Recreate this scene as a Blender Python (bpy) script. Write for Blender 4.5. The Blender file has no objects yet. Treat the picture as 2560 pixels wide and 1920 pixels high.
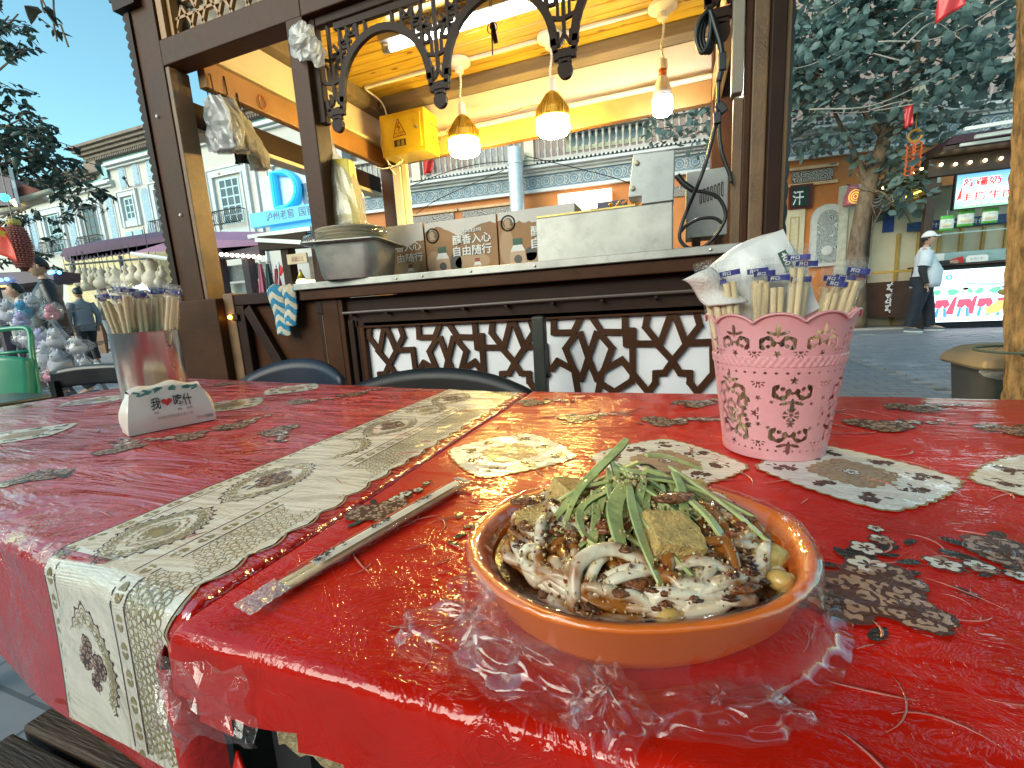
import bpy, math, random
import numpy as np
from mathutils import Vector, Matrix, Euler
random.seed(7); rng = np.random.default_rng(7)
R_ = math.radians
SC = bpy.context.scene; COL = SC.collection
# ---------------------------------------------------------------- camera, sky, sun, exposure
CAM_R = Matrix(((0.93840532, 0.00572286, -0.34548908), (0.34073712, -0.18139441, 0.92249351), (-0.05739049, -0.98339378, -0.17217147)))
EYE = Vector((0, 0, .92)); FPX = 1110.
cd = bpy.data.cameras.new('camera'); cam = bpy.data.objects.new('camera', cd); COL.objects.link(cam); SC.camera = cam
cd.sensor_fit = 'HORIZONTAL'; cd.sensor_width = 36; cd.lens = 36 * FPX / 2560; cd.clip_start = .02; cd.clip_end = 600
m3 = Matrix((CAM_R.col[0], -CAM_R.col[1], -CAM_R.col[2])).transposed()
cam.matrix_world = Matrix.Translation(EYE) @ m3.to_4x4()
W = bpy.data.worlds.new('World'); SC.world = W; W.use_nodes = True
wn, wl = W.node_tree.nodes, W.node_tree.links
sky = wn.new('ShaderNodeTexSky'); sky.sky_type = 'NISHITA'; sky.sun_disc = False
sky.sun_elevation = R_(24); sky.sun_rotation = R_(205); sky.air_density = 1.0; sky.dust_density = .6; sky.ozone_density = 1.6
wt = wn.new('ShaderNodeMix'); wt.data_type = 'RGBA'; wt.blend_type = 'MULTIPLY'; wt.inputs[0].default_value = 1
wt.inputs[7].default_value = (.80, 1.12, .92, 1)
wl.new(sky.outputs[0], wt.inputs[6]); bg = wn['Background']; wl.new(wt.outputs[2], bg.inputs[0]); bg.inputs[1].default_value = .138
sd = bpy.data.lights.new('sun', 'SUN'); sd.energy = 1.5; sd.angle = R_(45); sd.color = (1, .89, .76)
sun = bpy.data.objects.new('sun', sd); COL.objects.link(sun)
_el, _az = sky.sun_elevation, sky.sun_rotation
sun.rotation_euler = Vector((-math.sin(_az) * math.cos(_el), -math.cos(_az) * math.cos(_el), -math.sin(_el))).to_track_quat('-Z', 'Y').to_euler()
SC.view_settings.view_transform = 'Standard'; SC.view_settings.look = 'None'; SC.view_settings.exposure = 1.25; SC.view_settings.gamma = 1
SC.view_settings.use_curve_mapping = False
SC.cycles.use_denoising = True; SC.cycles.max_bounces = 8; SC.cycles.transparent_max_bounces = 16; SC.cycles.sample_clamp_indirect = 6; SC.cycles.sample_clamp_direct = 0
SC.cycles.caustics_reflective = False; SC.cycles.caustics_refractive = False
try: SC.cycles.denoiser = 'OPENIMAGEDENOISE'
except Exception: pass
# ---------------------------------------------------------------- helpers
def ray(px, py): return CAM_R @ Vector(((px - 1280) / FPX, (py - 960) / FPX, 1))
def at(px, py, d): return EYE + ray(px, py) * d
def ony(px, py, y): r = ray(px, py); return EYE + r * (y / r.y)
def onz(px, py, z): r = ray(px, py); return EYE + r * ((z - .92) / r.z)
def gz(x): return .02 * max(0., -x - 2.5)
WM = {}
def link(o, parent=None, local=False, loc=None, rot=None):
    COL.objects.link(o)
    m = Matrix.Identity(4)
    if loc is not None: o.location = loc; m = Matrix.Translation(Vector(loc))
    if rot is not None: o.rotation_euler = rot; m = m @ Euler(rot).to_matrix().to_4x4()
    if parent is not None:
        o.parent = parent
        if not local: o.matrix_parent_inverse = WM[parent.name].inverted()
        else: m = WM[parent.name] @ m
    WM[o.name] = m
    return o
def tag(o, label=None, cat=None, group=None, kind=None):
    for k, v in (('label', label), ('category', cat), ('group', group), ('kind', kind)):
        if v: o[k] = v
    return o
def thing(name, loc, label, cat, group=None, rot=0.):
    o = bpy.data.objects.new(name, None); o.empty_display_size = .05
    link(o, loc=loc, rot=(0, 0, rot)); return tag(o, label, cat, group)
def dup(root, loc, rotz=0., label=None, scale=None):
    r = root.copy(); COL.objects.link(r); r.location = loc; r.rotation_euler = (0, 0, rotz) if not hasattr(rotz, '__len__') else rotz
    if scale: r.scale = (scale,) * 3 if not hasattr(scale, '__len__') else scale
    if label: r['label'] = label
    for ch in root.children:
        c = ch.copy(); COL.objects.link(c); c.parent = r
        for g in ch.children:
            d = g.copy(); COL.objects.link(d); d.parent = c
    WM[r.name] = Matrix.Translation(Vector(loc))
    return r
def frame(up=(0, 0, 1), d=(1, 0, 0)):
    d = Vector(d).normalized(); u = Vector(up)
    if abs(d.dot(u.normalized())) > .98: u = Vector((0, 1, 0)) if abs(d.y) < .9 else Vector((1, 0, 0))
    s = d.cross(u).normalized(); u = s.cross(d).normalized(); return d, s, u
class MB:
    def __init__(s): s.v = []; s.f = []; s.m = []
    def add(s, vs, fs, m=0):
        n = len(s.v); s.v += [tuple(v) for v in vs]; s.f += [tuple(i + n for i in f) for f in fs]; s.m += [m] * len(fs); return s
    def box(s, x0, x1, y0, y1, z0, z1, m=0):
        return s.add([(x, y, z) for z in (z0, z1) for y in (y0, y1) for x in (x0, x1)], [(0, 2, 3, 1), (4, 5, 7, 6), (0, 1, 5, 4), (2, 6, 7, 3), (0, 4, 6, 2), (1, 3, 7, 5)], m)
    def bar(s, p, q, w, h, up=(0, 0, 1), m=0):
        p, q = Vector(p), Vector(q); d, a, u = frame(up, q - p); a = a * w / 2; u = u * h / 2
        return s.add([p - a - u, p + a - u, p + a + u, p - a + u, q - a - u, q + a - u, q + a + u, q - a + u], [(0, 3, 2, 1), (4, 5, 6, 7), (0, 1, 5, 4), (1, 2, 6, 5), (2, 3, 7, 6), (3, 0, 4, 7)], m)
    def tube(s, pts, r, n=8, m=0, cap=True, flat=1., up=(0, 0, 1)):
        pts = [Vector(p) for p in pts]; k = len(pts); vs = []; fs = []
        pu = Vector(up)
        for i, p in enumerate(pts):
            d = pts[min(i + 1, k - 1)] - pts[max(i - 1, 0)]
            if d.length < 1e-9: d = Vector((0, 0, 1))
            d, a, u = frame(pu, d); pu = u
            ri = r[i] if hasattr(r, '__len__') else r
            for j in range(n):
                t = 2 * math.pi * j / n; vs.append(p + a * (ri * math.cos(t)) + u * (ri * flat * math.sin(t)))
        for i in range(k - 1):
            for j in range(n): fs.append((i * n + j, (i + 1) * n + j, (i + 1) * n + (j + 1) % n, i * n + (j + 1) % n))
        if cap: fs.append(tuple(range(n))); fs.append(tuple((k - 1) * n + j for j in range(n - 1, -1, -1)))
        return s.add(vs, fs, m)
    def lathe(s, prof, n=24, c=(0, 0, 0), m=0, sx=1., sy=1., cap=True):
        vs = [(c[0] + r * math.cos(2 * math.pi * j / n) * sx, c[1] + r * math.sin(2 * math.pi * j / n) * sy, c[2] + z) for r, z in prof for j in range(n)]
        fs = [(i * n + j, i * n + (j + 1) % n, (i + 1) * n + (j + 1) % n, (i + 1) * n + j) for i in range(len(prof) - 1) for j in range(n)]
        if cap:
            if prof[0][0] > 1e-6: fs.append(tuple(range(n - 1, -1, -1)))
            if prof[-1][0] > 1e-6: fs.append(tuple((len(prof) - 1) * n + j for j in range(n)))
        return s.add(vs, fs, m)
    def prism(s, pts, o, ux, uy, th, m=0):
        o, ux, uy = Vector(o), Vector(ux), Vector(uy); nn = ux.cross(uy).normalized() * th; k = len(pts)
        a = [o + ux * p[0] + uy * p[1] for p in pts]
        return s.add(a + [p + nn for p in a], [tuple(range(k - 1, -1, -1)), tuple(range(k, 2 * k))] + [(i, (i + 1) % k, k + (i + 1) % k, k + i) for i in range(k)], m)
    def sphere(s, c, r, n=12, k=8, m=0, jit=0.):
        r = (r,) * 3 if not hasattr(r, '__len__') else r
        vs = [(c[0], c[1], c[2] - r[2])]
        for i in range(1, k):
            a = -math.pi / 2 + math.pi * i / k
            for j in range(n):
                q = 1 + random.uniform(-jit, jit); t = 2 * math.pi * j / n
                vs.append((c[0] + r[0] * q * math.cos(a) * math.cos(t), c[1] + r[1] * q * math.cos(a) * math.sin(t), c[2] + r[2] * q * math.sin(a)))
        vs.append((c[0], c[1], c[2] + r[2])); fs = [(0, 1 + (j + 1) % n, 1 + j) for j in range(n)]
        for i in range(k - 2):
            for j in range(n): fs.append((1 + i * n + j, 1 + i * n + (j + 1) % n, 1 + (i + 1) * n + (j + 1) % n, 1 + (i + 1) * n + j))
        b = 1 + (k - 2) * n; fs += [(b + j, b + (j + 1) % n, len(vs) - 1) for j in range(n)]
        return s.add(vs, fs, m)
    def grid(s, fn, nu, nv, m=0, keep=None):
        vs = [fn(i / nu, j / nv) for j in range(nv + 1) for i in range(nu + 1)]
        fs = [(j * (nu + 1) + i, j * (nu + 1) + i + 1, (j + 1) * (nu + 1) + i + 1, (j + 1) * (nu + 1) + i) for j in range(nv) for i in range(nu) if keep is None or keep((i + .5) / nu, (j + .5) / nv)]
        return s.add(vs, fs, m)
    def build(s, name, mats, parent=None, smooth=False, bevel=0, local=False, loc=None, rot=None, solid=0, angle=None):
        me = bpy.data.meshes.new(name); me.from_pydata(s.v, [], s.f)
        mats = mats if isinstance(mats, (list, tuple)) else [mats]
        for m in mats: me.materials.append(m)
        if len(mats) > 1: me.polygons.foreach_set('material_index', s.m)
        if smooth: me.polygons.foreach_set('use_smooth', [True] * len(s.f))
        me.update(); me.validate()
        o = bpy.data.objects.new(name, me)
        if smooth and angle:
            try: me.set_sharp_from_angle(angle=R_(angle))
            except Exception: pass
        if bevel:
            b = o.modifiers.new('bevel', 'BEVEL'); b.width = bevel; b.segments = 2; b.limit_method = 'ANGLE'; b.angle_limit = R_(40)
        if solid:
            b = o.modifiers.new('solid', 'SOLIDIFY'); b.thickness = solid; b.offset = 0
        return link(o, parent, local, loc, rot)
# ---------------------------------------------------------------- materials
MATS = {}
def nd(nt, t, **kw):
    n = nt.nodes.new(t)
    for k, v in kw.items():
        if k.startswith('i_'): n.inputs[k[2:].replace('_', ' ')].default_value = v
        elif k.startswith('n') and k[1:].isdigit(): n.inputs[int(k[1:])].default_value = v
        else: setattr(n, k, v)
    return n
def pm(name, col, rough=.5, metal=0., var=.15, scale=6., bump=0., bscale=60., emit=0., ecol=None, coat=0., trans=0., col2=None, stretch=(1, 1, 1), dirt=0., spec=.5, rand=0., sss=0., alpha=1., sharp=0.):
    m = bpy.data.materials.new(name); m.use_nodes = True; nt = m.node_tree; L = nt.links; b = nt.nodes['Principled BSDF']
    b.inputs['Roughness'].default_value = rough; b.inputs['Metallic'].default_value = metal; b.inputs['Specular IOR Level'].default_value = spec
    b.inputs['Coat Weight'].default_value = coat; b.inputs['Coat Roughness'].default_value = .08; b.inputs['Transmission Weight'].default_value = trans; b.inputs['Alpha'].default_value = alpha
    if sss: b.inputs['Subsurface Weight'].default_value = sss; b.inputs['Subsurface Radius'].default_value = (.012, .006, .004); b.inputs['Subsurface Scale'].default_value = .5
    c = (*col, 1)
    geo = nd(nt, 'ShaderNodeNewGeometry'); mp = nd(nt, 'ShaderNodeMapping'); mp.inputs['Scale'].default_value = stretch; L.new(geo.outputs['Position'], mp.inputs['Vector'])
    if var or col2 or dirt or rand:
        nz = nd(nt, 'ShaderNodeTexNoise', i_Scale=scale, i_Detail=6., i_Roughness=.6); L.new(mp.outputs[0], nz.inputs['Vector'])
        mx = nd(nt, 'ShaderNodeMix', data_type='RGBA'); rp = nd(nt, 'ShaderNodeMapRange')
        lo, hi = (.35, .65) if not sharp else (.5 - sharp, .5 + sharp)
        rp.inputs[1].default_value = lo; rp.inputs[2].default_value = hi; L.new(nz.outputs[0], rp.inputs[0]); L.new(rp.outputs[0], mx.inputs[0])
        a2 = tuple(min(1, x * (1 + var)) for x in col); a1 = tuple(x * (1 - var) for x in col) if not col2 else col2
        mx.inputs[6].default_value = (*a1, 1); mx.inputs[7].default_value = (*(a2 if not col2 else col), 1); out = mx.outputs[2]
        if dirt:
            n2 = nd(nt, 'ShaderNodeTexNoise', i_Scale=scale * 3.7, i_Detail=8., i_Roughness=.7); L.new(geo.outputs['Position'], n2.inputs['Vector'])
            r2 = nd(nt, 'ShaderNodeMapRange'); r2.inputs[1].default_value = .54; r2.inputs[2].default_value = .72; r2.inputs[4].default_value = dirt; L.new(n2.outputs[0], r2.inputs[0])
            m2 = nd(nt, 'ShaderNodeMix', data_type='RGBA'); m2.inputs[7].default_value = (.09, .07, .05, 1); L.new(r2.outputs[0], m2.inputs[0]); L.new(out, m2.inputs[6]); out = m2.outputs[2]
        if rand:
            oi = nd(nt, 'ShaderNodeObjectInfo'); hs = nd(nt, 'ShaderNodeHueSaturation'); r3 = nd(nt, 'ShaderNodeMapRange'); r3.inputs[3].default_value = 1 - rand; r3.inputs[4].default_value = 1 + rand
            L.new(oi.outputs['Random'], r3.inputs[0]); L.new(r3.outputs[0], hs.inputs['Value']); L.new(out, hs.inputs['Color']); out = hs.outputs[0]
        L.new(out, b.inputs['Base Color'])
        rr = nd(nt, 'ShaderNodeMapRange'); rr.inputs[3].default_value = max(.02, rough - .1); rr.inputs[4].default_value = min(1, rough + .1); L.new(nz.outputs[0], rr.inputs[0]); L.new(rr.outputs[0], b.inputs['Roughness'])
    else: b.inputs['Base Color'].default_value = c
    if bump:
        n3 = nd(nt, 'ShaderNodeTexNoise', i_Scale=bscale, i_Detail=5.); L.new(mp.outputs[0], n3.inputs['Vector'])
        bp = nd(nt, 'ShaderNodeBump', i_Strength=min(1, bump), i_Distance=.004 if bump <= 1 else .004 * bump); L.new(n3.outputs[0], bp.inputs['Height']); L.new(bp.outputs[0], b.inputs['Normal'])
    if emit:
        b.inputs['Emission Color'].default_value = (*(ecol or col), 1); b.inputs['Emission Strength'].default_value = emit
    MATS[name] = m; return m
def film_bump(nt, L, strength=1., st=1.5, fine=1., dist=.0030, sc=1.5):
    """wrinkles of clear plastic sheet laid over the cloth: height field in world space"""
    g = nd(nt, 'ShaderNodeNewGeometry')
    mp = nd(nt, 'ShaderNodeMapping'); mp.inputs['Rotation'].default_value = (0, 0, R_(-17)); mp.inputs['Scale'].default_value = (4.5, 19, 6); L.new(g.outputs['Position'], mp.inputs[0])
    n1 = nd(nt, 'ShaderNodeTexNoise', i_Scale=sc, i_Detail=4., i_Roughness=.55, i_Distortion=.8); L.new(mp.outputs[0], n1.inputs['Vector'])
    n2 = nd(nt, 'ShaderNodeTexNoise', i_Scale=26., i_Detail=3., i_Roughness=.6, i_Distortion=2.6); L.new(g.outputs['Position'], n2.inputs['Vector'])
    r2 = nd(nt, 'ShaderNodeMath', operation='ABSOLUTE'); s2 = nd(nt, 'ShaderNodeMath', operation='SUBTRACT', n1=.5); L.new(n2.outputs[0], s2.inputs[0]); L.new(s2.outputs[0], r2.inputs[0])
    p2 = nd(nt, 'ShaderNodeMath', operation='POWER', n1=.55); L.new(r2.outputs[0], p2.inputs[0])
    n3 = nd(nt, 'ShaderNodeTexNoise', i_Scale=95., i_Detail=2., i_Distortion=1.2); L.new(g.outputs['Position'], n3.inputs['Vector'])
    msk = nd(nt, 'ShaderNodeTexNoise', i_Scale=5., i_Detail=2.); L.new(g.outputs['Position'], msk.inputs['Vector'])
    mr = nd(nt, 'ShaderNodeMapRange'); mr.inputs[1].default_value = .4; mr.inputs[2].default_value = .62; L.new(msk.outputs[0], mr.inputs[0])
    a = nd(nt, 'ShaderNodeMath', operation='MULTIPLY', n1=st); L.new(n1.outputs[0], a.inputs[0])
    b0 = nd(nt, 'ShaderNodeMath', operation='MULTIPLY'); L.new(p2.outputs[0], b0.inputs[0]); L.new(mr.outputs[0], b0.inputs[1])
    b = nd(nt, 'ShaderNodeMath', operation='MULTIPLY_ADD', n1=-.72 * fine); L.new(b0.outputs[0], b.inputs[0]); L.new(a.outputs[0], b.inputs[2])
    c = nd(nt, 'ShaderNodeMath', operation='MULTIPLY_ADD', n1=.13 * fine); L.new(n3.outputs[0], c.inputs[0]); L.new(b.outputs[0], c.inputs[2])
    bp = nd(nt, 'ShaderNodeBump', i_Strength=strength, i_Distance=dist); L.new(c.outputs[0], bp.inputs['Height'])
    return bp
def cloth_mat(name, col, var=.1, col2=None, scale=14., cw=.7, ior=1.75, st=1.5, fine=1., sc=1.5):
    m = pm(name, col, rough=.42, var=var, scale=scale, col2=col2); nt = m.node_tree; b = nt.nodes['Principled BSDF']
    b.inputs['Coat Weight'].default_value = cw; b.inputs['Coat Roughness'].default_value = .04; b.inputs['Coat IOR'].default_value = ior
    b.inputs['Specular IOR Level'].default_value = .05
    bp = film_bump(nt, nt.links, 1., st, fine, sc=sc); nt.links.new(bp.outputs[0], b.inputs['Coat Normal'])
    bp2 = film_bump(nt, nt.links, .35); nt.links.new(bp2.outputs[0], b.inputs['Normal'])
    return m
def film_mat(name, tint=(1, 1, 1), base=.06, milk=.06, rough=.08, bump=.6, bscale=70, fres=.75):
    """thin clear plastic: mostly see-through, mirror glints, a little milky"""
    m = bpy.data.materials.new(name); m.use_nodes = True; nt = m.node_tree; L = nt.links; nt.nodes.remove(nt.nodes['Principled BSDF']); out = nt.nodes['Material Output']
    t = nd(nt, 'ShaderNodeBsdfTransparent'); t.inputs[0].default_value = (*tint, 1)
    g = nd(nt, 'ShaderNodeBsdfGlossy', i_Roughness=rough); d = nd(nt, 'ShaderNodeBsdfTranslucent'); d2 = nd(nt, 'ShaderNodeBsdfDiffuse')
    geo = nd(nt, 'ShaderNodeNewGeometry'); nz = nd(nt, 'ShaderNodeTexNoise', i_Scale=bscale, i_Detail=4., i_Distortion=1.5); L.new(geo.outputs['Position'], nz.inputs['Vector'])
    bp = nd(nt, 'ShaderNodeBump', i_Strength=bump, i_Distance=.004); L.new(nz.outputs[0], bp.inputs['Height']); L.new(bp.outputs[0], g.inputs['Normal'])
    lw = nd(nt, 'ShaderNodeLayerWeight', i_Blend=.25); L.new(bp.outputs[0], lw.inputs['Normal'])
    f = nd(nt, 'ShaderNodeMath', operation='MULTIPLY_ADD', n1=fres, n2=base); L.new(lw.outputs['Facing'], f.inputs[0])
    dm = nd(nt, 'ShaderNodeMixShader'); dm.inputs[0].default_value = .5; L.new(d.outputs[0], dm.inputs[1]); L.new(d2.outputs[0], dm.inputs[2])
    m1 = nd(nt, 'ShaderNodeMixShader'); m1.inputs[0].default_value = milk; L.new(t.outputs[0], m1.inputs[1]); L.new(dm.outputs[0], m1.inputs[2])
    m2 = nd(nt, 'ShaderNodeMixShader'); L.new(f.outputs[0], m2.inputs[0]); L.new(m1.outputs[0], m2.inputs[1]); L.new(g.outputs[0], m2.inputs[2]); L.new(m2.outputs[0], out.inputs[0])
    MATS[name] = m; return m
def emat(name, col, s):
    m = bpy.data.materials.new(name); m.use_nodes = True; b = m.node_tree.nodes['Principled BSDF']; b.inputs['Base Color'].default_value = (*[min(.8, c) for c in col], 1)
    b.inputs['Emission Color'].default_value = (*col, 1); b.inputs['Emission Strength'].default_value = s; MATS[name] = m; return m
# ---------------------------------------------------------------- flat lettering and skinned figures
def text(body, mat, parent, o, ux, uy, name='lettering', bold=0., lift=.0008, th=0., space=1.):
    """lettering fitted into the parallelogram o, o+ux, o+uy, standing `lift` proud of the surface"""
    cu = bpy.data.curves.new(name, 'FONT'); cu.body = body; cu.size = 1; cu.offset = bold; cu.resolution_u = 2; cu.extrude = th; cu.space_character = space; cu.align_x = 'LEFT'
    ob = bpy.data.objects.new('tmp', cu); COL.objects.link(ob); bpy.context.view_layer.update()
    me = bpy.data.meshes.new_from_object(ob.evaluated_get(bpy.context.evaluated_depsgraph_get())); COL.objects.unlink(ob); bpy.data.objects.remove(ob)
    n = len(me.vertices); co = np.empty(n * 3); me.vertices.foreach_get('co', co); co = co.reshape(-1, 3)
    if n:
        lo, hi = co.min(0), co.max(0); sz = np.maximum(hi - lo, 1e-6)
        o, ux, uy = (np.array(x, float) for x in (o, ux, uy)); nn = np.cross(ux, uy); nn /= np.linalg.norm(nn)
        q = o + ((co[:, :1] - lo[0]) / sz[0]) * ux + ((co[:, 1:2] - lo[1]) / sz[1]) * uy + (lift + (co[:, 2:3] - lo[2])) * nn
        me.vertices.foreach_set('co', q.ravel())
    me.materials.clear(); me.materials.append(mat); me.name = name; me.update()
    return link(bpy.data.objects.new(name, me), parent)
def skin(name, verts, edges, radii, mat, parent=None, sub=1, local=True, post=None):
    me = bpy.data.meshes.new(name); me.from_pydata([tuple(v) for v in verts], edges, []); o = bpy.data.objects.new(name, me); COL.objects.link(o)
    md = o.modifiers.new('skin', 'SKIN'); md.use_smooth_shade = True
    for i, r in enumerate(radii):
        sv = me.skin_vertices[0].data[i]; sv.radius = r if hasattr(r, '__len__') else (r, r)
    me.skin_vertices[0].data[0].use_root = True
    s = o.modifiers.new('sub', 'SUBSURF'); s.levels = sub; s.render_levels = sub
    bpy.context.view_layer.update(); nm = bpy.data.meshes.new_from_object(o.evaluated_get(bpy.context.evaluated_depsgraph_get())); bpy.data.objects.remove(o)
    nm.materials.clear(); nm.materials.append(mat); nm.name = name; nm.polygons.foreach_set('use_smooth', [True] * len(nm.polygons))
    if post: post(nm)
    return link(bpy.data.objects.new(name, nm), parent, local)
def mask_sheet(name, mask, fn_out, fn_in, mat, parent=None, smooth=True):
    """pierced sheet: cells where mask is True are solid; fn(i,j grids)->xyz for outer and inner skins, walls at the hole edges"""
    H, Wd = mask.shape; J, I = np.meshgrid(np.arange(H + 1), np.arange(Wd + 1), indexing='ij')
    A = fn_out(I, J).reshape(-1, 3); B = fn_in(I, J).reshape(-1, 3); N = A.shape[0]; V = np.vstack([A, B]); idx = lambda i, j: j * (Wd + 1) + i
    j, i = np.nonzero(mask); a, b, c, d = idx(i, j), idx(i + 1, j), idx(i + 1, j + 1), idx(i, j + 1)
    F = [np.stack([a, b, c, d], 1), np.stack([d, c, b, a], 1) + N]
    P = np.pad(mask, 1)
    for dj, di, (p, q) in ((0, 1, ((1, 0), (1, 1))), (0, -1, ((0, 1), (0, 0))), (1, 0, ((1, 1), (0, 1))), (-1, 0, ((0, 0), (1, 0)))):
        nb = P[1 + dj:1 + dj + H, 1 + di:1 + di + Wd]; jj, ii = np.nonzero(mask & ~nb)
        x, y = idx(ii + p[0], jj + p[1]), idx(ii + q[0], jj + q[1]); F.append(np.stack([y, x, x + N, y + N], 1))
    F = np.vstack(F); used = np.zeros(2 * N, bool); used[F.ravel()] = True; mp = np.cumsum(used) - 1; V = V[used]; F = mp[F]
    me = bpy.data.meshes.new(name); me.vertices.add(len(V)); me.vertices.foreach_set('co', V.astype(np.float32).ravel())
    me.loops.add(F.size); me.loops.foreach_set('vertex_index', F.astype(np.int32).ravel()); me.polygons.add(len(F))
    me.polygons.foreach_set('loop_start', np.arange(0, F.size, 4, dtype=np.int32)); me.polygons.foreach_set('use_smooth', [smooth] * len(F))
    me.materials.append(mat); me.update(calc_edges=True)
    if smooth:
        try: me.set_sharp_from_angle(angle=R_(45))
        except Exception: pass
    return link(bpy.data.objects.new(name, me), parent)
def bez(p0, p1, p2, n=8): p0, p1, p2 = Vector(p0), Vector(p1), Vector(p2); return [p0 * (1 - t) ** 2 + p1 * 2 * t * (1 - t) + p2 * t * t for t in [i / n for i in range(n + 1)]]
def cat(pts, n=6):
    """smooth curve through points"""
    P = [Vector(p) for p in pts]; P = [P[0] * 2 - P[1]] + P + [P[-1] * 2 - P[-2]]; out = []
    for i in range(1, len(P) - 2):
        for k in range(n):
            t = k / n; a, b, c, d = P[i - 1:i + 3]
            out.append(.5 * ((2 * b) + (c - a) * t + (2 * a - 5 * b + 4 * c - d) * t * t + (3 * b - a - 3 * c + d) * t ** 3))
    out.append(P[-2]); return out
# ---------------------------------------------------------------- material list
brown = pm('brown_paint', (.060, .023, .010), .42, var=.18, scale=5, bump=.25, bscale=45, dirt=.12, spec=.15)
brown_d = pm('dark_brown_paint', (.030, .014, .009), .5, var=.2, scale=5, bump=.2, bscale=60, spec=.15)
tan = pm('tan_worn_lit_paint', (.16, .088, .04), .5, var=.25, scale=9, bump=.4, bscale=120, dirt=.4)  # worn tan; on the inner jamb it paints in the lamps' warm light
ochre = pm('ochre_lit_wood', (.30, .15, .045), .45, var=.15, scale=6, bump=.15)  # ochre wood; on the trims the lamps' yellow light is put into it
cream_p = pm('cream_panel', (.68, .60, .50), .35, var=.05, scale=3, dirt=.12)
greyb = pm('grey_brown_beam', (.17, .135, .095), .55, var=.2, scale=8, bump=.3, stretch=(.3, 3, 3))
steel = pm('brushed_steel', (.50, .50, .48), .33, metal=1, var=.12, scale=5, stretch=(1, 1, 5), bump=.05, bscale=80)
steel_w = pm('worn_steel', (.36, .355, .33), .45, metal=.8, var=.3, scale=4, bump=.12, bscale=30, dirt=.3)
white_p = pm('white_board', (.80, .78, .81), .5, var=.05, scale=4, dirt=.1)
black = pm('black_plastic', (.012, .012, .013), .32, var=.2, scale=10)
rubber = pm('black_cable', (.012, .012, .013), .38, var=0)
white = pm('white_plastic', (.75, .74, .70), .4, var=.05)
cwall = pm('cream_plaster', (.50, .475, .455), .85, var=.08, scale=.5, bump=.25, bscale=9, dirt=.06)
mould = pm('white_moulding', (.58, .59, .61), .7, var=.08, scale=2)
brick_b = pm('brown_brick_cornice', (.20, .155, .13), .85, var=.25, scale=6, bump=.6, bscale=18)
oran = pm('orange_wall', (.50, .175, .05), .75, var=.14, scale=1.2, bump=.2, bscale=12, dirt=.12)
pinkw = pm('pink_wall', (.27, .19, .175), .8, var=.08, scale=1)
cream_d = pm('cream_door', (.62, .55, .40), .5, var=.07, scale=2, dirt=.1)
gold_l = pm('gold_line', (.45, .28, .06), .4, var=.1)
dkwood = pm('dark_carved_wood', (.050, .028, .020), .5, var=.25, scale=5, bump=.4, bscale=30)
glass_d = pm('dark_glass', (.05, .065, .08), .12, var=.2, scale=1.5)
bluef = pm('blue_frame', (.36, .52, .60), .5, var=.08)
iron = pm('black_iron', (.02, .02, .022), .4, var=0)
stonew = pm('carved_white_stone', (.58, .58, .57), .7, var=.1, scale=4, bump=.2)
leafm = pm('leaf_grey_green', (.09, .14, .135), .45, var=.35, scale=1.7, rand=.25)
leafd = pm('leaf_dark', (.022, .045, .040), .5, var=.4, scale=3)
bark = pm('bark', (.16, .11, .072), .9, var=.35, scale=14, bump=2.5, bscale=30, stretch=(1, 1, .35))
bark_y = pm('near_bark', (.30, .19, .085), .9, var=.55, scale=38, bump=5, bscale=55, stretch=(1, 1, .3))
red = pm('red_fabric', (.55, .018, .014), .6, var=.12, scale=4)
redl = pm('red_gloss', (.55, .02, .02), .35, var=.1)
def arabesque(name, base, line, sc=9., th=.035):
    m = pm(name, base, .6, var=0); nt = m.node_tree; L = nt.links; b = nt.nodes['Principled BSDF']
    g = nd(nt, 'ShaderNodeNewGeometry'); mp = nd(nt, 'ShaderNodeMapping'); mp.inputs['Rotation'].default_value = (R_(90), 0, 0); L.new(g.outputs['Position'], mp.inputs[0])
    n = nd(nt, 'ShaderNodeTexNoise', i_Scale=sc * .55, i_Detail=1.); L.new(mp.outputs[0], n.inputs['Vector'])
    av = nd(nt, 'ShaderNodeVectorMath', operation='MULTIPLY_ADD'); av.inputs[1].default_value = (.28, .28, .0); L.new(n.outputs['Color'], av.inputs[0]); L.new(mp.outputs[0], av.inputs[2])
    v = nd(nt, 'ShaderNodeTexVoronoi', i_Scale=sc, feature='F1', voronoi_dimensions='2D'); L.new(av.outputs[0], v.inputs['Vector'])
    w = nd(nt, 'ShaderNodeMath', operation='SINE'); w0 = nd(nt, 'ShaderNodeMath', operation='MULTIPLY', n1=26.); L.new(v.outputs['Distance'], w0.inputs[0]); L.new(w0.outputs[0], w.inputs[0])
    r = nd(nt, 'ShaderNodeMapRange'); r.inputs[1].default_value = .05; r.inputs[2].default_value = .35; L.new(w.outputs[0], r.inputs[0])
    mx = nd(nt, 'ShaderNodeMix', data_type='RGBA'); mx.inputs[6].default_value = (*base, 1); mx.inputs[7].default_value = (*line, 1); L.new(r.outputs[0], mx.inputs[0]); L.new(mx.outputs[2], b.inputs['Base Color']); return m
tileb = arabesque('blue_arabesque_tile', (.05, .20, .36), (.52, .58, .62), 7.)
tilew = arabesque('grey_arabesque_border', (.30, .36, .42), (.66, .67, .68), 9.)
teal = arabesque('teal_tile', (.16, .42, .45), (.40, .60, .60), 8.)
carve = arabesque('carved_dark_frieze', (.06, .05, .05), (.42, .38, .35), 6.)
carve_w = arabesque('carved_grey_panel', (.12, .15, .17), (.62, .62, .60), 11.)
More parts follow.
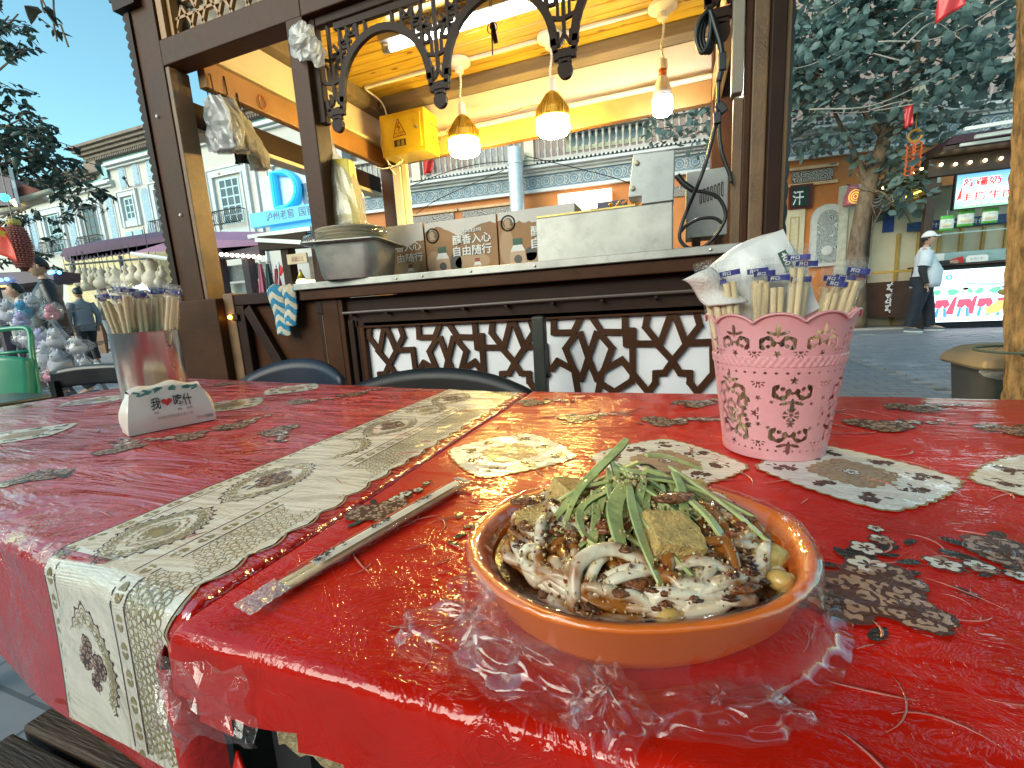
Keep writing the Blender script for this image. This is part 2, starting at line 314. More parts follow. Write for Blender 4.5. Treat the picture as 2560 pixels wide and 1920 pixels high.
# ---------------------------------------------------------------- ground and paving
gm = pm('street_paving', (.29, .295, .315), .6, var=.16, scale=1.3, bump=.25, bscale=20, dirt=.2)
nt = gm.node_tree; b = nt.nodes['Principled BSDF']; g = nd(nt, 'ShaderNodeNewGeometry'); bt = nd(nt, 'ShaderNodeTexBrick', i_Scale=1., offset=.5)
bt.inputs['Color1'].default_value = (1, 1, 1, 1); bt.inputs['Color2'].default_value = (.82, .83, .86, 1); bt.inputs['Mortar'].default_value = (.45, .45, .45, 1)
for k, v in (('Brick Width', .24), ('Row Height', .12), ('Mortar Size', .006)): bt.inputs[k].default_value = v
nt.links.new(g.outputs['Position'], bt.inputs['Vector']); mx = nd(nt, 'ShaderNodeMix', data_type='RGBA', blend_type='MULTIPLY', n0=1.)
src = b.inputs['Base Color'].links[0].from_socket; nt.links.new(src, mx.inputs[6]); nt.links.new(bt.outputs[0], mx.inputs[7]); nt.links.new(mx.outputs[2], b.inputs['Base Color'])
gb = MB(); xs = [-160, -60, -30, -20, -15, -12, -9, -7, -5, -4, -3, -2.5, 0, 2.1, 6.5, 20, 160]; ys = [-160, -20, 0, 3.2, 10.3, 20, 160]
for i in range(len(xs) - 1):
    for j in range(len(ys) - 1):
        dz = -.05 if (xs[i] == 2.1 and ys[j] == 3.2) else 0
        gb.add([(xs[a], ys[c], gz(xs[a]) + dz) for a, c in ((i, j), (i + 1, j), (i + 1, j + 1), (i, j + 1))], [(0, 1, 2, 3)])
ground = gb.build('ground', gm); tag(ground, kind='structure')
pavm = pm('paver_stone', (.31, .315, .34), .55, var=.14, scale=5, bump=.3, bscale=60, rand=.16, dirt=.15)
grout = pm('paver_joint', (.10, .10, .10), .9, var=.2)
MB().box(2.1, 6.5, 3.2, 10.3, -.06, -.02).build('paving_joint_bed', grout, ground)
pv = MB().box(-.117, .117, -.057, .057, -.04, 0).build('paver', pavm, ground, bevel=.006)
pm_ = pv.data; rest = MB(); cells = []
for j in range(59):
    for i in range(19):
        x = 2.1 + .12 + i * .24 + (.12 if j % 2 else 0); y = 3.2 + .06 + j * .12
        if x < 6.45: cells.append((x, y, random.uniform(-.003, .004)))
vis = [c for c in cells if 0 < (c[0] / c[1]) < 1.2]; vis.sort(key=lambda c: c[0] ** 2 + c[1] ** 2)
front = set(vis[:290]); first = True
for c in cells:
    if c in front:
        if first: pv.location = c; first = False
        else:
            o = pv.copy(); COL.objects.link(o); o.location = c
    else: rest.box(c[0] - .117, c[0] + .117, c[1] - .057, c[1] + .057, c[2] - .04, c[2])
tag(rest.build('paver_field', pavm, ground), kind='stuff')
kb = MB().box(2.5, 9, 11.35, 11.6, 0, .03).build('kerb_strip', pm('kerb_stone', (.42, .38, .32), .7), None); tag(kb, kind='structure')
# ---------------------------------------------------------------- pale building with blue tile panels
YA = 14.; X = lambda r: r * YA; Z = lambda r: r * YA + .92
A = thing('tiled_building', (-20, YA, 0), 'pale plaster building with blue arabesque tile panels and brown brick cornice', 'building')
MB().box(X(-1.784), X(-.80), YA, YA + 6, 0, Z(.535)).box(X(-5), X(-1.784), YA, YA + 6, 0, Z(.49)).build('wall', cwall, A)
co = MB()
for a, c, z0, dz in ((-1.784, -.80, .535, .043), (-5, -1.79, .485, .028)):
    for k in range(5): co.box(X(a) - .12 * k - .1, X(c) + (0 if c > -1 else .1), YA - .12 - .13 * k, YA + 5.9, Z(z0 + dz * k / 5), Z(z0 + dz * (k + 1) / 5) - .01)
co.box(X(-1.80), X(-1.735), YA - .3, YA + 3, Z(.50), Z(.535)); co.build('cornice', brick_b, A)
dn = MB()
for k in range(110): dn.box(X(-1.784) + .12 * k, X(-1.784) + .12 * k + .06, YA - .3, YA - .05, Z(.532), Z(.54))
for k in range(120): dn.box(X(-1.80) - .12 * k - .06, X(-1.80) - .12 * k, YA - .3, YA - .05, Z(.482), Z(.489))
tag(dn.build('dentil_course', brick_b, A), kind='stuff')
MB().box(X(-1.735), X(-.8), YA - .06, YA - .002, Z(.520), Z(.533)).box(X(-5), X(-1.736), YA - .06, YA - .002, Z(.472), Z(.483)).box(X(-1.745), X(-1.712), YA - .12, YA - .07, Z(.48), Z(.52)).build('tile_band', teal, A)
wm = MB()
for z0, p in ((.517, .18), (.510, .28), (.503, .14)): wm.box(X(-1.712), X(-.8), YA - p, YA - .003, Z(z0), Z(z0 + .0055))
for z0, p in ((.468, .18), (.461, .28), (.454, .14)): wm.box(X(-5), X(-1.70), YA - p, YA - .003, Z(z0), Z(z0 + .0055))
wm.build('string_course', mould, A)
rm = MB(); rp = [(-1.725, .578), (-1.71, .592), (-1.68, .590), (-1.65, .600), (-1.60, .606), (-1.58, .609), (-1.55, .606), (-1.53, .596), (-1.50, .588), (-1.47, .578)]
rm.prism([(X(a), Z(c)) for a, c in rp], (0, YA + 2, 0), (1, 0, 0), (0, 0, 1), -1.4); rm.build('ruined_brick_mound', brick_b, A)
def pane_window(x0, x1, z0, z1, cols, rows, frame_m, nm='window', deep=.16):
    f = MB(); t = .07
    f.box(x0, x1, YA - .02, YA + deep, z0, z0 + t).box(x0, x1, YA - .02, YA + deep, z1 - t, z1).box(x0, x0 + t, YA - .021, YA + deep, z0 + t, z1 - t).box(x1 - t, x1, YA - .021, YA + deep, z0 + t, z1 - t)
    for k in range(1, cols): xx = x0 + (x1 - x0) * k / cols; f.box(xx - .03, xx + .03, YA - .012, YA + .04, z0 + t, z1 - t)
    for k in range(1, rows): zz = z0 + (z1 - z0) * k / rows; f.box(x0 + t, x1 - t, YA - .006, YA + .04, zz - .025, zz + .025)
    w = f.build(nm, frame_m, A)
    MB().box(x0 + t, x1 - t, YA - .004, YA - .001, z0 + t, z1 - t).build('pane', glass_d, w)
    return w
def surround(x0, x1, z0, z1, w=.28, m=None):
    m = m or tilew; s = MB(); p = YA - .07
    s.box(x0, x1, p, YA - .001, z1 - w, z1).box(x0, x0 + w, p, YA - .001, z0, z1 - w).box(x1 - w, x1, p, YA - .001, z0, z1 - w)
    s.build('tile_surround', m, A); e = MB()
    for d, q in ((0, .05), (w, .04)):
        a, c, f = x0 + d - .03, x1 - d + .03, z1 - d + .03
        e.box(a, c, YA - .11, YA - .002, f - q, f).box(a, a + q, YA - .112, YA - .002, z0, f - q).box(c - q, c, YA - .112, YA - .002, z0, f - q)
    e.build('surround_moulding', mould, A)
def rail(x0, x1, z0, z1):
    r = MB(); r.tube([(x0, YA - .35, z1), (x1, YA - .35, z1)], .025, 6).tube([(x0, YA - .35, z0 + .05), (x1, YA - .35, z0 + .05)], .02, 6)
    for q in (x0, x1): r.tube([(q, YA - .35, z1), (q, YA, z1)], .02, 6)
    n = int((x1 - x0) / .11)
    for k in range(n + 1):
        q = x0 + (x1 - x0) * k / n; r.tube([(q, YA - .35, z0), (q, YA - .47, z0 + (z1 - z0) * .3), (q, YA - .4, z0 + (z1 - z0) * .65), (q, YA - .35, z1)], .014, 5)
    r.build('balcony_rail', iron, A)
def arch_tile(xc, w, z0, z1):
    n = 9; pts = [(xc - w / 2, z0), (xc + w / 2, z0)] + [(xc + w / 2 * math.cos(t), z1 - w * .6 + w * .6 * math.sin(t) ** .8) for t in [math.pi * k / n for k in range(n + 1)]]
    MB().prism(pts, (0, YA - .002, 0), (1, 0, 0), (0, 0, 1), .05).build('arch_tile_panel', tileb, A)
    q = [((x - xc) * 1.28 + xc, (z - (z0 + z1) / 2) * 1.07 + (z0 + z1) / 2) for x, z in pts]
    MB().prism(q, (0, YA - .001, 0), (1, 0, 0), (0, 0, 1), .03).build('arch_moulding', mould, A)
tall = [(-1.962, .034), (-1.742, .034), (-1.562, .034), (-2.19, .03)]
for x, w in tall: arch_tile(X(x), w * YA, Z(.288), Z(.43))
for x in (-1.652, -1.585, -1.517, -1.45): arch_tile(X(x), .027 * YA, Z(.442), Z(.505))
for x0, x1 in ((-1.688, -1.657), (-1.641, -1.608)): MB().box(X(x0), X(x1), YA - .05, YA - .001, Z(.289), Z(.310)).build('square_tile_panel', teal, A)
surround(X(-1.925), X(-1.786), Z(.27), Z(.433)); pane_window(X(-1.893), X(-1.812), Z(.28), Z(.412), 3, 4, dkwood); rail(X(-1.905), X(-1.80), Z(.283), Z(.312))
surround(X(-1.692), X(-1.600), Z(.325), Z(.432), .22); pane_window(X(-1.668), X(-1.624), Z(.345), Z(.412), 2, 3, bluef)
MB().box(X(-1.692), X(-1.600), YA - .075, YA - .001, Z(.325) - .02, Z(.343)).build('tile_sill_band', tilew, A)
surround(X(-1.535), X(-1.40), Z(.27), Z(.436)); pane_window(X(-1.505), X(-1.43), Z(.28), Z(.415), 3, 4, bluef); rail(X(-1.53), X(-1.41), Z(.278), Z(.322))
surround(X(-2.13), X(-2.0), Z(.27), Z(.432)); pane_window(X(-2.10), X(-2.03), Z(.28), Z(.41), 3, 4, bluef); rail(X(-2.13), X(-2.0), Z(.278), Z(.318))
surround(X(-2.33), X(-2.21), Z(.27), Z(.428)); pane_window(X(-2.30), X(-2.235), Z(.28), Z(.41), 3, 4, dkwood); rail(X(-2.33), X(-2.21), Z(.278), Z(.318))
surround(X(-1.279), X(-1.125), Z(.250), Z(.434)); pane_window(X(-1.243), X(-1.163), Z(.283), Z(.407), 3, 5, bluef); rail(X(-1.262), X(-1.15), Z(.277), Z(.316))
MB().box(X(-1.279), X(-1.125), YA - .075, YA - .001, Z(.250), Z(.270)).build('tile_sill_band', tilew, A)
surround(X(-1.05), X(-.90), Z(.30), Z(.43)); pane_window(X(-1.02), X(-.93), Z(.30), Z(.40), 3, 3, dkwood)
MB().box(X(-1.10), X(-1.092), YA - .10, YA - .002, 0, Z(.50)).build('drain_pipe', mould, A)
MB().tube([(X(-1.63), YA - .02, Z(.443)), (X(-1.56), YA - .75, Z(.446))], .03, 6).sphere((X(-1.56), YA - .75, Z(.446)), .07, 8, 6).build('bracket_lamp', iron, A)
# glowing shop sign on that building
cy_f = emat('sign_face_blue', (.06, .36, .62), .30); cy_e = emat('sign_letter_glow', (.02, .50, .95), 1.3); nav = pm('sign_navy', (.03, .09, .17), .4); blb = emat('sign_lower_blue', (.02, .26, .52), .4)
XS = lambda r: r * (YA - .5); ZS_ = lambda r: r * (YA - .5) + .92
sg = thing('shop_sign', (-14, YA - .5, 4.2), 'pale blue illuminated sign board with a big neon letter D', 'sign')
MB().box(XS(-1.09), XS(-.86), YA - .45, YA - .14, ZS_(.297), ZS_(.392)).build('sign_board', pm('sign_white', (.45, .62, .72), .4), sg)
MB().box(XS(-.945), XS(-.86), YA - .47, YA - .452, ZS_(.30), ZS_(.355)).build('navy_panel', nav, sg)
MB().box(XS(-1.122), XS(-.86), YA - .75, YA - .46, ZS_(.259), ZS_(.296)).build('sign_band', cy_f, sg)
MB().box(XS(-1.07), XS(-.86), YA - .55, YA - .3, ZS_(.232), ZS_(.257)).build('sign_lower_band', blb, sg)
dm = MB(); x0, z0, z1 = XS(-1.028), ZS_(.300), ZS_(.390); H_ = z1 - z0
outl = [Vector((x0, 0, z0)), Vector((x0, 0, z1))] + [Vector((x0 + .35 + .72 * math.sin(t), 0, (z0 + z1) / 2 + H_ / 2 * math.cos(t))) for t in [math.pi * k / 12 for k in range(13)]] + [Vector((x0, 0, z0))]
dm.tube([p + Vector((0, YA - .56, 0)) for p in outl], .12, 8); dm.build('neon_letter', emat('neon_letter_face', (.015, .26, .48), .45), sg)
dg = MB(); dg.tube([(q.x * .99 + .01 * x0, YA - .74, q.z) for q in outl], .035, 6); dg.build('neon_tube', cy_e, sg)
text('泸州老窖', nav, sg, (XS(-1.062), YA - .75, ZS_(.268)), (XS(-.962) - XS(-1.062), 0, 0), (0, 0, .33), bold=.01, lift=.01)
text('国窖', nav, sg, (XS(-.945), YA - .75, ZS_(.268)), (.7, 0, 0), (0, 0, .33), bold=.01, lift=.01)
# ---------------------------------------------------------------- orange building with balustrade
B0 = Vector((5.0815, 14.7535, 0)); BR = 5.414
Bd = thing('balcony_building', B0, 'orange and pink building with white carved frieze and baluster balcony', 'building', rot=R_(BR))
LB = dict(parent=Bd, local=True)
MB().box(-17.0, 9, 0, 6, 0, 4.45).build('wall', oran, **LB); MB().box(-17.0, 9, 1.3, 6, 4.45, 9.6).build('upper_wall', pinkw, **LB)
MB().box(-17.0, 9, -.08, .0, 4.38, 4.76).build('frieze_ground', pm('frieze_blue', (.16, .24, .32), .7, var=.1), **LB)
fz = MB(); s_ = -16.8
while s_ < 8.8:
    for rr, w in ((.15, .024), (.075, .02)):
        fz.tube([(s_ + rr * math.cos(t), -.09, 4.57 + rr * math.sin(t)) for t in [2 * math.pi * k / 12 for k in range(13)]], w * .5, 4, cap=False)
    for sg_ in (1, -1):
        fz.tube([(s_ + .17 + .10 * math.cos(t) * (1 - t / 9), -.09, 4.57 + sg_ * (.085 + .065 * math.sin(t) * (1 - t / 9))) for t in [k * .55 for k in range(12)]], .011, 4, cap=False)
    fz.tube([(s_ + .15, -.09, 4.44), (s_ + .22, -.09, 4.57), (s_ + .15, -.09, 4.70)], .012, 4, cap=False); s_ += .42
tag(fz.build('frieze_scroll', stonew, **LB), kind='stuff')
mo = MB()
for z0, z1, p in ((4.28, 4.37, .14), (4.77, 4.84, .14), (4.845, 4.90, .26), (4.905, 4.98, .40)): mo.box(-17.0, 9, -p, 1.2, z0, z1)
mo.build('white_moulding', mould, **LB)
mo = MB()
for k in range(214): mo.box(-16.9 + .12 * k, -16.9 + .12 * k + .06, -.44, -.2, 5.0, 5.05)
tag(mo.build('dentil_course', mould, **LB), kind='stuff')
MB().box(-17.0, 9, -.40, -.10, 5.055, 5.14).box(-17.0, 9, -.40, -.10, 5.76, 5.86).box(-17.0, 9, -.1, 1.3, 5.0, 5.12).build('balustrade_rail', pm('balustrade_stone', (.46, .42, .40), .7, var=.1, scale=2), **LB)
bal = MB().lathe([(.045, 0), (.045, .05), (.025, .08), (.05, .17), (.055, .22), (.02, .34), (.03, .37), (.02, .40), (.045, .50), (.03, .55), (.045, .57), (.045, .62)], 10).build('baluster', pm('baluster_stone', (.44, .40, .36), .65, var=.1, scale=2), Bd, smooth=True, local=True)
n = 0; s_ = -16.6; poles = [-12.9, -9.25, -4.2, .3]
while s_ < 3.2:
    if all(abs(s_ - p) > .2 for p in poles):
        o = bal if n == 0 else bal.copy()
        if n: COL.objects.link(o)
        o.location = (s_, -.25, 5.14); n += 1
    s_ += .186
for p in poles: MB().box(p - .14, p + .14, -.45, -.08, 5.0, 5.95).build('balustrade_pier', cream_d, **LB)
for a, c in ((-16.0, -14.9), (-11.6, -10.2)): MB().box(a, c, 1.25, 1.3, 5.2, 7.3).build('window', glass_d, **LB)
MB().box(-8.2, -5.75, -.04, .02, 5.32, 5.83).build('panel_frame', pm('pale_yellow', (.62, .62, .42), .6), **LB); MB().box(-8.05, -5.9, -.06, -.042, 5.45, 5.83).build('panel_tile', arabesque('blue_dense_tile', (.05, .16, .30), (.42, .45, .36), 10.), **LB)
for a, c in ((-13.7, -11.9), (-11.6, -9.95), (-6.2, -4.6), (-2.2, -1.25)): MB().box(a, c, -.05, -.002, 3.72, 4.0).build('carved_panel', carve, **LB)
otm = pm('orange_trim', (.56, .36, .20), .7)
for a, c in ((-14, -11.75), (-11.7, -9.85), (-2.4, -1.15)):
    for z in (3.62, 4.03): MB().box(a, c, -.09, -.003, z, z + .075).build('orange_trim', otm, **LB)
MB().lathe([(.22, 0), (.22, 1.55), (.24, 1.56), (.24, 1.62), (.22, 1.63), (.22, 2.0)], 20, (-9.6, -.75, 3.4)).build('duct_pipe', pm('duct_metal', (.62, .66, .70), .35, metal=.4, var=.08), smooth=True, angle=40, **LB)
MB().box(-8.45, -6.9, -.35, -.1, 3.55, 4.1).build('lit_sign_box', emat('lit_cream_sign', (1., .90, .62), .9), **LB)
ap = [(-.36, 0), (.36, 0), (.36, 1.15)] + [(.36 * math.cos(t), 1.15 + .42 * math.sin(t) ** .75) for t in [math.pi * k / 10 for k in range(1, 10)]] + [(-.36, 1.15)]
MB().prism([(x * 1.08, z * 1.02) for x, z in ap], (-1.31, -.005, 1.5), (1, 0, 0), (0, 0, 1), .10).build('arch_panel_frame', stonew, **LB)
MB().prism([(x * .72, z * .86 + .1) for x, z in ap], (-1.31, -.107, 1.5), (1, 0, 0), (0, 0, 1), .02).build('arch_panel_carving', carve_w, **LB)
MB().lathe([(.13, -.01), (.13, .02), (.09, .03)], 14).build('panel_rosette', stonew, Bd, local=True, loc=(-1.31, -.13, 1.9), rot=(R_(90), 0, 0))
MB().box(-2.25, -1.72, -.12, -.003, 3.05, 3.66).build('sign_backing', pm('sign_maroon', (.10, .012, .015), .5), **LB)
sgn = MB().box(-2.21, -1.82, -.16, -.122, 3.1, 3.6).build('shop_sign_board', pm('sign_black_green', (.012, .035, .03), .4), **LB)
text('汗', white_p, Bd, (-2.2, -.16, 3.14), (.26, 0, 0), (0, 0, .36), bold=.01, lift=.004).matrix_parent_inverse = Matrix.Identity(4)
t_ = text('喀什古城', gold_l, Bd, (-1.93, -.16, 3.52), (0, 0, -.38), (.10, 0, 0), bold=.0, lift=-.006); t_.matrix_parent_inverse = Matrix.Identity(4)
for dx, (a, c) in enumerate(((-2.35, -1.85), (-.86, -.02), (.0, .86), (2.6, 3.5), (3.5, 4.4))):
    d = MB().box(a, c, -.06, -.003, .12, 3.05).build('door', cream_d, **LB)
    for z0, z1 in ((.25, 1.2), (1.35, 2.85)):
        MB().box(a + .14, c - .14, -.075, -.061, z0, z1).build('door_panel', pm('door_panel_cream', (.58, .50, .35), .5) if 'door_panel_cream' not in MATS else MATS['door_panel_cream'], d, local=True)
        e = MB(); q = .018
        e.box(a + .14, c - .14, -.082, -.076, z0, z0 + q).box(a + .14, c - .14, -.082, -.076, z1 - q, z1).box(a + .14, a + .14 + q, -.083, -.076, z0, z1).box(c - .14 - q, c - .14, -.083, -.076, z0, z1); e.build('gold_trim', gold_l, d, local=True)
    MB().tube([((c - .06 if dx % 2 else a + .06), -.09, 1.15), ((c - .06 if dx % 2 else a + .06), -.12, 1.3), ((c - .06 if dx % 2 else a + .06), -.09, 1.45)], .015, 6).build('door_handle', iron, d, local=True)
fr = MB()
for x in (-.98, .95): fr.box(x - .1, x + .1, -.14, -.004, .12, 3.25)
fr.box(-1.08, 1.05, -.16, -.005, 3.25, 3.5); fr.build('door_frame', pm('door_frame_cream', (.60, .56, .46), .6), **LB)
MB().box(-1.2, 1.4, -1.3, 0, .0, .12).box(-1.2, 1.4, -.9, 0, .12, .2).build('door_step', pm('step_stone', (.10, .10, .11), .7), **LB)
def toB(s, y, z): return WM[Bd.name] @ Vector((s, y, z))
# pink lantern, flags, crate, bin near that wall
ln = thing('wall_lantern', toB(-.93, -.45, 3.0), 'pink bell shaped lantern with gold emblem on orange wall', 'lantern')
p = toB(-.93, -.45, 2.95)
MB().lathe([(.20, 0), (.215, .03), (.19, .22), (.13, .38), (.135, .40), (.135, .44), (.11, .48)], 8, p).build('lantern_body', pm('pink_lacquer', (.55, .16, .20), .4), ln)
em = MB()
for rr in (.14, .09, .045): em.tube([(p.x + rr * math.cos(t), p.y - .2, p.z + .18 + rr * 1.15 * math.sin(t)) for t in [2 * math.pi * k / 14 for k in range(15)]], .013, 5, cap=False)
em.build('emblem', emat('lantern_gold', (.9, .5, .08), .5), ln)
MB().tube([(p.x, p.y, p.z + .46), (p.x, p.y + .45, p.z + .6)], .015, 6).build('hanger', iron, ln)
def flag(nm, label, pts, m, pole=None, group=None, wav=.06):
    q = [Vector(x) for x in pts]; t = thing(nm, q[0], label, 'flag', group)
    nrm = (q[1] - q[0]).cross(q[2] - q[0]).normalized()
    MB().grid(lambda u, v: (q[0] * (1 - u) + q[1] * u) * (1 - v) + (q[3 if len(q) > 3 else 2] * (1 - u) + q[2] * u) * v + nrm * wav * math.sin(7 * u + 3 * v), 10, 8).build('cloth', m, t, smooth=True, solid=.004)
    if pole: MB().tube(pole, .012, 6).build('pole', pm('flag_pole_' + nm, (.6, .6, .6), .4, var=0), t)
    return t
flag('red_flag', 'red cloth flag hanging from balcony pier beside balusters', [toB(-12.6, -.5, 5.75), toB(-12.25, -.5, 5.72), toB(-12.3, -.5, 5.2), toB(-12.62, -.5, 5.1)], red, [toB(-12.62, -.5, 5.05), toB(-12.62, -.5, 5.9)])
MB0 = MB().box(-.12, .27, -1.2, -.85, .2, .82).build('wooden_pedestal', pm('crate_wood', (.36, .20, .085), .6, var=.25, scale=4, bump=.3, stretch=(4, 4, .6)), None, loc=B0, rot=(0, 0, R_(BR))); tag(MB0, 'brown wooden pedestal box by the cream door', 'box')
pt = thing('cloth_bundle', toB(.08, -1.02, .82), 'cream cloth bundle lying on the wooden pedestal', 'bundle'); MB().sphere(toB(.08, -1.02, .89), (.17, .12, .085), 14, 8, jit=.1).build('cloth', cwall, pt, smooth=True)
bn = thing('grey_bin', toB(-.28, -1.15, .2), 'small grey bin standing beside the wooden pedestal', 'bin'); MB().lathe([(.12, 0), (.15, .42), (.165, .42), (.165, .46), (.14, .46)], 12, toB(-.28, -1.1, .2)).build('bin_body', pm('bin_grey', (.07, .08, .10), .6), bn, smooth=True, angle=40)
# ---------------------------------------------------------------- the wooden food stall
from mathutils import noise as mn
yS = 1.6
S = thing('food_stall', (-1., 2.3, 0), 'dark brown wooden food stall with fretwork arches, pine plank ceiling and lattice counter front', 'stall')
def wood(nm, boxes, m, bevel=.004, parent=S):
    q = MB()
    for bx_ in boxes: q.box(*bx_)
    return q.build(nm, m, parent, bevel=bevel)
# posts
wood('post', [(-2.37, -2.216, 1.6, 1.705, 1.04, 3.1)], brown); wood('post', [(-1.482, -1.395, 1.6, 1.69, 0, 2.10)], brown)
wood('inner_jamb', [(-2.216, -2.19, 1.606, 1.70, 1.04, 2.095)], tan)
wood('post_base', [(-2.46, -2.085, 1.56, 1.78, 0, 1.04)], brown); wood('side_post', [(-2.085, -2.02, 1.60, 1.70, 0, 1.06)], tan)
def scallop_edge(x, y, z0, z1, sgn, m, n, w=.03, r=.02):
    q = [(0, z0)]
    for k in range(n):
        a = z0 + (z1 - z0) * k / n; h_ = (z1 - z0) / n
        q += [(sgn * (w + r * math.sin(math.pi * t / 4) * .8), a + h_ * t / 4) for t in range(4)]
    q += [(sgn * w, z1), (0, z1)]
    if sgn > 0: q = q[::-1]
    return MB().prism(q, (x, y, 0), (1, 0, 0), (0, 0, 1), .05).build('scalloped_edge', m, S)
scallop_edge(-2.37, 1.64, 1.04, 2.35, -1, brown_d, 34)
cap_ = MB()
for x0, w0, z0, z1, dz in ((-2.44, .10, 2.36, 2.40, 0), (-2.455, .115, 2.40, 2.42, 0), (-2.47, .14, 2.55, 2.58, 0), (-2.50, .17, 2.70, 2.74, 0), (-2.52, .2, 2.74, 3.05, 0)):
    cap_.box(x0, x0 + w0 + .05, 1.57, 1.70, z0, z1)
for k in range(3): cap_.tube([(-2.425 + .045 * k, 1.59, 2.42), (-2.43 + .045 * k, 1.575, 2.50), (-2.44 + .05 * k, 1.56, 2.56)], .024, 8)
for k in range(4): cap_.tube([(-2.46 + .045 * k, 1.58, 2.58), (-2.475 + .05 * k, 1.55, 2.70)], .026, 8)
cap_.build('carved_capital', brown_d, S, smooth=True, angle=40)
wood('post', [(.184, .205, 1.60, 1.70, 0, 3.1)], brown); wood('post', [(.206, .247, 1.60, 1.68, 0, 3.1)], tan)
wood('post', [(.2475, .287, 1.575, 1.69, 0, 3.1)], brown_d); wood('post', [(.2875, .302, 1.60, 1.66, 0, 3.1)], ochre)
scallop_edge(.302, 1.655, .3, 3.0, 1, black, 46, .006, .006)
wood('post', [(-2.14, -2.03, 3.10, 3.22, 0, 2.03)], brown); wood('post', [(.19, .31, 3.08, 3.20, 0, 3.0)], brown)
wood('cable_trunking', [(-2.02, -1.95, 3.08, 3.12, .9, 2.0), (-1.945, -1.90, 3.09, 3.12, .9, 2.02)], cream_d)
# beams
wood('front_beam', [(-2.216, -1.40, 1.6, 1.694, 2.096, 2.203)], brown); wood('front_beam', [(-1.40, .184, 1.6, 1.694, 2.096, 2.75)], brown)
wood('upper_post', [(-1.482, -1.402, 1.602, 1.69, 2.205, 2.75)], brown)
wood('upper_frame', [(-2.214, -2.175, 1.61, 1.67, 2.206, 2.75), (-2.172, -2.15, 1.63, 1.67, 2.206, 2.75), (-2.15, -1.483, 1.63, 1.67, 2.206, 2.222), (-2.214, -1.483, 1.60, 1.69, 2.70, 2.76)], ochre)
wood('arch_frame', [(-1.392, -1.36, 1.625, 1.66, 1.71, 2.094), (-1.358, .182, 1.625, 1.66, 2.062, 2.094), (.15, .182, 1.626, 1.66, 1.71, 2.06)], brown_d)
for x in (-2.1,):
    wood('side_header', [(x - .05, x, 1.71, 3.16, 2.03, 2.155)], ochre); wood('header_trim', [(x - .05, x + .02, 1.71, 3.14, 2.157, 2.178)], cream_d); wood('side_panel', [(x - .06, x - .03, 1.71, 3.2, 2.18, 2.372)], cream_p)
    wood('ceiling_beam', [(x - .06, x + .045, 1.71, 3.2, 2.374, 2.468)], greyb)
    wood('gutter_beam', [(x - .26, x - .18, 1.72, 3.3, 1.90, 2.02)], brown_d); wood('gutter_edge', [(x - .27, x - .17, 1.72, 3.3, 1.872, 1.896)], cream_d)
wood('back_header', [(-2.1, .19, 3.10, 3.16, 2.03, 2.155)], ochre); wood('header_trim', [(-2.08, .19, 3.08, 3.155, 2.157, 2.178)], cream_d); wood('back_panel', [(-2.1, .19, 3.13, 3.16, 2.18, 2.392)], cream_p)
wood('ceiling_beam', [(-2.05, .19, 3.03, 3.15, 2.394, 2.467)], greyb)
wood('side_header', [(.19, .24, 1.70, 3.08, 2.03, 2.155)], ochre); wood('side_panel', [(.205, .235, 1.70, 3.08, 2.18, 2.392)], cream_p)
# plank ceiling
pine = pm('pine_plank', (.54, .35, .035), .32, var=.22, scale=5, stretch=(.5, 9, 9), rand=.10, coat=.35)
nt = pine.node_tree; b = nt.nodes['Principled BSDF']; g = nd(nt, 'ShaderNodeNewGeometry'); v = nd(nt, 'ShaderNodeTexVoronoi', i_Scale=1.); mp = nd(nt, 'ShaderNodeMapping'); mp.inputs['Scale'].default_value = (5, 14, 5)
nt.links.new(g.outputs['Position'], mp.inputs[0]); nt.links.new(mp.outputs[0], v.inputs['Vector']); r = nd(nt, 'ShaderNodeMapRange'); r.inputs[1].default_value = .10; r.inputs[2].default_value = .17; r.inputs[3].default_value = 1; r.inputs[4].default_value = 0
nt.links.new(v.outputs['Distance'], r.inputs[0]); mx = nd(nt, 'ShaderNodeMix', data_type='RGBA'); mx.inputs[7].default_value = (.14, .045, .012, 1); nt.links.new(r.outputs[0], mx.inputs[0]); nt.links.new(b.inputs['Base Color'].links[0].from_socket, mx.inputs[6]); nt.links.new(mx.outputs[2], b.inputs['Base Color'])
y = 1.71; k = 0
while y < 3.14:
    q = MB().box(-2.1, .20, y, y + .078, 2.469 + (k % 3) * .0008, 2.485).build('plank', pine, S, bevel=.004); y += .083; k += 1
wood('roof_board', [(-2.55, .5, 1.45, 3.5, 2.80, 2.86)], brown_d)
wood('roof_void_lining', [(-2.26, -1.49, 1.72, 1.735, 2.21, 2.79)], pm('roof_lining', (.46, .40, .33), .7, var=.2, scale=5)); wood('ceiling_cover', [(-2.1, .2, 1.71, 3.2, 2.489, 2.50)], brown_d)
# upper fretwork over the door bay (ochre star lattice)
fx = MB(); cx = -2.16
def star(mb, cx, cz, r, y, w, th):
    for k in range(6):
        a, c2 = math.pi / 3 * k, math.pi / 3 * (k + 1); p = [Vector((cx + r * math.cos(t), y, cz + r * math.sin(t))) for t in (a, c2)]
        mb.bar(p[0], p[1], w, th, (0, 1, 0)); o = Vector((cx + r * 1.72 * math.cos((a + c2) / 2), y, cz + r * 1.72 * math.sin((a + c2) / 2)))
        mb.bar(p[0], o, w, th, (0, 1, 0)); mb.bar(p[1], o, w, th, (0, 1, 0))
for i in range(5):
    for j in range(4): star(fx, -2.10 + .17 * i + .085 * (j % 2), 2.25 + .148 * j, .05, 1.652, .011, .016)
fx.build('star_fretwork', ochre, S)
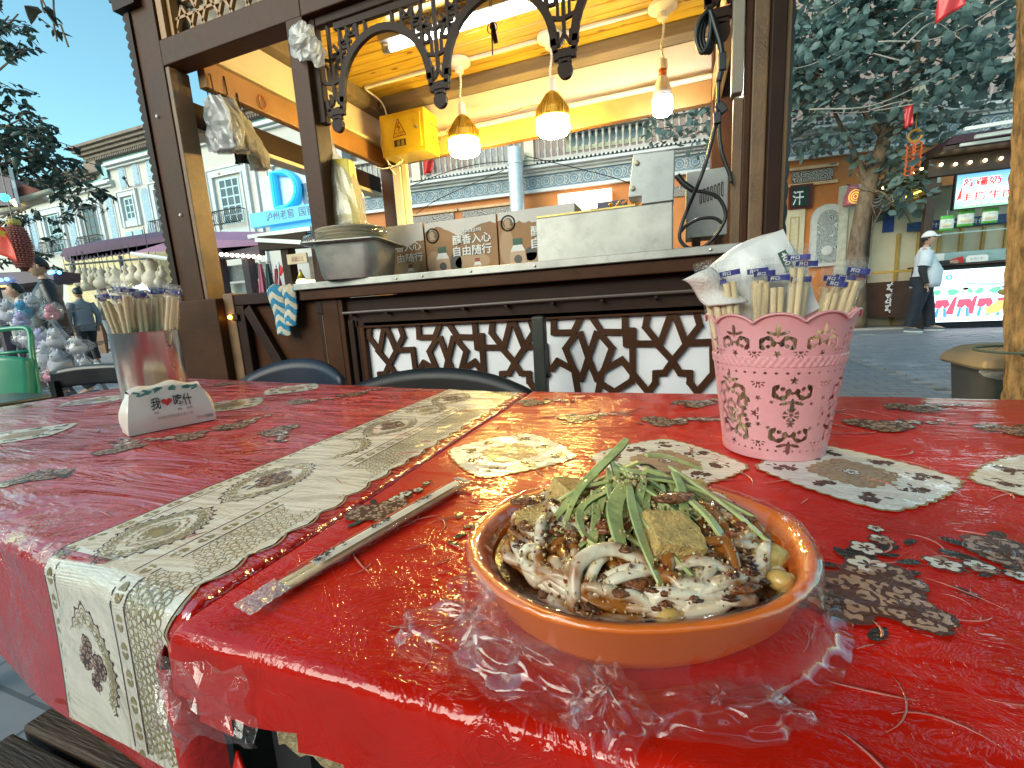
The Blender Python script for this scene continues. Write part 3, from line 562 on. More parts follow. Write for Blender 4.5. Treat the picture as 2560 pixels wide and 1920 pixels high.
# three fretwork arches
X0, PER = -1.358, .478; ah = MB(); TH = .018; ya = 1.642
ZT, ZS = 2.06, 1.775          # frame underside, springing height
def arch_z(t): return ZS + (1.995 - ZS) * math.sqrt(max(0, 1 - t * t))     # t in -1..1 across the opening
arms = [-1.312, -1.312 + PER, -1.312 + 2 * PER, -1.312 + 3 * PER]; HW = .034
for k in range(3):
    a, c = arms[k] + HW, arms[k + 1] - HW; mid, hw = (a + c) / 2, (c - a) / 2
    pts = [Vector((mid - hw * math.cos(t), ya, ZS + (1.995 - ZS) * math.sin(t))) for t in [math.pi * i / 22 for i in range(23)]]
    V = []; n_ = len(pts)
    for i, p in enumerate(pts):
        d = (pts[min(i + 1, n_ - 1)] - pts[max(i - 1, 0)]).normalized(); o = Vector((-d.z, 0, d.x)) * .013; V += [p - o + Vector((0, -TH / 2, 0)), p + o + Vector((0, -TH / 2, 0)), p + o + Vector((0, TH / 2, 0)), p - o + Vector((0, TH / 2, 0))]
    ah.add(V, [(4 * i + j, 4 * i + (j + 1) % 4, 4 * i + 4 + (j + 1) % 4, 4 * i + 4 + j) for i in range(n_ - 1) for j in range(4)])
    def up(x0, wd=.010, z_=None):
        zb = arch_z((x0 - mid) / hw) + .005
        if ZT - zb > .02: ah.bar((x0, ya, zb if z_ is None else max(zb, z_)), (x0, ya, ZT), wd, TH * .8, (0, 1, 0))
    for f in (-.90, -.72, -.5, -.3, .3, .5, .72, .90): up(mid + f * hw)
    for f in (-.95, -.80, -.62, .62, .80, .95):
        x0 = mid + f * hw; zb = max(arch_z(f), ZS); zz = zb + (ZT - zb) * .5; s_ = .030
        ah.bar((x0 - s_, ya, zz), (x0 + s_, ya, zz), .010, TH * .7, (0, 1, 0)); ah.bar((x0, ya, zz), (x0 - s_ * .8, ya, zz + .035), .010, TH * .7, (0, 1, 0)); ah.bar((x0, ya, zz), (x0 + s_ * .8, ya, zz + .035), .010, TH * .7, (0, 1, 0))
        if abs(f) > .7:
            for sx in (-1, 1):
                ah.bar((x0 + sx * .017, ya, zz - .05), (x0 + sx * .017, ya, zz - .016), .009, TH * .6, (0, 1, 0)); ah.bar((x0 - .017, ya, zz - .033 + sx * .017), (x0 + .017, ya, zz - .033 + sx * .017), .009, TH * .6, (0, 1, 0))
    ah.bar((mid - hw, ya, ZT - .012), (mid + hw, ya, ZT - .012), .024, TH, (0, 1, 0))
for i, x in enumerate(arms):
    zt = 1.712; zb = 1.745
    for sx in (-1, 1):
        ah.bar((x + sx * HW * .92, ya, 1.75), (x + sx * (HW + .004), ya, ZS + .02), .018, TH, (0, 1, 0))
    ah.bar((x - HW - .004, ya, 1.745), (x + HW + .004, ya, 1.745), .030, TH, (0, 1, 0)); ah.bar((x - .022, ya, 1.725), (x + .022, ya, 1.725), .018, TH, (0, 1, 0))
    ah.bar((x, ya, 1.80), (x, ya, ZT), .011, TH * .8, (0, 1, 0))
    for sx in (-1, 1):
        ah.bar((x, ya, 1.805), (x + sx * .018, ya, 1.775), .011, TH * .7, (0, 1, 0)); ah.bar((x + sx * .018, ya, 1.775), (x + sx * HW, ya, 1.775), .009, TH * .7, (0, 1, 0)); ah.bar((x + sx * .022, ya, 1.775), (x + sx * .022, ya, 1.815), .010, TH * .6, (0, 1, 0))
        ah.bar((x, ya, 1.85), (x + sx * (HW + .012), ya, 1.85 + .012), .011, TH * .7, (0, 1, 0)); ah.bar((x + sx * .02, ya, 1.86), (x + sx * .02, ya, 1.91), .009, TH * .6, (0, 1, 0)); ah.bar((x + sx * .02, ya, 1.91), (x + sx * .045, ya, 1.945), .010, TH * .7, (0, 1, 0))
        ah.bar((x, ya, 1.935), (x + sx * .06, ya, 1.955), .010, TH * .7, (0, 1, 0))
    ah.prism([(.026 * math.cos(t), .027 * math.sin(t)) for t in [2 * math.pi * k / 16 for k in range(16)]], (x, ya + TH / 2, 1.695), (1, 0, 0), (0, 0, 1), .018)
ah.build('fretwork_arch', brown_d, S)
# counter, its front and the side door
wood('steel_counter_top', [(-1.586, .30, 1.555, 2.12, 1.043, 1.071)], steel_w, .003); wood('counter_fascia', [(-1.57, .29, 1.572, 1.60, .998, 1.041)], brown); wood('counter_apron', [(-1.385, .20, 1.625, 1.65, .868, .997)], brown_d)
wood('counter_stile', [(-1.485, -1.372, 1.603, 1.66, .0, .997)], brown); wood('counter_stile', [(-1.365, -1.335, 1.615, 1.66, 0, .9), (-1.328, -1.312, 1.625, 1.66, 0, .9)], brown_d)
wood('lattice_backing', [(-1.35, .22, 1.649, 1.66, .05, .88)], white_p, 0); wood('inner_wall', [(-1.4, .2, 2.06, 2.10, 0, 1.04), (-2.1, .2, 3.12, 3.16, 0, 1.0)], brown_d)
LAT = [[(-.1588, .7642), (-.0637, .7618), (-.0102, .6999), (.0374, .7614), (.115, .7628)], [(-.013, .8732), (-.0492, .768)], [(-.0078, .8729), (.0286, .7702)], [(-.0902, .8805), (-.1009, .8216), (-.0595, .7661)], [(.0615, .8756), (.0765, .8191), (.0374, .7657)], [(-.0102, .6999), (-.0368, .6574), (-.0672, .6561), (-.0681, .6225), (-.0916, .586)], [(-.0102, .6999), (.0143, .6573), (.0465, .656), (.0468, .6232), (.0712, .5884)], [(-.1454, .8058), (-.1458, .6562), (-.0916, .586)], [(.1169, .7636), (.1209, .6537), (.0712, .5884)], [(-.3232, .8776), (-.3579, .8117), (-.434, .8133)], [(-.2959, .8763), (-.2526, .8095), (-.1433, .8044)], [(-.3325, .8053), (-.3051, .7148), (-.275, .6329)], [(-.2729, .8056), (-.3051, .7148), (-.3332, .6351)], [(-.3536, .7991), (-.3909, .7513), (-.3605, .6683), (-.3332, .6351)], [(-.2551, .796), (-.2181, .7499), (-.249, .6679), (-.275, .6329)], [(-.4475, .6735), (-.4241, .7045), (-.3605, .6683), (-.349, .5872)], [(-.249, .6679), (-.1836, .7063), (-.1449, .6539)], [(-.2584, .654), (-.2715, .5882)], [(-.169, .811), (-.1433, .8101), (-.1438, .7616), (-.1675, .7622), (-.169, .811)], [(-.145, .6448), (-.1517, .6265), (-.2122, .5866), (-.2525, .612)], [(-.4309, .8851), (-.4341, .811)], [(-.1703, .8724), (-.1712, .8067)]]
lt = MB()
for sh in (-1.1762, -.5881, 0, .5881):
    for sg_ in LAT:
        for mz in (0, 1):
            q = [(x + sh, z if not mz else 2 * .575 - z) for x, z in sg_]
            for p0, p1 in zip(q, q[1:]):
                if all(-1.32 < p[0] < .19 for p in (p0, p1)):
                    d = Vector((p1[0] - p0[0], 0, p1[1] - p0[1])).normalized() * .008
                    lt.bar(Vector((p0[0], 1.641, p0[1])) - d, Vector((p1[0], 1.641, p1[1])) + d, .0225, .011 + random.uniform(0, .0015), (0, 1, 0))
lt.build('star_lattice', brown, S)
wood('lattice_frame', [(-1.32, -1.29, 1.626, 1.655, .05, .875), (-1.29, .19, 1.625, 1.655, .862, .89)], brown)
wood('front_door', [(-2.02, -1.49, 1.642, 1.66, .06, 1.04)], brown); wood('door_rail', [(-2.02, -1.49, 1.605, 1.64, 1.0, 1.052), (-2.02, -1.965, 1.606, 1.64, .06, .998), (-1.53, -1.492, 1.62, 1.64, .06, .998)], brown_d)
MB().bar((-1.95, 1.622, .985), (-1.56, 1.622, .30), .055, .03, (0, 1, 0)).build('door_brace', brown_d, S, bevel=.003)
wood('hinge', [(-1.515, -1.478, 1.598, 1.604, .935, .995)], brown_d)
MB().box(-1.4865, -1.4845, 1.60, 1.603, .3, .93).build('worn_edge', ochre, S)
MB().tube([(-1.372, 1.60, .932), (-1.2, 1.60, .934), (-.9, 1.60, .931), (-.5, 1.60, .935), (.20, 1.60, .936)], .0055, 8).build('front_conduit', pm('conduit_grey_brown', (.13, .10, .085), .4), S)
q = MB()
for k in range(9): q.box(-1.33 + k * .18, -1.318 + k * .18, 1.592, 1.626, .918, .926)
q.build('conduit_clip', brown_d, S)
q = MB()
for x, z in ((-1.05, 1.056), (-.93, 1.056), (-.72, 1.057), (-.47, 1.056), (.1, 1.057)): q.sphere((x, 1.553, z), (.005, .003, .005), 8, 4)
q.build('screw', steel, S)
q = MB()
for x, y_, z in ((-2.31, 1.597, 1.9), (-2.27, 1.597, 1.45), (-2.1, 1.70, 1.64)): q.sphere((x, y_, z), .008, 8, 6)
q.build('screw', white_p, S)
# small warm indicator light on the door jamb
il = thing('indicator_light', ony(575, 793, 1.59), 'tiny glowing amber light on the brown door jamb', 'light'); MB().sphere(ony(575, 793, 1.593), .010, 10, 6).build('lamp_lens', emat('amber_glow', (1, .55, .04), 9), il); MB().box(-2.035, -2.0, 1.594, 1.601, .93, .96).build('lamp_base', brown_d, il)
# ---------------------------------------------------------------- lamps in the stall
bulbw = emat('warm_bulb_glow', (1, .69, .17), 115.); bulbc = emat('cool_bulb_glow', (.86, .95, 1.), 70.); tube_e = emat('tube_glow', (.88, .96, 1.), 6.)
goldh = pm('gold_heatsink', (.55, .38, .06), .35, metal=.6, var=.08)
def bulb(x, y, z1, kind, label):
    t = thing('pendant_bulb', (x, y, 2.455), label, 'lamp', 'bulbs hanging from the stall ceiling')
    MB().lathe([(.075, .012), (.075, -.006), (.05, -.02), (.03, -.03), (.028, -.055), (.006, -.065)], 24, (x, y, 2.455)).build('ceiling_rose', white, t, smooth=True, angle=40)
    tw = MB(); n = 40; zt, zb = 2.40, z1 + .30
    for ph in (0, math.pi): tw.tube([(x + .004 * math.cos(i * .9 + ph) + .006 * math.sin(i * .16), y + .004 * math.sin(i * .9 + ph), zt + (zb - zt) * i / n) for i in range(n + 1)], .004, 6)
    tw.build('twisted_cord', white, t, smooth=True)
    if kind == 'w':
        MB().lathe([(.014, .315), (.024, .305), (.026, .25), (.022, .235), (.03, .232)], 16, (x, y, z1)).build('bulb_socket', white, t, smooth=True, angle=40)
        hs = MB(); hs.lathe([(.028, .235), (.034, .22), (.092, .135), (.097, .10), (.097, .085)], 32, (x, y, z1))
        for k in range(30):
            a = 2 * math.pi * k / 30; c_, s_ = math.cos(a), math.sin(a); hs.bar((x + .036 * c_, y + .036 * s_, z1 + .222), (x + .097 * c_, y + .097 * s_, z1 + .137), .004, .012, (0, 0, 1)); hs.bar((x + .098 * c_, y + .098 * s_, z1 + .138), (x + .099 * c_, y + .099 * s_, z1 + .09), .004, .010, (c_, s_, 0))
        hs.build('heat_sink', goldh, t)
        MB().lathe([(.098, .086), (.100, .05), (.099, .02), (.088, .004), (.06, 0), (0, 0)], 28, (x, y, z1)).build('diffuser', bulbw, t, smooth=True)
    else:
        MB().lathe([(.013, .29), (.024, .282), (.027, .25), (.027, .235)], 16, (x, y, z1)).build('bulb_socket', white, t, smooth=True, angle=40)
        MB().lathe([(.022, .236), (.022, .20)], 16, (x, y, z1)).build('orange_collar', pm('orange_collar', (.62, .15, .04), .4), t, smooth=True)
        MB().lathe([(.022, .20), (.028, .19), (.047, .13), (.052, .09)], 24, (x, y, z1)).build('bulb_neck', white, t, smooth=True)
        MB().lathe([(.052, .09), (.053, .05), (.050, .015), (.035, .003), (0, 0)], 24, (x, y, z1)).build('diffuser', bulbc, t, smooth=True)
bulb(-1.302, 2.85, 1.912, 'w', 'left warm gold pendant bulb beside the yellow electric box')
bulb(-.705, 2.85, 1.930, 'w', 'middle warm gold pendant bulb below the hanging fretwork tip')
bulb(-.077, 2.85, 1.918, 'c', 'slim cool white pendant bulb with orange collar')
tl = thing('tube_light', (-1., 2.43, 2.45), 'long white fluorescent tube fixture glowing on the plank ceiling', 'light')
MB().box(-1.58, -.36, 2.39, 2.49, 2.425, 2.466).build('fixture_base', pm('fixture_white', (.55, .50, .44), .5), tl, bevel=.004)
MB().tube([(-1.53, 2.43, 2.395), (-.41, 2.43, 2.395)], .017, 14).build('glass_tube', tube_e, tl, smooth=True)
q = MB(); q.tube([(-1.57, 2.43, 2.395), (-1.525, 2.43, 2.395)], .018, 12).tube([(-.415, 2.43, 2.395), (-.37, 2.43, 2.395)], .018, 12); q.box(-1.575, -1.56, 2.415, 2.445, 2.38, 2.426); q.build('end_cap', steel, tl)
cn = thing('cable_conduit', (-1, 2.85, 2.45), 'straight white cable conduit running along the plank ceiling', 'conduit')
MB().box(-2.02, -1.38, 2.838, 2.862, 2.452, 2.468).box(-1.225, -.785, 2.838, 2.862, 2.452, 2.468).box(-.625, -.155, 2.838, 2.862, 2.452, 2.468).build('trunking', white, cn, bevel=.003)
MB().tube(cat([(-2.02, 2.85, 2.45), (-2.0, 3.0, 2.42), (-1.99, 3.04, 2.33), (-1.98, 3.03, 2.27)]), .006, 6).build('loose_cable', white, cn, smooth=True)
# ---------------------------------------------------------------- yellow electric box in the corner
ybx = pm('yellow_enamel', (.62, .43, .02), .35, var=.06, scale=3, dirt=.25)
eb = thing('electric_box', (-1.79, 3., 2.0), 'yellow metal electric box with warning triangle in the ceiling corner', 'electric box')
bx0, bx1, by, bz0, bz1 = -1.966, -1.612, 2.9, 2.014, 2.285
MB().box(bx0, bx1, by, 3.09, bz0, bz1).build('box_body', ybx, eb, bevel=.004); dr = MB().box(bx0 + .028, bx1 - .028, by - .008, by - .001, bz0 + .028, bz1 - .028).build('box_door', ybx, eb, bevel=.002)
ink = pm('sign_ink_red', (.20, .02, .01), .5, var=0); inkb = pm('black_ink', (.012, .012, .012), .5, var=0)
tq = MB(); c3 = [Vector((-1.86, by - .0095, 2.125)), Vector((-1.755, by - .0095, 2.130)), Vector((-1.812, by - .0095, 2.240))]
for a, c in zip(c3, c3[1:] + c3[:1]): tq.bar(a, c, .0045, .001, (0, 1, 0))
for a, c in (((-1.805, 2.215), (-1.822, 2.185)), ((-1.822, 2.185), (-1.80, 2.187)), ((-1.80, 2.187), (-1.814, 2.160))): tq.bar((a[0], by - .0095, a[1]), (c[0], by - .0095, c[1]), .006, .001, (0, 1, 0))
tq.build('warning_triangle', ink, eb)
text('当心触电', ink, eb, (-1.845, by - .009, 2.142), (.075, 0, 0), (0, 0, .014)); text('请勿靠近', ink, eb, (-1.832, by - .009, 2.131), (.05, 0, 0), (0, 0, .007))
MB().box(-1.855, -1.762, by - .0105, by - .0085, 2.063, 2.105).build('name_plate', inkb, eb)
q = MB()
for r_ in range(4):
    for c_ in range(2): q.box(-1.832 + c_ * .034, -1.808 + c_ * .034, by - .0115, by - .0108, 2.068 + r_ * .0085, 2.0735 + r_ * .0085)
q.build('name_plate_print', gold_l, eb); MB().sphere((-1.672, by - .009, 2.165), (.011, .006, .011), 12, 6).build('door_lock', steel, eb)
wr = thing('loose_wiring', (-1.95, 3.05, 2.0), 'tangle of thin loose wires around the yellow electric box', 'wires'); q = MB()
for p in ([(-1.972, 2.96, 2.25), (-1.99, 2.97, 2.15), (-1.975, 2.98, 2.06), (-1.99, 3.0, 1.99), (-1.96, 3.03, 1.93)], [(-1.972, 2.93, 2.2), (-2.0, 2.94, 2.12), (-1.965, 2.94, 2.01), (-1.93, 2.97, 1.97), (-1.89, 3.0, 2.005)], [(-2.05, 2.9, 1.97), (-1.99, 2.92, 1.95), (-1.93, 2.95, 1.96), (-1.86, 2.95, 1.97), (-1.84, 2.95, 2.0), (-1.87, 2.95, 2.014)]): q.tube(cat(p), .004, 5)
q.build('white_wires', white, wr, smooth=True); q = MB()
for p in ([(-1.608, 2.98, 2.2), (-1.57, 3.02, 2.17), (-1.57, 3.06, 2.11), (-1.60, 3.05, 2.09)], [(-1.608, 3.0, 2.12), (-1.56, 3.06, 2.1), (-1.5, 3.06, 2.185), (-1.35, 3.06, 2.185), (-1.1, 3.06, 2.19), (-.9, 3.07, 2.21), (-.75, 3.07, 2.19)]): q.tube(cat(p), .0035, 5)
q.build('red_wires', pm('wire_red', (.45, .10, .05), .5), wr, smooth=True)
# keys hanging on a string
ky = thing('key_ring', (-.62, 2.0, 2.3), 'small bunch of keys hanging on a cord below the tube light', 'keys'); kc = ony(1230, 62, 1.95)
MB().tube([kc + Vector((-.006, 0, .29)), kc + Vector((-.004, 0, .02))], .0025, 5).tube([kc + Vector((.004, 0, .29)), kc + Vector((.004, 0, .02))], .0025, 5).build('cord', pm('green_cord', (.2, .3, .26), .6), ky)
q = MB(); q.tube([kc + Vector((.022 * math.cos(t), 0, .022 * math.sin(t) - .012)) for t in [2 * math.pi * k / 16 for k in range(17)]], .0022, 5, cap=False)
q.bar(kc + Vector((0, -.003, .01)), kc + Vector((-.004, -.003, -.115)), .006, .003, (0, 1, 0)).bar(kc + Vector((.004, .003, 0)), kc + Vector((.012, .003, -.07)), .018, .006, (0, 1, 0)).sphere(kc + Vector((0, 0, -.005)), (.012, .004, .014)); q.build('keys', pm('dark_brass', (.10, .08, .05), .35, metal=.7), ky)
# ---------------------------------------------------------------- crumpled film helper
def crumple(nm, c, r, m, parent, seed=0, amp=.3, n=22, k=14, freq=9., thick=0, smooth=False):
    q = MB(); q.sphere((0, 0, 0), 1., n, k); vs = []
    for v in q.v:
        p = Vector(v); d = mn.noise(p * 1.7 + Vector((seed, 3, 1))) * amp + mn.noise(p * freq * .5 + Vector((1, seed, 7))) * amp * .5
        f = 1 + d; vs.append((c[0] + r[0] * p.x * f, c[1] + r[1] * p.y * f, c[2] + r[2] * p.z * f))
    q.v = vs; return q.build(nm, m, parent, smooth=smooth)
clear = film_mat('clear_film'); milky = film_mat('milky_film', base=.03, milk=.55, rough=.2, fres=.3, bump=.3); milky2 = film_mat('cream_film', tint=(1, .95, .85), base=.03, milk=.75, rough=.25, fres=.25, bump=.3)
cb = thing('plastic_tuft', ony(758, 115, 1.58), 'crumpled knot of clear plastic stuck on the arch post', 'plastic bag'); crumple('film', ony(757, 108, 1.58), (.058, .03, .062), film_mat('tuft_film', base=.04, milk=.5, fres=.35), cb, 2, .5); crumple('film', ony(795, 135, 1.59), (.03, .02, .04), MATS['tuft_film'], cb, 5, .5)
# hanging bag packs in the left bay
def bag_pack(label, px, py, w, h, y, m, n, tilt, seed):
    p = ony(px, py, y); t = thing('bag_bundle', p, label, 'plastic bags', 'packs of carrier bags hanging in the stall')
    for k in range(n):
        def f(u, v, k=k):
            a = (u - .5) * w * (.55 + .45 * min(1, v * 3)); z = -v * h; s_ = mn.noise(Vector((u * 4, v * 5, seed + k * 3.1))) * .018
            return p + Vector((a + tilt * v + .012 * math.sin(v * 5 + k), .010 * k + s_ + .01 * math.sin(u * 9 + k), z))
        MB().grid(f, 9, 12).build('bag_sheet', m, t, solid=.0012)
    MB().tube([p + Vector((0, .01, .10)), p + Vector((-.012, 0, .02)), p + Vector((0, -.01, -.02)), p + Vector((.015, .01, .02)), p + Vector((.01, .01, .10))], .003, 5).build('strap', brown_d, t)
bag_pack('pack of grey white carrier bags hanging in the left bay of the stall', 525, 240, .17, .24, 1.72, milky, 6, .03, 1)
bag_pack('pale grey bag pack with soft folds hanging below the side header', 560, 245, .13, .25, 1.80, milky2, 5, .05, 4)
bag_pack('black carrier bag pack hanging between two pale packs', 592, 285, .07, .23, 1.86, black, 3, -.02, 8)
bag_pack('long cream bag pack hanging nearest the middle post', 605, 300, .09, .25, 1.92, milky2, 5, .06, 12)
rb = thing('rubber_band', (-2.09, 1.95, 2.1), 'orange rubber band hanging on a nail of the side header', 'rubber band'); p = Vector((-2.092, 2.02, 2.105)); MB().tube([p + Vector((0, .022 * math.cos(t), .032 * math.sin(t) - .03)) for t in [2 * math.pi * k / 14 for k in range(15)]], .003, 5, cap=False).sphere(p, .006).build('band', pm('orange_band', (.5, .12, .04), .5), rb)
# ---------------------------------------------------------------- things on the counter
CT = 1.0715
pn = thing('steel_pan', (-1.30, 1.66, CT), 'deep dented steel food pan on the left end of the counter', 'pan', rot=0)
def rrect(w, d, r, n=5): return [(sx * (w / 2 - r) + r * math.cos(a), sy * (d / 2 - r) + r * math.sin(a)) for sx, sy, a0 in ((1, 1, 0), (-1, 1, 90), (-1, -1, 180), (1, -1, 270)) for a in [R_(a0 + 90 * i / n) for i in range(n + 1)]]
def loft(mb, rings, m=0, cap=True):
    n = len(rings[0]); base = [p for r in rings for p in r]; fs = [(i * n + j, i * n + (j + 1) % n, (i + 1) * n + (j + 1) % n, (i + 1) * n + j) for i in range(len(rings) - 1) for j in range(n)]
    if cap: fs.append(tuple(range(n - 1, -1, -1)))
    mb.add(base, fs, m)
ca, sa = math.cos(R_(13)), math.sin(R_(13))
def pr(w, d, r, z, c=(-1.295, 1.645)): return [(c[0] + x * ca - y * sa, c[1] + x * sa + y * ca, z) for x, y in rrect(w, d, r)]
q = MB(); loft(q, [pr(.235, .235, .05, CT), pr(.25, .25, .05, CT + .02), pr(.275, .275, .05, CT + .142), pr(.335, .335, .03, CT + .145), pr(.335, .335, .03, CT + .149), pr(.27, .27, .05, CT + .146), pr(.245, .245, .05, CT + .03), pr(.1, .1, .04, CT + .028)]); q.build('pan_body', steel_w, pn, smooth=True, angle=35)
ps = thing('plate_stack', (-1.30, 1.66, CT + .15), 'stack of bagged cream plates piled in the steel pan', 'plates')
q = MB(); cxp, cyp = -1.33, 1.66
for k in range(5): z = CT + .135 + .014 * k; q.lathe([(.07, 0), (.11, .006), (.155, .016), (.158, .021), (.152, .021), (.11, .012), (.0, .008)], 32, (cxp + random.uniform(-.006, .006), cyp, z), sy=.85)
q.build('plate', pm('cream_plate', (.62, .56, .42), .35, var=.06), ps, smooth=True, angle=50)
crumple('plate_bag', (-1.40, 1.60, CT + .165), (.10, .10, .035), clear, ps, 9, .3); crumple('plate_bag', (-1.30, 1.66, CT + .20), (.15, .12, .035), clear, ps, 3, .25)
yb = thing('yellow_box_bag', (-1.41, 1.70, 1.31), 'clear bag holding a yellow packet hung above the plates', 'bag')
q = MB(); q.prism([(-.10, 0), (.095, 0), (.075, .275), (-.085, .295)], (-1.395, 1.73, 1.306), (1, 0, 0), (0, 0, 1), .05); q.build('yellow_packet', pm('packet_yellow', (.66, .52, .03), .45, var=.06, scale=3), yb, bevel=.004)
q = MB().box(-1.56, -1.50, 1.70, 1.73, 1.33, 1.45).build('white_packet', white_p, yb); yf = 1.679
text('西域', inkb, yb, (-1.445, yf, 1.52), (.06, 0, 0), (0, 0, .028), bold=.01); q = MB()
for a, c in (((-1.452, 1.515), (-1.452, 1.57)), ((-1.452, 1.57), (-1.40, 1.57)), ((-1.452, 1.515), (-1.42, 1.515))): q.bar((a[0], yf - .001, a[1]), (c[0], yf - .001, c[1]), .002, .001, (0, 1, 0))
q.box(-1.425, -1.418, yf - .001, yf - .0002, 1.345, 1.40); q.build('packet_print', inkb, yb); text('20', inkb, yb, (-1.41, yf, 1.43), (.032, 0, 0), (0, 0, .025), bold=.0); text('尝', inkb, yb, (-1.385, yf, 1.36), (.018, 0, 0), (0, 0, .024))
def bagf(u, v):
    a = 2 * math.pi * u; w = (.012, .03, .085, .118, .128, .13, .118)[min(6, int(v * 6.99))]; k = v * 6; i = min(5, int(k)); ws = (.012, .028, .075, .105, .122, .132, .122); w = ws[i] + (ws[i + 1] - ws[i]) * (k - i)
    f = 1 + .16 * mn.noise(Vector((math.cos(a) * 3, math.sin(a) * 3, v * 4))) + .08 * math.sin(a * 9) * (1 - v)
    return Vector((-1.415 + .02 * v + w * math.cos(a) * f, 1.70 + w * .42 * math.sin(a) * f, 1.685 - .40 * v))
MB().grid(bagf, 36, 18).build('clear_bag', film_mat('bag_film', base=.05, milk=.36, fres=.5), yb, smooth=False)
MB().tube([(-1.415, 1.70, 1.68), (-1.408, 1.695, 1.72)], .006, 6).build('hook', steel, yb)
# cardboard boxes with drink print behind the counter
kraft = pm('kraft_print', (.34, .175, .075), .65, var=.12, scale=5, dirt=.1); cup_g = pm('bottle_cap_green', (.02, .09, .05), .5, var=0); cup_r = pm('bottle_cap_red', (.28, .045, .03), .5, var=0); milk_p = pm('bottle_milk_tea', (.55, .36, .22), .5, var=.1); beige = pm('print_beige', (.46, .29, .16), .6, var=.05); greyp = pm('print_grey', (.10, .09, .08), .6, var=0); torn = pm('torn_paper', (.66, .62, .58), .8, var=.06); whiteprint = pm('white_print', (.78, .76, .72), .6, var=0)
yc = 1.95
def carton(x0, x1, z1, label, tear, words, bot, seed):
    rr = random.Random(seed); t = thing('drink_carton', ((x0 + x1) / 2, yc, CT), label, 'carton', 'printed drink cartons standing on the counter')
    MB().box(x0, x1 - .003, yc, yc + .16, CT, z1).build('carton_body', kraft, t); n = 24
    pts = [(x0 + (x1 - .004 - x0) * i / n, tear(i / n) + rr.uniform(-.006, .006)) for i in range(n + 1)] + [(x1 - .004, z1), (x0 + .001, z1)]
    MB().prism(pts, (0, yc - .0004, 0), (1, 0, 0), (0, 0, 1), .0012).build('torn_liner', torn, t); f = yc - .0012
    def disc(cx, cz, rx, rz, m, l, nm='print_shape', a0=0, a1=2 * math.pi): q = MB(); q.prism([(cx + rx * math.cos(a0 + (a1 - a0) * k / 20), cz + rz * math.sin(a0 + (a1 - a0) * k / 20)) for k in range(20)], (0, f - l * .0002, 0), (1, 0, 0), (0, 0, 1), .0001); q.build(nm, m, t)
    for (cx, cz, rx, rz) in bot[2]: disc(cx, cz, rx, rz, beige, 0)
    for (cx, cz, rx, rz) in bot[3]: disc(cx, cz, rx, rz, greyp, 0)
    for cx, top, s_, mcap in bot[0]:
        pz = [(-.4, -1.9), (.4, -1.9), (.42, -.9), (.36, -.55), (.22, -.3), (-.22, -.3), (-.36, -.55), (-.42, -.9)]; pz = [(a, max(c, (CT + .001 - top) / s_)) for a, c in pz]
        MB().prism([(cx + a * s_, top + c * s_) for a, c in pz], (0, f - .0004, 0), (1, 0, 0), (0, 0, 1), .0001).build('bottle_print', milk_p, t)
        MB().prism([(cx + a * s_, top + c * s_) for a, c in ((-.36, -.58), (.36, -.58), (.22, -.3), (-.22, -.3))], (0, f - .0005, 0), (1, 0, 0), (0, 0, 1), .0001).build('bottle_milk_print', whiteprint, t)
        MB().prism([(cx + a * s_, top + c * s_) for a, c in ((-.23, -.3), (.23, -.3), (.23, 0), (-.23, 0))], (0, f - .0006, 0), (1, 0, 0), (0, 0, 1), .0001).build('bottle_cap_print', mcap, t)
        if top - s_ * 1.1 > CT + .03: disc(cx, top - s_ * .95, s_ * .2, s_ * .2, greyp, 4, 'bottle_badge')
    for cx, cz, r_ in bot[1]:
        q = MB(); q.tube([(cx + r_ * math.cos(a), f - .0006, cz + r_ * math.sin(a)) for a in [2 * math.pi * k / 22 for k in range(23)]], .0035, 4, cap=False); q.build('round_logo', inkb, t); disc(cx, cz, r_ * .72, r_ * .72, greyp, 3, 'logo_face'); disc(cx - r_ * .1, cz + r_ * .1, r_ * .45, r_ * .5, beige, 4, 'logo_head'); disc(cx, cz - r_ * .45, r_ * .5, r_ * .2, beige, 5, 'logo_bust')
    for w, x, z, wd, ht in words:
        text(w, inkb, t, (x + .0012, f - .0006, z - .0015), (wd, 0, 0), (0, 0, ht), bold=.035, name='print_shadow'); text(w, whiteprint, t, (x, f - .0010, z), (wd, 0, 0), (0, 0, ht), bold=.02)
zz = lambda r_: r_ * yc + .92
carton(-1.60, -1.135, zz(.215), 'kraft drink carton with torn white top beside the steel pan', lambda u: zz(.152 + .05 * max(0, u - .55)), [('香入心', zz(0) * 0 - 1.30, zz(.150), .145, .042), ('由随行', -1.295, zz(.124), .145, .042)], ([(-1.225, zz(.118), .055, cup_r)], [], [(-1.24, zz(.115), .07, .045)], []), 1)
carton(-1.130, -.758, zz(.211), 'kraft drink carton with green capped and red capped bottle print', lambda u: zz(.186 + .012 * math.sin(u * 9)), [('醇香入心', -.985, zz(.152), .195, .045), ('自由随行', -.985, zz(.126), .195, .045), ('塔克拉玛', -.945, zz(.178), .11, .016)], ([(-1.045, zz(.152), .095, cup_g), (-.865, zz(.118), .055, cup_r)], [(-1.09, zz(.180), .032)], [(-.89, zz(.110), .09, .04), (-1.09, zz(.118), .04, .05)], [(-.975, zz(.112), .03, .05)]), 2)
carton(-.753, -.40, zz(.212), 'kraft drink carton half hidden behind the steel fryer', lambda u: zz(.196 - .03 * u), [('醇', -.600, zz(.152), .045, .045), ('自', -.600, zz(.126), .045, .045)], ([(-.665, zz(.152), .095, cup_g)], [(-.705, zz(.187), .032)], [(-.715, zz(.135), .035, .08), (-.60, zz(.108), .05, .02)], [(-.605, zz(.115), .03, .03)]), 3)
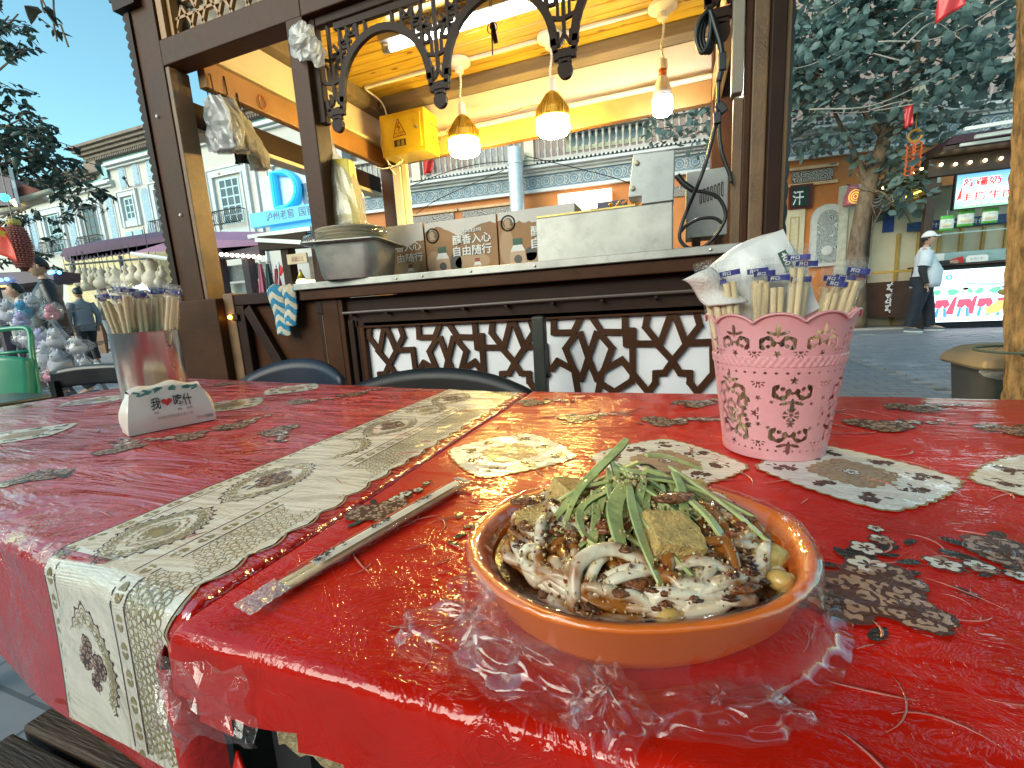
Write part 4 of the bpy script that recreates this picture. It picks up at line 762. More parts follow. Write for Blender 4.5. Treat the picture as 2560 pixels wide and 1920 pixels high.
# steel fryer
fy = thing('steel_fryer', (-.26, 1.9, CT), 'stainless steel tabletop fryer with raised control hood', 'fryer')
MB().box(-.517, -.012, 1.75, 2.05, CT + .012, 1.252).build('tank', steel_w, fy, bevel=.004)
q = MB(); q.box(-.515, -.14, 1.752, 1.765, 1.2525, 1.2585).box(-.515, -.14, 2.035, 2.048, 1.2525, 1.2585).box(-.515, -.50, 1.765, 2.035, 1.2525, 1.2585); q.build('tank_lip', pm('oily_gold_edge', (.45, .33, .10), .3, metal=.6, var=.3), fy)
q = MB(); q.prism([(-.165, 1.283), (-.118, 1.283), (-.118, 1.254), (-.010, 1.254), (-.006, 1.42), (-.145, 1.428)], (0, 1.752, 0), (1, 0, 0), (0, 0, 1), -.10); q.build('control_hood', pm('hood_steel', (.36, .37, .37), .45, metal=.75, var=.15, scale=3, bump=.08, dirt=.2), fy, bevel=.003)
q = MB()
for x, z in ((-.133, 1.395), (-.148, 1.312)): q.lathe([(.0085, 0), (.0085, .006), (.004, .007)], 10, (0, 0, 0)); q.v[-30:] = [(x + a, 1.751 - c, z + b_) for a, b_, c in q.v[-30:]]
q.build('bolt', pm('rusty_bolt', (.30, .26, .18), .4, metal=.6), fy); MB().box(-.517, -.012, 1.756, 2.04, CT, CT + .012).build('feet', black, fy)
MB().box(-.30, -.19, 1.90, 2.0, 1.24, 1.31).box(-.33, -.30, 1.9, 1.93, 1.24, 1.29).build('frying_basket', pm('dark_basket', (.05, .05, .07), .4, metal=.5), fy)
q = MB(); rr = random.Random(4)
for k in range(16): a = Vector((rr.uniform(-.25, -.14), rr.uniform(1.84, 1.96), rr.uniform(1.258, 1.285))); q.bar(a, a + Vector((rr.uniform(-.03, .03), rr.uniform(-.02, .02), rr.uniform(.0, .045))), .008, .008)
fr_ = q.build('fried_potato_sticks', pm('fried_orange', (.62, .25, .04), .5, var=.25, scale=30), None, bevel=.001); tag(fr_, 'heap of orange fried potato sticks in the fryer', 'food', kind='stuff')
ct_ = thing('control_box', (.11, 2.0, 1.13), 'grey metal control box with louvre slots beside the right post', 'control box'); MB().box(.035, .183, 1.97, 2.12, 1.145, 1.392).build('box_shell', pm('grey_enamel', (.36, .38, .38), .45, var=.1, dirt=.25), ct_, bevel=.004)
q = MB()
for k in range(7): x = .085 + .0125 * k; z = 1.295 + .003 * k; q.tube(cat([(x, 1.969, z - .02), (x + .003, 1.966, z - .024), (x + .006, 1.969, z - .02), (x + .006, 1.969, z + .02), (x + .003, 1.966, z + .024), (x, 1.969, z + .02), (x, 1.969, z - .02)], 3), .0018, 4)
q.build('louvre_slots', black, ct_); MB().box(.06, .09, 1.98, 2.1, CT, 1.143).box(.14, .17, 1.98, 2.1, CT, 1.143).build('stand_foot', brown_d, ct_)
# cables on the right
cbm = thing('power_cable', (.12, 1.68, 1.9), 'thick black power cable coiled at the right post and looped beside the fryer', 'cable')
def PP(l, y): return [ony(1200 + a * 650 / 2157, b_ * 650 / 2157, y) for a, b_ in l]
def PD(l, y): return [ony(1250 + a * 650 / 1797, 350 + b_ * 650 / 1797, y) for a, b_ in l]
q = MB(); yv = 1.585
for o in (0, 28, 56): q.tube(cat(PP([(1900 + o * .3, 70), (1815 + o, 190), (1795 + o, 330), (1845 + o, 440), (1900 + o * .6, 330), (1915, 180), (1905, 75)], yv + o * .0004)), .0062, 8)
q.tube(cat(PP([(1905, 75), (1950, 220), (2000, 400), (2005, 560), (1980, 680)], yv)), .0085, 8).tube(cat(PP([(1980, 660), (1972, 850), (1950, 1040), (1880, 1330), (1800, 1550)], yv) + PD([(1300, 470), (1255, 590), (1242, 680), (1290, 740), (1370, 750), (1440, 715), (1520, 620), (1560, 510), (1510, 400), (1420, 362), (1340, 350)], 1.66)), .0058, 8)
q.tube(cat(PP([(1985, 950), (1985, 1100), (2010, 1280), (2070, 1440), (2085, 1520)], yv)), .0058, 8).tube(cat(PD([(1225, 245), (1270, 300), (1340, 350)], 1.70)), .010, 8).tube(cat(PD([(1545, 580), (1480, 540), (1380, 545), (1290, 590), (1245, 640)], 1.68)), .0055, 8)
q.build('cable', rubber, cbm, smooth=True); q = MB()
for l in ([(2010, 440), (2010, 590)], [(1975, 860), (2035, 930)], [(1965, 930), (1970, 1030)]): a, c = PP(l, yv - .004); q.bar(a, c, .022, .016, (0, 1, 0))
q.build('plug', black, cbm, bevel=.003)
tb = thing('socket_strip', (.19, 1.59, 2.0), 'tall grey cable trunking box screwed to the right post', 'trunking'); a = ony(1829, 203, 1.592); MB().box(.150, .181, 1.585, 1.62, 1.50, 1.79).build('strip_body', pm('strip_grey', (.26, .22, .17), .5, var=.15, dirt=.3), tb, bevel=.003); MB().box(.155, .182, 1.60, 1.625, 1.80, 2.2).box(.158, .183, 1.60, 1.625, 1.0, 1.49).build('trunk_cover', tan, tb)
# chevron towel
tw_b = pm('towel_blue', (.03, .22, .38), .95, var=.2, scale=60, bump=1, bscale=260); tw_w = pm('towel_cream', (.60, .53, .40), .95, var=.12, scale=60, bump=1, bscale=260)
tt = thing('chevron_towel', (-1.7, 1.59, 1.05), 'blue and cream chevron towel folded over the stall door', 'towel')
def towel(x0, w, z1, skew, ln, ph):
    q = MB(); nu, nv = 14, 56
    def f(u, v):
        z = z1 - v * ln + (.012 if v < .06 else 0) * (1 - v / .06); y_ = 1.598 - .012 * math.sin(math.pi * u) - .004 * math.sin(8 * v + ph) - (0 if v > .05 else -.03 * (1 - v / .05))
        return Vector((x0 + w * (u - .5) * (1 - .15 * v) + skew * v, y_, z + .006 * math.sin(u * 6)))
    q.grid(f, nu, nv)
    for j in range(nv):
        for i in range(nu): q.m[j * nu + i] = int(((j / nv * ln / .052) + abs((i + .5) / nu * 2 - 1) * -.55 + ph) % 1 < .5)
    q.build('towel_fold', [tw_w, tw_b], tt, smooth=True, solid=.008)
towel(-1.738, .092, 1.066, .025, .215, .2); towel(-1.648, .080, 1.060, -.02, .165, .7)
mp_ = thing('metal_pole', (-.43, 1.45, 0), 'dark green painted metal pole standing before the lattice', 'pole'); MB().box(-.454, -.412, 1.43, 1.47, 0, .88).build('pole_tube', pm('pole_paint', (.025, .03, .024), .4, var=.3, dirt=.3), mp_, bevel=.004); MB().box(-.450, -.416, 1.434, 1.466, .88, .883).build('pole_mouth', black, mp_); MB().sphere((-.409, 1.45, .68), .008).build('bolt', black, mp_)
# ---------------------------------------------------------------- the two tables with printed oilcloth under clear film
red_c = cloth_mat('red_oilcloth', (.54, .0100, .002), .08, cw=.55, st=2.2); red_l = cloth_mat('red_oilcloth_wet', (.48, .0085, .004), .08, cw=1., ior=2.3, st=11., fine=1., sc=.8); cream_c = cloth_mat('cream_print', (.78, .70, .58), .06, scale=30, cw=1., ior=1.8, st=5., fine=.8); white_c = cloth_mat('white_print_cloth', (.76, .73, .66), .05, cw=1., ior=1.9)
br_c = cloth_mat('brown_ink', (.085, .032, .022), .2); tan_c = cloth_mat('tan_ink', (.40, .27, .20), .15, scale=80); gold_c = cloth_mat('gold_ink', (.34, .22, .07), .25, scale=90); blk_c = cloth_mat('black_ink_cloth', (.018, .020, .018), .1); olive_c = cloth_mat('olive_ink', (.30, .24, .11), .25, scale=60); slate_c = cloth_mat('slate_ink', (.07, .09, .11), .2)
PM = [red_c, cream_c, white_c, br_c, tan_c, gold_c, blk_c, olive_c, slate_c]; RED, CRE, WHI, BRN, TAN, GLD, BLK, OLI, SLA = range(9)
class Cloth:
    def __init__(s, x0, x1, yf, yb, zt, r, D, waves, sr=.010, sd_=.05): s.x0, s.x1, s.yf, s.yb, s.zt, s.r, s.D, s.w, s.sr, s.sd = x0, x1, yf, yb, zt, r, D, waves, sr, sd_
    def s_of(s, x, y): return y - s.yf(x) - s.r + math.pi * s.r / 2
    def pt(s, x, t, off=0.):
        yf, r = s.yf(x), s.r; L1 = math.pi * r / 2; wob = .0012 * mn.noise(Vector((x * 9, t * 9, 1)))
        if t <= 0:
            wv = s.w(x, -t); return Vector((x, yf - off - wv, s.zt - r + t))
        if t < L1:
            a = t / r; n = Vector((0, -math.cos(a), math.sin(a))); return Vector((x, yf + r, s.zt - r)) + n * (r + off + wob * t / L1)
        Lt = s.yb(x) - yf - 2 * r
        if t < L1 + Lt: return Vector((x, yf + r + t - L1, s.zt + off + wob))
        u = t - L1 - Lt
        if u < L1: a = u / r; n = Vector((0, math.sin(a), math.cos(a))); return Vector((x, s.yb(x) - r, s.zt - r)) + n * (r + off + wob * (1 - u / L1))
        return Vector((x, s.yb(x) + off, s.zt - r - (u - L1)))
    def xy(s, x, y, off=0.): return s.pt(x, s.s_of(x, y), off)
    def mesh(s, name, parent, keep=None, hs=.012, side=()):
        xm = (s.x0 + s.x1) / 2; tot = math.pi * s.r + s.yb(xm) - s.yf(xm) - 2 * s.r
        ts = list(np.linspace(-s.D, 0, max(4, int(s.D / .012)))) + list(np.linspace(0, math.pi * s.r / 2, 13))[1:]; L1 = math.pi * s.r / 2
        nT = 44; xs = []
        # side edges roll down as well
        se = []
        if 'l' in side: se = [(s.x0 - s.sr * math.sin(a), -s.sr * (1 - math.cos(a))) for a in np.linspace(math.pi / 2, 0, 5)[:-1]]; se = [(se[0][0], -s.sd)] + se
        xs = [(a, c) for a, c in se] + [(x, 0) for x in np.linspace(s.x0, s.x1, int((s.x1 - s.x0) / .016))]
        if 'r' in side: xs += [(s.x1 + s.sr * math.sin(a), -s.sr * (1 - math.cos(a))) for a in np.linspace(0, math.pi / 2, 5)[1:]] + [(s.x1 + s.sr, -s.sd)]
        rows = [(0, t) for t in ts] + [(1, f) for f in np.linspace(0, 1, nT)[1:]] + [(2, a) for a in np.linspace(0, 1, 5)[1:]] + [(3, .08)]
        q = MB(); V = []
        for k, t in rows:
            for x, dz in xs:
                xc = min(max(x, s.x0), s.x1); Lt = s.yb(xc) - s.yf(xc) - 2 * s.r
                tt = t if k == 0 else L1 + Lt * t if k == 1 else L1 + Lt + L1 * t if k == 2 else L1 * 2 + Lt + t
                p = s.pt(xc, tt); p.x = x; p.z += dz if tt > 0 else dz * .0
                V.append(p)
        nx = len(xs); F = []
        for j in range(len(rows) - 1):
            for i in range(nx - 1):
                if keep and not keep(xs[i][0], V[j * nx + i].z, rows[j]): continue
                F.append((j * nx + i, j * nx + i + 1, (j + 1) * nx + i + 1, (j + 1) * nx + i))
        q.add(V, F); return q.build(name, s.mat, parent, smooth=True)
class Print:
    def __init__(s, cl): s.c = cl; s.q = MB(); s.k = 0
    def poly(s, pts, m, lay):
        s.k += 1; off = .0012 + lay * .00008 + (s.k % 7) * .000005
        v = [s.c.xy(x, y, off) for x, y in pts]; s.q.add(v, [tuple(range(len(v)))], m)
    def fan(s, c, pts, m, lay):
        s.k += 1; off = .0012 + lay * .00008 + (s.k % 7) * .000005; n = len(pts)
        v = [s.c.xy(*c, off)] + [s.c.xy((x + c[0]) / 2, (y + c[1]) / 2, off) for x, y in pts] + [s.c.xy(x, y, off) for x, y in pts]
        s.q.add(v, [(0, 1 + i, 1 + (i + 1) % n) for i in range(n)] + [(1 + i, 1 + n + i, 1 + n + (i + 1) % n, 1 + (i + 1) % n) for i in range(n)], m)
    def line(s, pts, w, m, lay, closed=False):
        s.k += 1; off = .0012 + lay * .00008 + (s.k % 7) * .000005; P = [Vector((x, y, 0)) for x, y in pts]; n = len(P); v = []
        for i in range(n):
            d = (P[(i + 1) % n] - P[i - 1]) if closed else (P[min(i + 1, n - 1)] - P[max(i - 1, 0)])
            d = Vector((-d.y, d.x, 0)).normalized() * w / 2; a, b_ = P[i] + d, P[i] - d; v += [s.c.xy(a.x, a.y, off), s.c.xy(b_.x, b_.y, off)]
        f = [(2 * i, 2 * i + 1, (2 * i + 3) % (2 * n), (2 * i + 2) % (2 * n)) for i in range(n if closed else n - 1)]; s.q.add(v, f, m)
    def ring(s, c, f, w, m, lay, n=48): s.line([(c[0] + f(t) * math.cos(t), c[1] + f(t) * math.sin(t)) for t in [2 * math.pi * k / n for k in range(n)]], w, m, lay, True)
    def petal(s, c, a, l, w, m, lay, notch=0.):
        ca, sa = math.cos(a), math.sin(a); p = [(0, 0), (.25 * l, .36 * w), (.6 * l, .5 * w), (.9 * l, .34 * w), (l * (1 - notch), 0), (.9 * l, -.34 * w), (.6 * l, -.5 * w), (.25 * l, -.36 * w)]
        s.poly([(c[0] + x * ca - y * sa, c[1] + x * sa + y * ca) for x, y in p], m, lay)
    def rose(s, c, r, rr, lay=1, cols=(BRN, TAN)):
        a0 = rr.uniform(0, 6); l_ = lay
        for rad, n, ln, wd in ((.28, 7, .80, .80), (.10, 5, .66, .64), (-.02, 3, .40, .42)):
            for k in range(n):
                a = a0 + 6.283 * k / n + rr.uniform(-.12, .12); p = (c[0] + rad * r * math.cos(a), c[1] + rad * r * math.sin(a)); f = rr.uniform(.85, 1.1)
                s.petal(p, a, ln * r * f * 1.06, wd * r * 1.16, cols[0], l_); q = (p[0] + .26 * r * math.cos(a), p[1] + .26 * r * math.sin(a)); s.petal(q, a + rr.uniform(-.25, .25), ln * r * f * .62, wd * r * rr.uniform(.45, .85), cols[1], l_ + 1, .22)
                if ln > .4: s.petal(q, a + .1, ln * r * f * .34, wd * r * .22, cols[0], l_ + 1.5)
            a0 += .45; l_ += 2
    def flower(s, c, r, rr, lay=1):
        a0 = rr.uniform(0, 6)
        for k in range(5): s.petal(c, a0 + k * 1.257, r * 1.1, r * .95, BRN, lay)
        for k in range(5): s.petal(c, a0 + k * 1.257, r * .95, r * .72, WHI if rr.random() < .6 else TAN, lay + 1)
        for k in range(5): s.petal(c, a0 + k * 1.257, r * .5, r * .22, BRN, lay + 2)
    def leaf(s, c, a, l, lay=0, m=BLK): s.petal(c, a, l, l * .42, m, lay)
    def spray(s, c, ang, sc, seed, big=True):
        rr = random.Random(seed); ca, sa = math.cos(ang), math.sin(ang); T = lambda x, y: (c[0] + sc * (x * ca - y * sa), c[1] + sc * (x * sa + y * ca))
        for k in range(9): p = T(rr.uniform(-.03, .03), rr.uniform(-.025, .025)); s.leaf(p, rr.uniform(0, 6.28), sc * rr.uniform(.012, .024))
        if big: s.rose(T(-.012, .008), .021 * sc, rr, 1); s.rose(T(.020, -.004), .018 * sc, rr, 1); s.rose(T(-.002, -.020), .015 * sc, rr, 2)
        st = [T(.03, .006), T(.05, .012), T(.068, .008), T(.085, .016)]; s.line([(v.x, v.y) for v in cat([(a, b_, 0) for a, b_ in st], 4)], .0012 * sc, BLK, 1)
        for k, p in enumerate(st): s.flower((p[0], p[1] + rr.uniform(-.004, .004)), sc * (.011 - .002 * k), rr, 2)
        for k in range(8): p = T(rr.uniform(.035, .095), rr.uniform(-.004, .022)); s.leaf(p, rr.uniform(0, 6.28), sc * rr.uniform(.006, .012))
    def doily(s, c, r, seed):
        rr = random.Random(seed); e = 1.28
        def f(k_, lob=36, am=.035, rad=r): return lambda t: rad * k_ / ((abs(math.cos(t)) ** e + abs(math.sin(t)) ** e) ** (1 / e)) * (1 + am * abs(math.sin(lob * t / 2)) - am / 2)
        n = 144; o = lambda g: [(c[0] + g(t) * math.cos(t), c[1] + g(t) * math.sin(t)) for t in [2 * math.pi * k / n for k in range(n)]]
        s.fan(c, o(f(1.035)), GLD, 0); s.fan(c, o(f(1.0)), WHI, 1)
        for k in range(8):
            t = k * math.pi / 4; rd = f(.72, 1, 0)(t); p = (c[0] + rd * math.cos(t), c[1] + rd * math.sin(t))
            for j in range(7): s.leaf((p[0] + rr.uniform(-.012, .012), p[1] + rr.uniform(-.010, .010)), rr.uniform(0, 6.3), .008, 2, BRN)
            for j in range(3): q_ = (p[0] + rr.uniform(-.010, .010), p[1] + rr.uniform(-.008, .008)); [s.petal(q_, a, .006, .005, BRN, 3) for a in (0, 1.25, 2.5, 3.8, 5.)]
        s.fan(c, o(f(.47, 20, .12)), GLD, 2); s.fan(c, o(f(.445, 20, .12)), TAN, 3)
        for g in (.41, .33, .25, .16): s.ring(c, f(g, 16, .16), .0016, GLD, 4, 96)
        for k in range(16): t = 2 * math.pi * k / 16; rd = f(.29, 1, 0)(t); s.petal((c[0] + rd * math.cos(t), c[1] + rd * math.sin(t)), t, .007, .004, GLD, 4)
        s.flower(c, .008, rr, 5)
    def medallion(s, c, L, Wd, seed, roses):
        rr = random.Random(seed); f = lambda k_, lob, am: (lambda t: (lambda q: q)(k_ / ((abs(math.cos(t)) / (Wd / 2)) ** 1.55 + (abs(math.sin(t)) / (L / 2)) ** 1.55) ** (1 / 1.55) * (1 + am * abs(math.sin(lob * t / 2)))))
        for g, w, m in ((1., .0015, BRN), (.93, .0011, OLI), (.86, .0014, OLI), (.74, .0011, OLI)): s.ring(c, f(g, 26, .07 if g > .8 else .1), w, m, 3, 130)
        for k in range(26):
            t = 2 * math.pi * (k + .5) / 26; r0 = f(.80, 1, 0)(t); p = (c[0] + r0 * math.cos(t), c[1] + r0 * math.sin(t)); s.petal(p, t, .0055, .004, OLI, 3); s.ring(p, lambda a: .0032, .0011, OLI, 3, 8); 
            r1 = f(1.04, 1, 0)(t); s.petal((c[0] + r1 * math.cos(t), c[1] + r1 * math.sin(t)), t, .0045, .004, BRN, 2)
        if roses:
            for k in range(8): s.leaf((c[0] + rr.uniform(-.018, .018), c[1] + rr.uniform(-.02, .02)), rr.uniform(0, 6.3), .012, 3, SLA)
            for dx, dy, r_ in ((-.010, .008, .014), (.012, .004, .013), (.002, -.012, .012), (-.004, .024, .009)): s.rose((c[0] + dx, c[1] + dy), r_, rr, 4)
        else:
            for k in range(8): s.petal(c, k * math.pi / 4, .016, .008, OLI, 3)
            for g in (.5, .34): s.ring(c, f(g, 14, .15), .0016, OLI, 3, 70)
    def build(s, parent): return s.q.build('printed_pattern', PM, parent)
# right table
def w_r(x, d): return d * .10 * (.3 + .5 * mn.noise(Vector((x * 7, d * 4, 2)))) + .006 * min(1, d / .03) * mn.noise(Vector((x * 22, d * 9, 8)))
CR = Cloth(-.312, 1.75, lambda x: .168 + .004 * math.sin(x * 3), lambda x: .985 - .03 * max(0, x), .72, .010, .30, w_r, .008, .03)
TR = thing('dining_table', (.6, .57, 0), 'square table covered with red floral oilcloth under the noodle plate', 'table')
MB().box(-.30, 1.74, .19, .96, .690, .712).build('table_top', dkwood, TR); q0 = [(-.27, .22), (1.70, .22), (-.27, .93), (1.70, .93)]
for x, y in q0: MB().box(x - .018, x + .018, y - .018, y + .018, 0, .69).build('leg', iron, TR)
tcr = thing('tablecloth', (.6, .57, .72), 'red floral oilcloth with white doily print and torn front corner, wrapped in clear film', 'tablecloth')
def keep_r(x, z, row):
    if row[0] or x > -.05: return True
    d = .72 - z; edge = .058 + .012 * mn.noise(Vector((x * 40, 0, 0)))
    if x < -.222 + .02 * mn.noise(Vector((z * 40, 1, 0))): return d < edge
    if x < -.165: return not (edge + .004 < d < edge + .004 + .03 * (-.165 - x) / .06) 
    return True
CR.mat = red_c; CR.mesh('cloth', tcr, keep_r, side=('l',))
pr_ = Print(CR)
for k, x in enumerate((-.215, -.012, .180, .372, .565, .76)): pr_.doily((x, .553 if k else .548), .090, 10 + k)
for x, y, a, sc, sd_, big in ((-.165, .75, .3, 1., 1, 1), (-.02, .745, .1, 1., 2, 1), (.10, .765, 2.9, .9, 3, 1), (.275, .765, .2, 1.1, 4, 1), (.42, .76, .1, 1., 5, 1), (.118, .325, 1.0, 1.2, 6, 1), (.150, .375, -.25, 1.0, 7, 0), (.245, .392, -.1, 1.2, 8, 1), (-.288, .352, 1.2, .85, 9, 1), (-.178, .345, .75, .9, 10, 0), (.34, .30, .5, 1.2, 11, 1), (.5, .40, .3, 1.2, 12, 1), (-.28, .86, .2, 1., 13, 1), (.03, .88, .4, 1., 14, 1), (.6, .75, .3, 1.1, 15, 1), (.36, .88, .2, 1., 16, 1)): pr_.spray((x, y), a, sc, sd_, big)
pr_.build(tcr)
bur = pm('burlap_backing', (.40, .31, .17), .95, var=.3, scale=90, bump=1.5, bscale=220)
fl = MB()
fl.grid(lambda u, v: Vector((-.262 + .075 * u, .160 - .012 * math.sin(math.pi * u) - .012 * v, .650 - .012 * u - (.026 + .008 * math.sin(7 * u)) * v * (1 - u * .4))), 12, 5); fl.build('torn_flap', red_c, tcr, smooth=True, solid=.002)
MB().grid(lambda u, v: Vector((-.246 + .07 * u, .176, .662 - .02 * v - .008 * u * u + .003 * math.sin(20 * u))), 12, 3).build('burlap_lining', bur, tcr); MB().grid(lambda u, v: Vector((-.225 + .06 * u, .186, .61 - .09 * v - .01 * math.sin(9 * u))), 8, 6).build('burlap_lining', bur, tcr)
# left table
yfl = lambda x: .178 + .10 * max(0, -.32 - x); ybl = lambda x: .982 + .137 * max(0, -.335 - x)
def w_l(x, d): return d * .12 * (.25 + .5 * mn.noise(Vector((x * 5, d * 3, 9))))
CL = Cloth(-1.83, -.330, yfl, ybl, .7185, .018, .150, w_l, .006, .05)
TL = thing('dining_table', (-1.07, .6, 0), 'table covered with red oilcloth with a cream ornamental strip, left of the noodle plate', 'table')
MB().box(-1.80, -.345, .30, 1.0, .69, .711).build('table_top', dkwood, TL)
for x, y in ((-1.75, .4), (-.37, .23), (-1.75, 1.1), (-.37, .93)): MB().box(x - .018, x + .018, y - .018, y + .018, 0, .69).build('leg', iron, TL)
tcl = thing('tablecloth', (-1.07, .6, .719), 'red oilcloth with cream lace edged ornamental strip hanging over the front edge', 'tablecloth')
CL.mat = red_l; CL.mesh('cloth', tcl, side=('l', 'r')); pl_ = Print(CL); sx0, sx1 = -.546, -.345
def bandgrid(x0, x1, m, lay, sc=0.):
    ys = list(np.linspace(.045, .205, 60)) + list(np.linspace(.22, .995, 60)); v = []; off = .0012 + lay * .00006
    for y in ys:
        x1s = x1 + sc * abs(math.sin(y * 75)); v += [CL.xy(x0, min(y, CL.yb(x0) - .003), off), CL.xy((x0 + x1s) / 2, min(y, CL.yb(x0) - .003), off), CL.xy(x1s, min(y, CL.yb(x0) - .003), off)]
    pl_.q.add(v, [(3 * i + a, 3 * i + a + 1, 3 * i + a + 4, 3 * i + a + 3) for i in range(len(ys) - 1) for a in (0, 1)], m)
bandgrid(sx0, -.352, CRE, 0, .010); yls = [.05 + .01 * k for k in range(95)]
yls = [y for y in yls if y < .99]
for x, w in ((sx0, .0022), (sx0 + .019, .0018), (-.427, .0018), (-.406, .0022)): pl_.line([(x, y) for y in yls], w, BRN, 1)
for xb in (sx0 + .0095, -.4165):
    y = .055; k = 0
    while y < .985:
        for a in (1.57 + .5, 1.57 - .5, -1.57 + .5, -1.57 - .5): pl_.petal((xb, y + .004 * (1 if a > 0 else -1)), a, .0085, .0042, OLI, 1)
        pl_.petal((xb, y + .013), 1.57, .007, .0035, OLI, 1); y += .0245
rr = random.Random(3); y = .055
while y < .985:
    for k in range(7):
        xx = -.400 + .0072 * k + rr.uniform(-.001, .001); yy = y + (.0035 if k % 2 else 0) + rr.uniform(-.001, .001); ra = rr.uniform(.0028, .0040); pl_.ring((xx, yy), lambda t, ra=ra: ra * (1 + .15 * math.sin(3 * t)), .0012, OLI, 1, 8)
    y += .0075
pl_.line([(-.349 + .010 * abs(math.sin(y * 75)), y) for y in [.052 + .004 * k for k in range(233)]], .0022, OLI, 2)
for k, (y, L, ro) in enumerate(((.108, .120, 1), (.262, .10, 0), (.395, .125, 1), (.525, .095, 0), (.652, .125, 1), (.775, .09, 0), (.885, .12, 1))): pl_.medallion((-.482, y), L, .078, 30 + k, ro)
for px, py, k in ((730, 972, 1), (575, 1012, 2), (240, 1000, 3), (60, 1085, 4), (430, 1010, 5)):
    p = onz(px, py, .72)
    if p.x < -.62: pl_.doily((p.x, p.y), .085, 60 + k)
for k, (px, py) in enumerate(((750, 1003), (585, 1062), (300, 1120), (470, 1090), (95, 1190), (700, 1075), (560, 960), (880, 985))):
    p = onz(px, py, .72)
    if p.x < -.62: pl_.spray((p.x, p.y), .4 + k, 1.05, 70 + k)
pl_.build(tcl)
hq = MB(); hq.grid(lambda u, v: Vector((-.352 + .046 * u, .180 + .018 * math.sin(math.pi * u) * (-1), .69 - .32 * v)), 8, 10); hq.build('hanging_corner', pm('red_cloth_matte', (.48, .014, .010), .5, var=.1, scale=20, bump=.3, bscale=150), tcl, smooth=True)
# creases of the clear film: thin ridges, pale colour painting in their highlights
crm = pm('crease_glint', (.52, .15, .12), .25, var=.3, scale=40, coat=.6)
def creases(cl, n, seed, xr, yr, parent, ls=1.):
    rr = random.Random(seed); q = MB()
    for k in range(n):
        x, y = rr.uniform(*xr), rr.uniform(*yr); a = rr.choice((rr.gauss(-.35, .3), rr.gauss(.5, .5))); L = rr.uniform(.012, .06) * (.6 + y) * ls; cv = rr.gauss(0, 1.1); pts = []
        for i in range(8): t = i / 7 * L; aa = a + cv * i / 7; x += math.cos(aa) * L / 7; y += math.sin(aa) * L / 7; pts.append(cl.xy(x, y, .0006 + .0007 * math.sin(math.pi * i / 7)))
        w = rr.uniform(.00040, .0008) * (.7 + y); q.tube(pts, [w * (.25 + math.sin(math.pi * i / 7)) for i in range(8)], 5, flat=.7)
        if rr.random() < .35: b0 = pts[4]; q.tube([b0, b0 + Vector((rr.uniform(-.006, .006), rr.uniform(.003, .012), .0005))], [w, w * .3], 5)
    tag(q.build('crease_glint', crm, parent, smooth=True), kind='stuff')
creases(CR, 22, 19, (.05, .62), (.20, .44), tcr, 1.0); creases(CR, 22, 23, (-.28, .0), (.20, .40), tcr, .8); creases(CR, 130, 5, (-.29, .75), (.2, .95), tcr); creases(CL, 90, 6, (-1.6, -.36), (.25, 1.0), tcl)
film_c = film_mat('corner_film', base=.03, milk=.08, bscale=60, bump=.4, fres=.4)
MB().grid(lambda u, v: Vector((-.326 + .085 * u + .004 * math.sin(9 * v), .158 - .010 * math.sin(math.pi * u) + .012 * mn.noise(Vector((u * 5, v * 5, 3))), .722 - .002 * u - (.078 - .03 * u + .01 * math.sin(8 * u)) * v)), 14, 10).build('loose_film', film_c, tcr)
# ---------------------------------------------------------------- chairs
def chair(label, p, rot, w, top, m, kind=0):
    t = thing('chair', p, label, 'chair', 'chairs round the tables', rot=rot); K = dict(parent=t, local=True)
    if kind == 0:
        q = MB(); n = 14
        f = lambda u, v: Vector(((u - .5) * w * (1 - .06 * (1 - v)), .02 + .06 * (1 - (2 * u - 1) ** 2) + .03 * v, .47 + (top - .47) * v * (1 - .22 * abs(2 * u - 1) ** 2.2)))
        q.grid(f, n, 8, keep=lambda u, v: v > .45 or abs(u - .5) > .36 or abs((u * 6) % 1 - .5) > .25); q.build('backrest', m, smooth=True, solid=.016, **K)
        MB().grid(lambda u, v: Vector(((u - .5) * w * .95, .03 - .42 * v, .45 - .015 * math.sin(math.pi * u))), 8, 6).build('seat', m, smooth=True, solid=.02, **K)
        for sx in (-1, 1):
            MB().tube([(sx * w * .45, .06, .47), (sx * w * .5, .12, 0)], .016, 8).build('leg', m, **K); MB().tube([(sx * w * .44, -.36, .45), (sx * w * .49, -.40, 0)], .016, 8).build('leg', m, **K)
    else:
        q = MB(); q.grid(lambda u, v: Vector(((u - .5) * w, .02 + .02 * math.sin(math.pi * u), top - .085 + .085 * v - .02 * abs(2 * u - 1) ** 3)), 12, 4); q.build('backrest', m, smooth=True, solid=.035, **K)
        MB().box(-w / 2, w / 2, -.40, .02, .43, .47).build('seat', m, bevel=.012, **K)
        for sx in (-1, 1): MB().box(sx * w * .46 - .014, sx * w * .46 + .014, -.012, .016, 0, top - .06).build('leg', m, **K); MB().box(sx * w * .46 - .014, sx * w * .46 + .014, -.40, -.372, 0, .43).build('leg', m, **K)
    return t
chp = pm('chair_black', (.010, .0105, .011), .38, var=.2, spec=.3, dirt=.06); chb = pm('chair_navy', (.012, .018, .036), .35, var=.1, spec=.3)
chair('black curved plastic chair behind the right table, before the lattice', (-.665, 1.05, 0), 0, .64, .752, chp)
chair('dark blue plastic chair with thin rim behind the red left table', (-1.30, 1.16, 0), .1, .44, .775, chb)
chair('black padded chair with straight back at the far left end of the table', (-2.34, 1.16, 0), .25, .46, .775, black, 1)
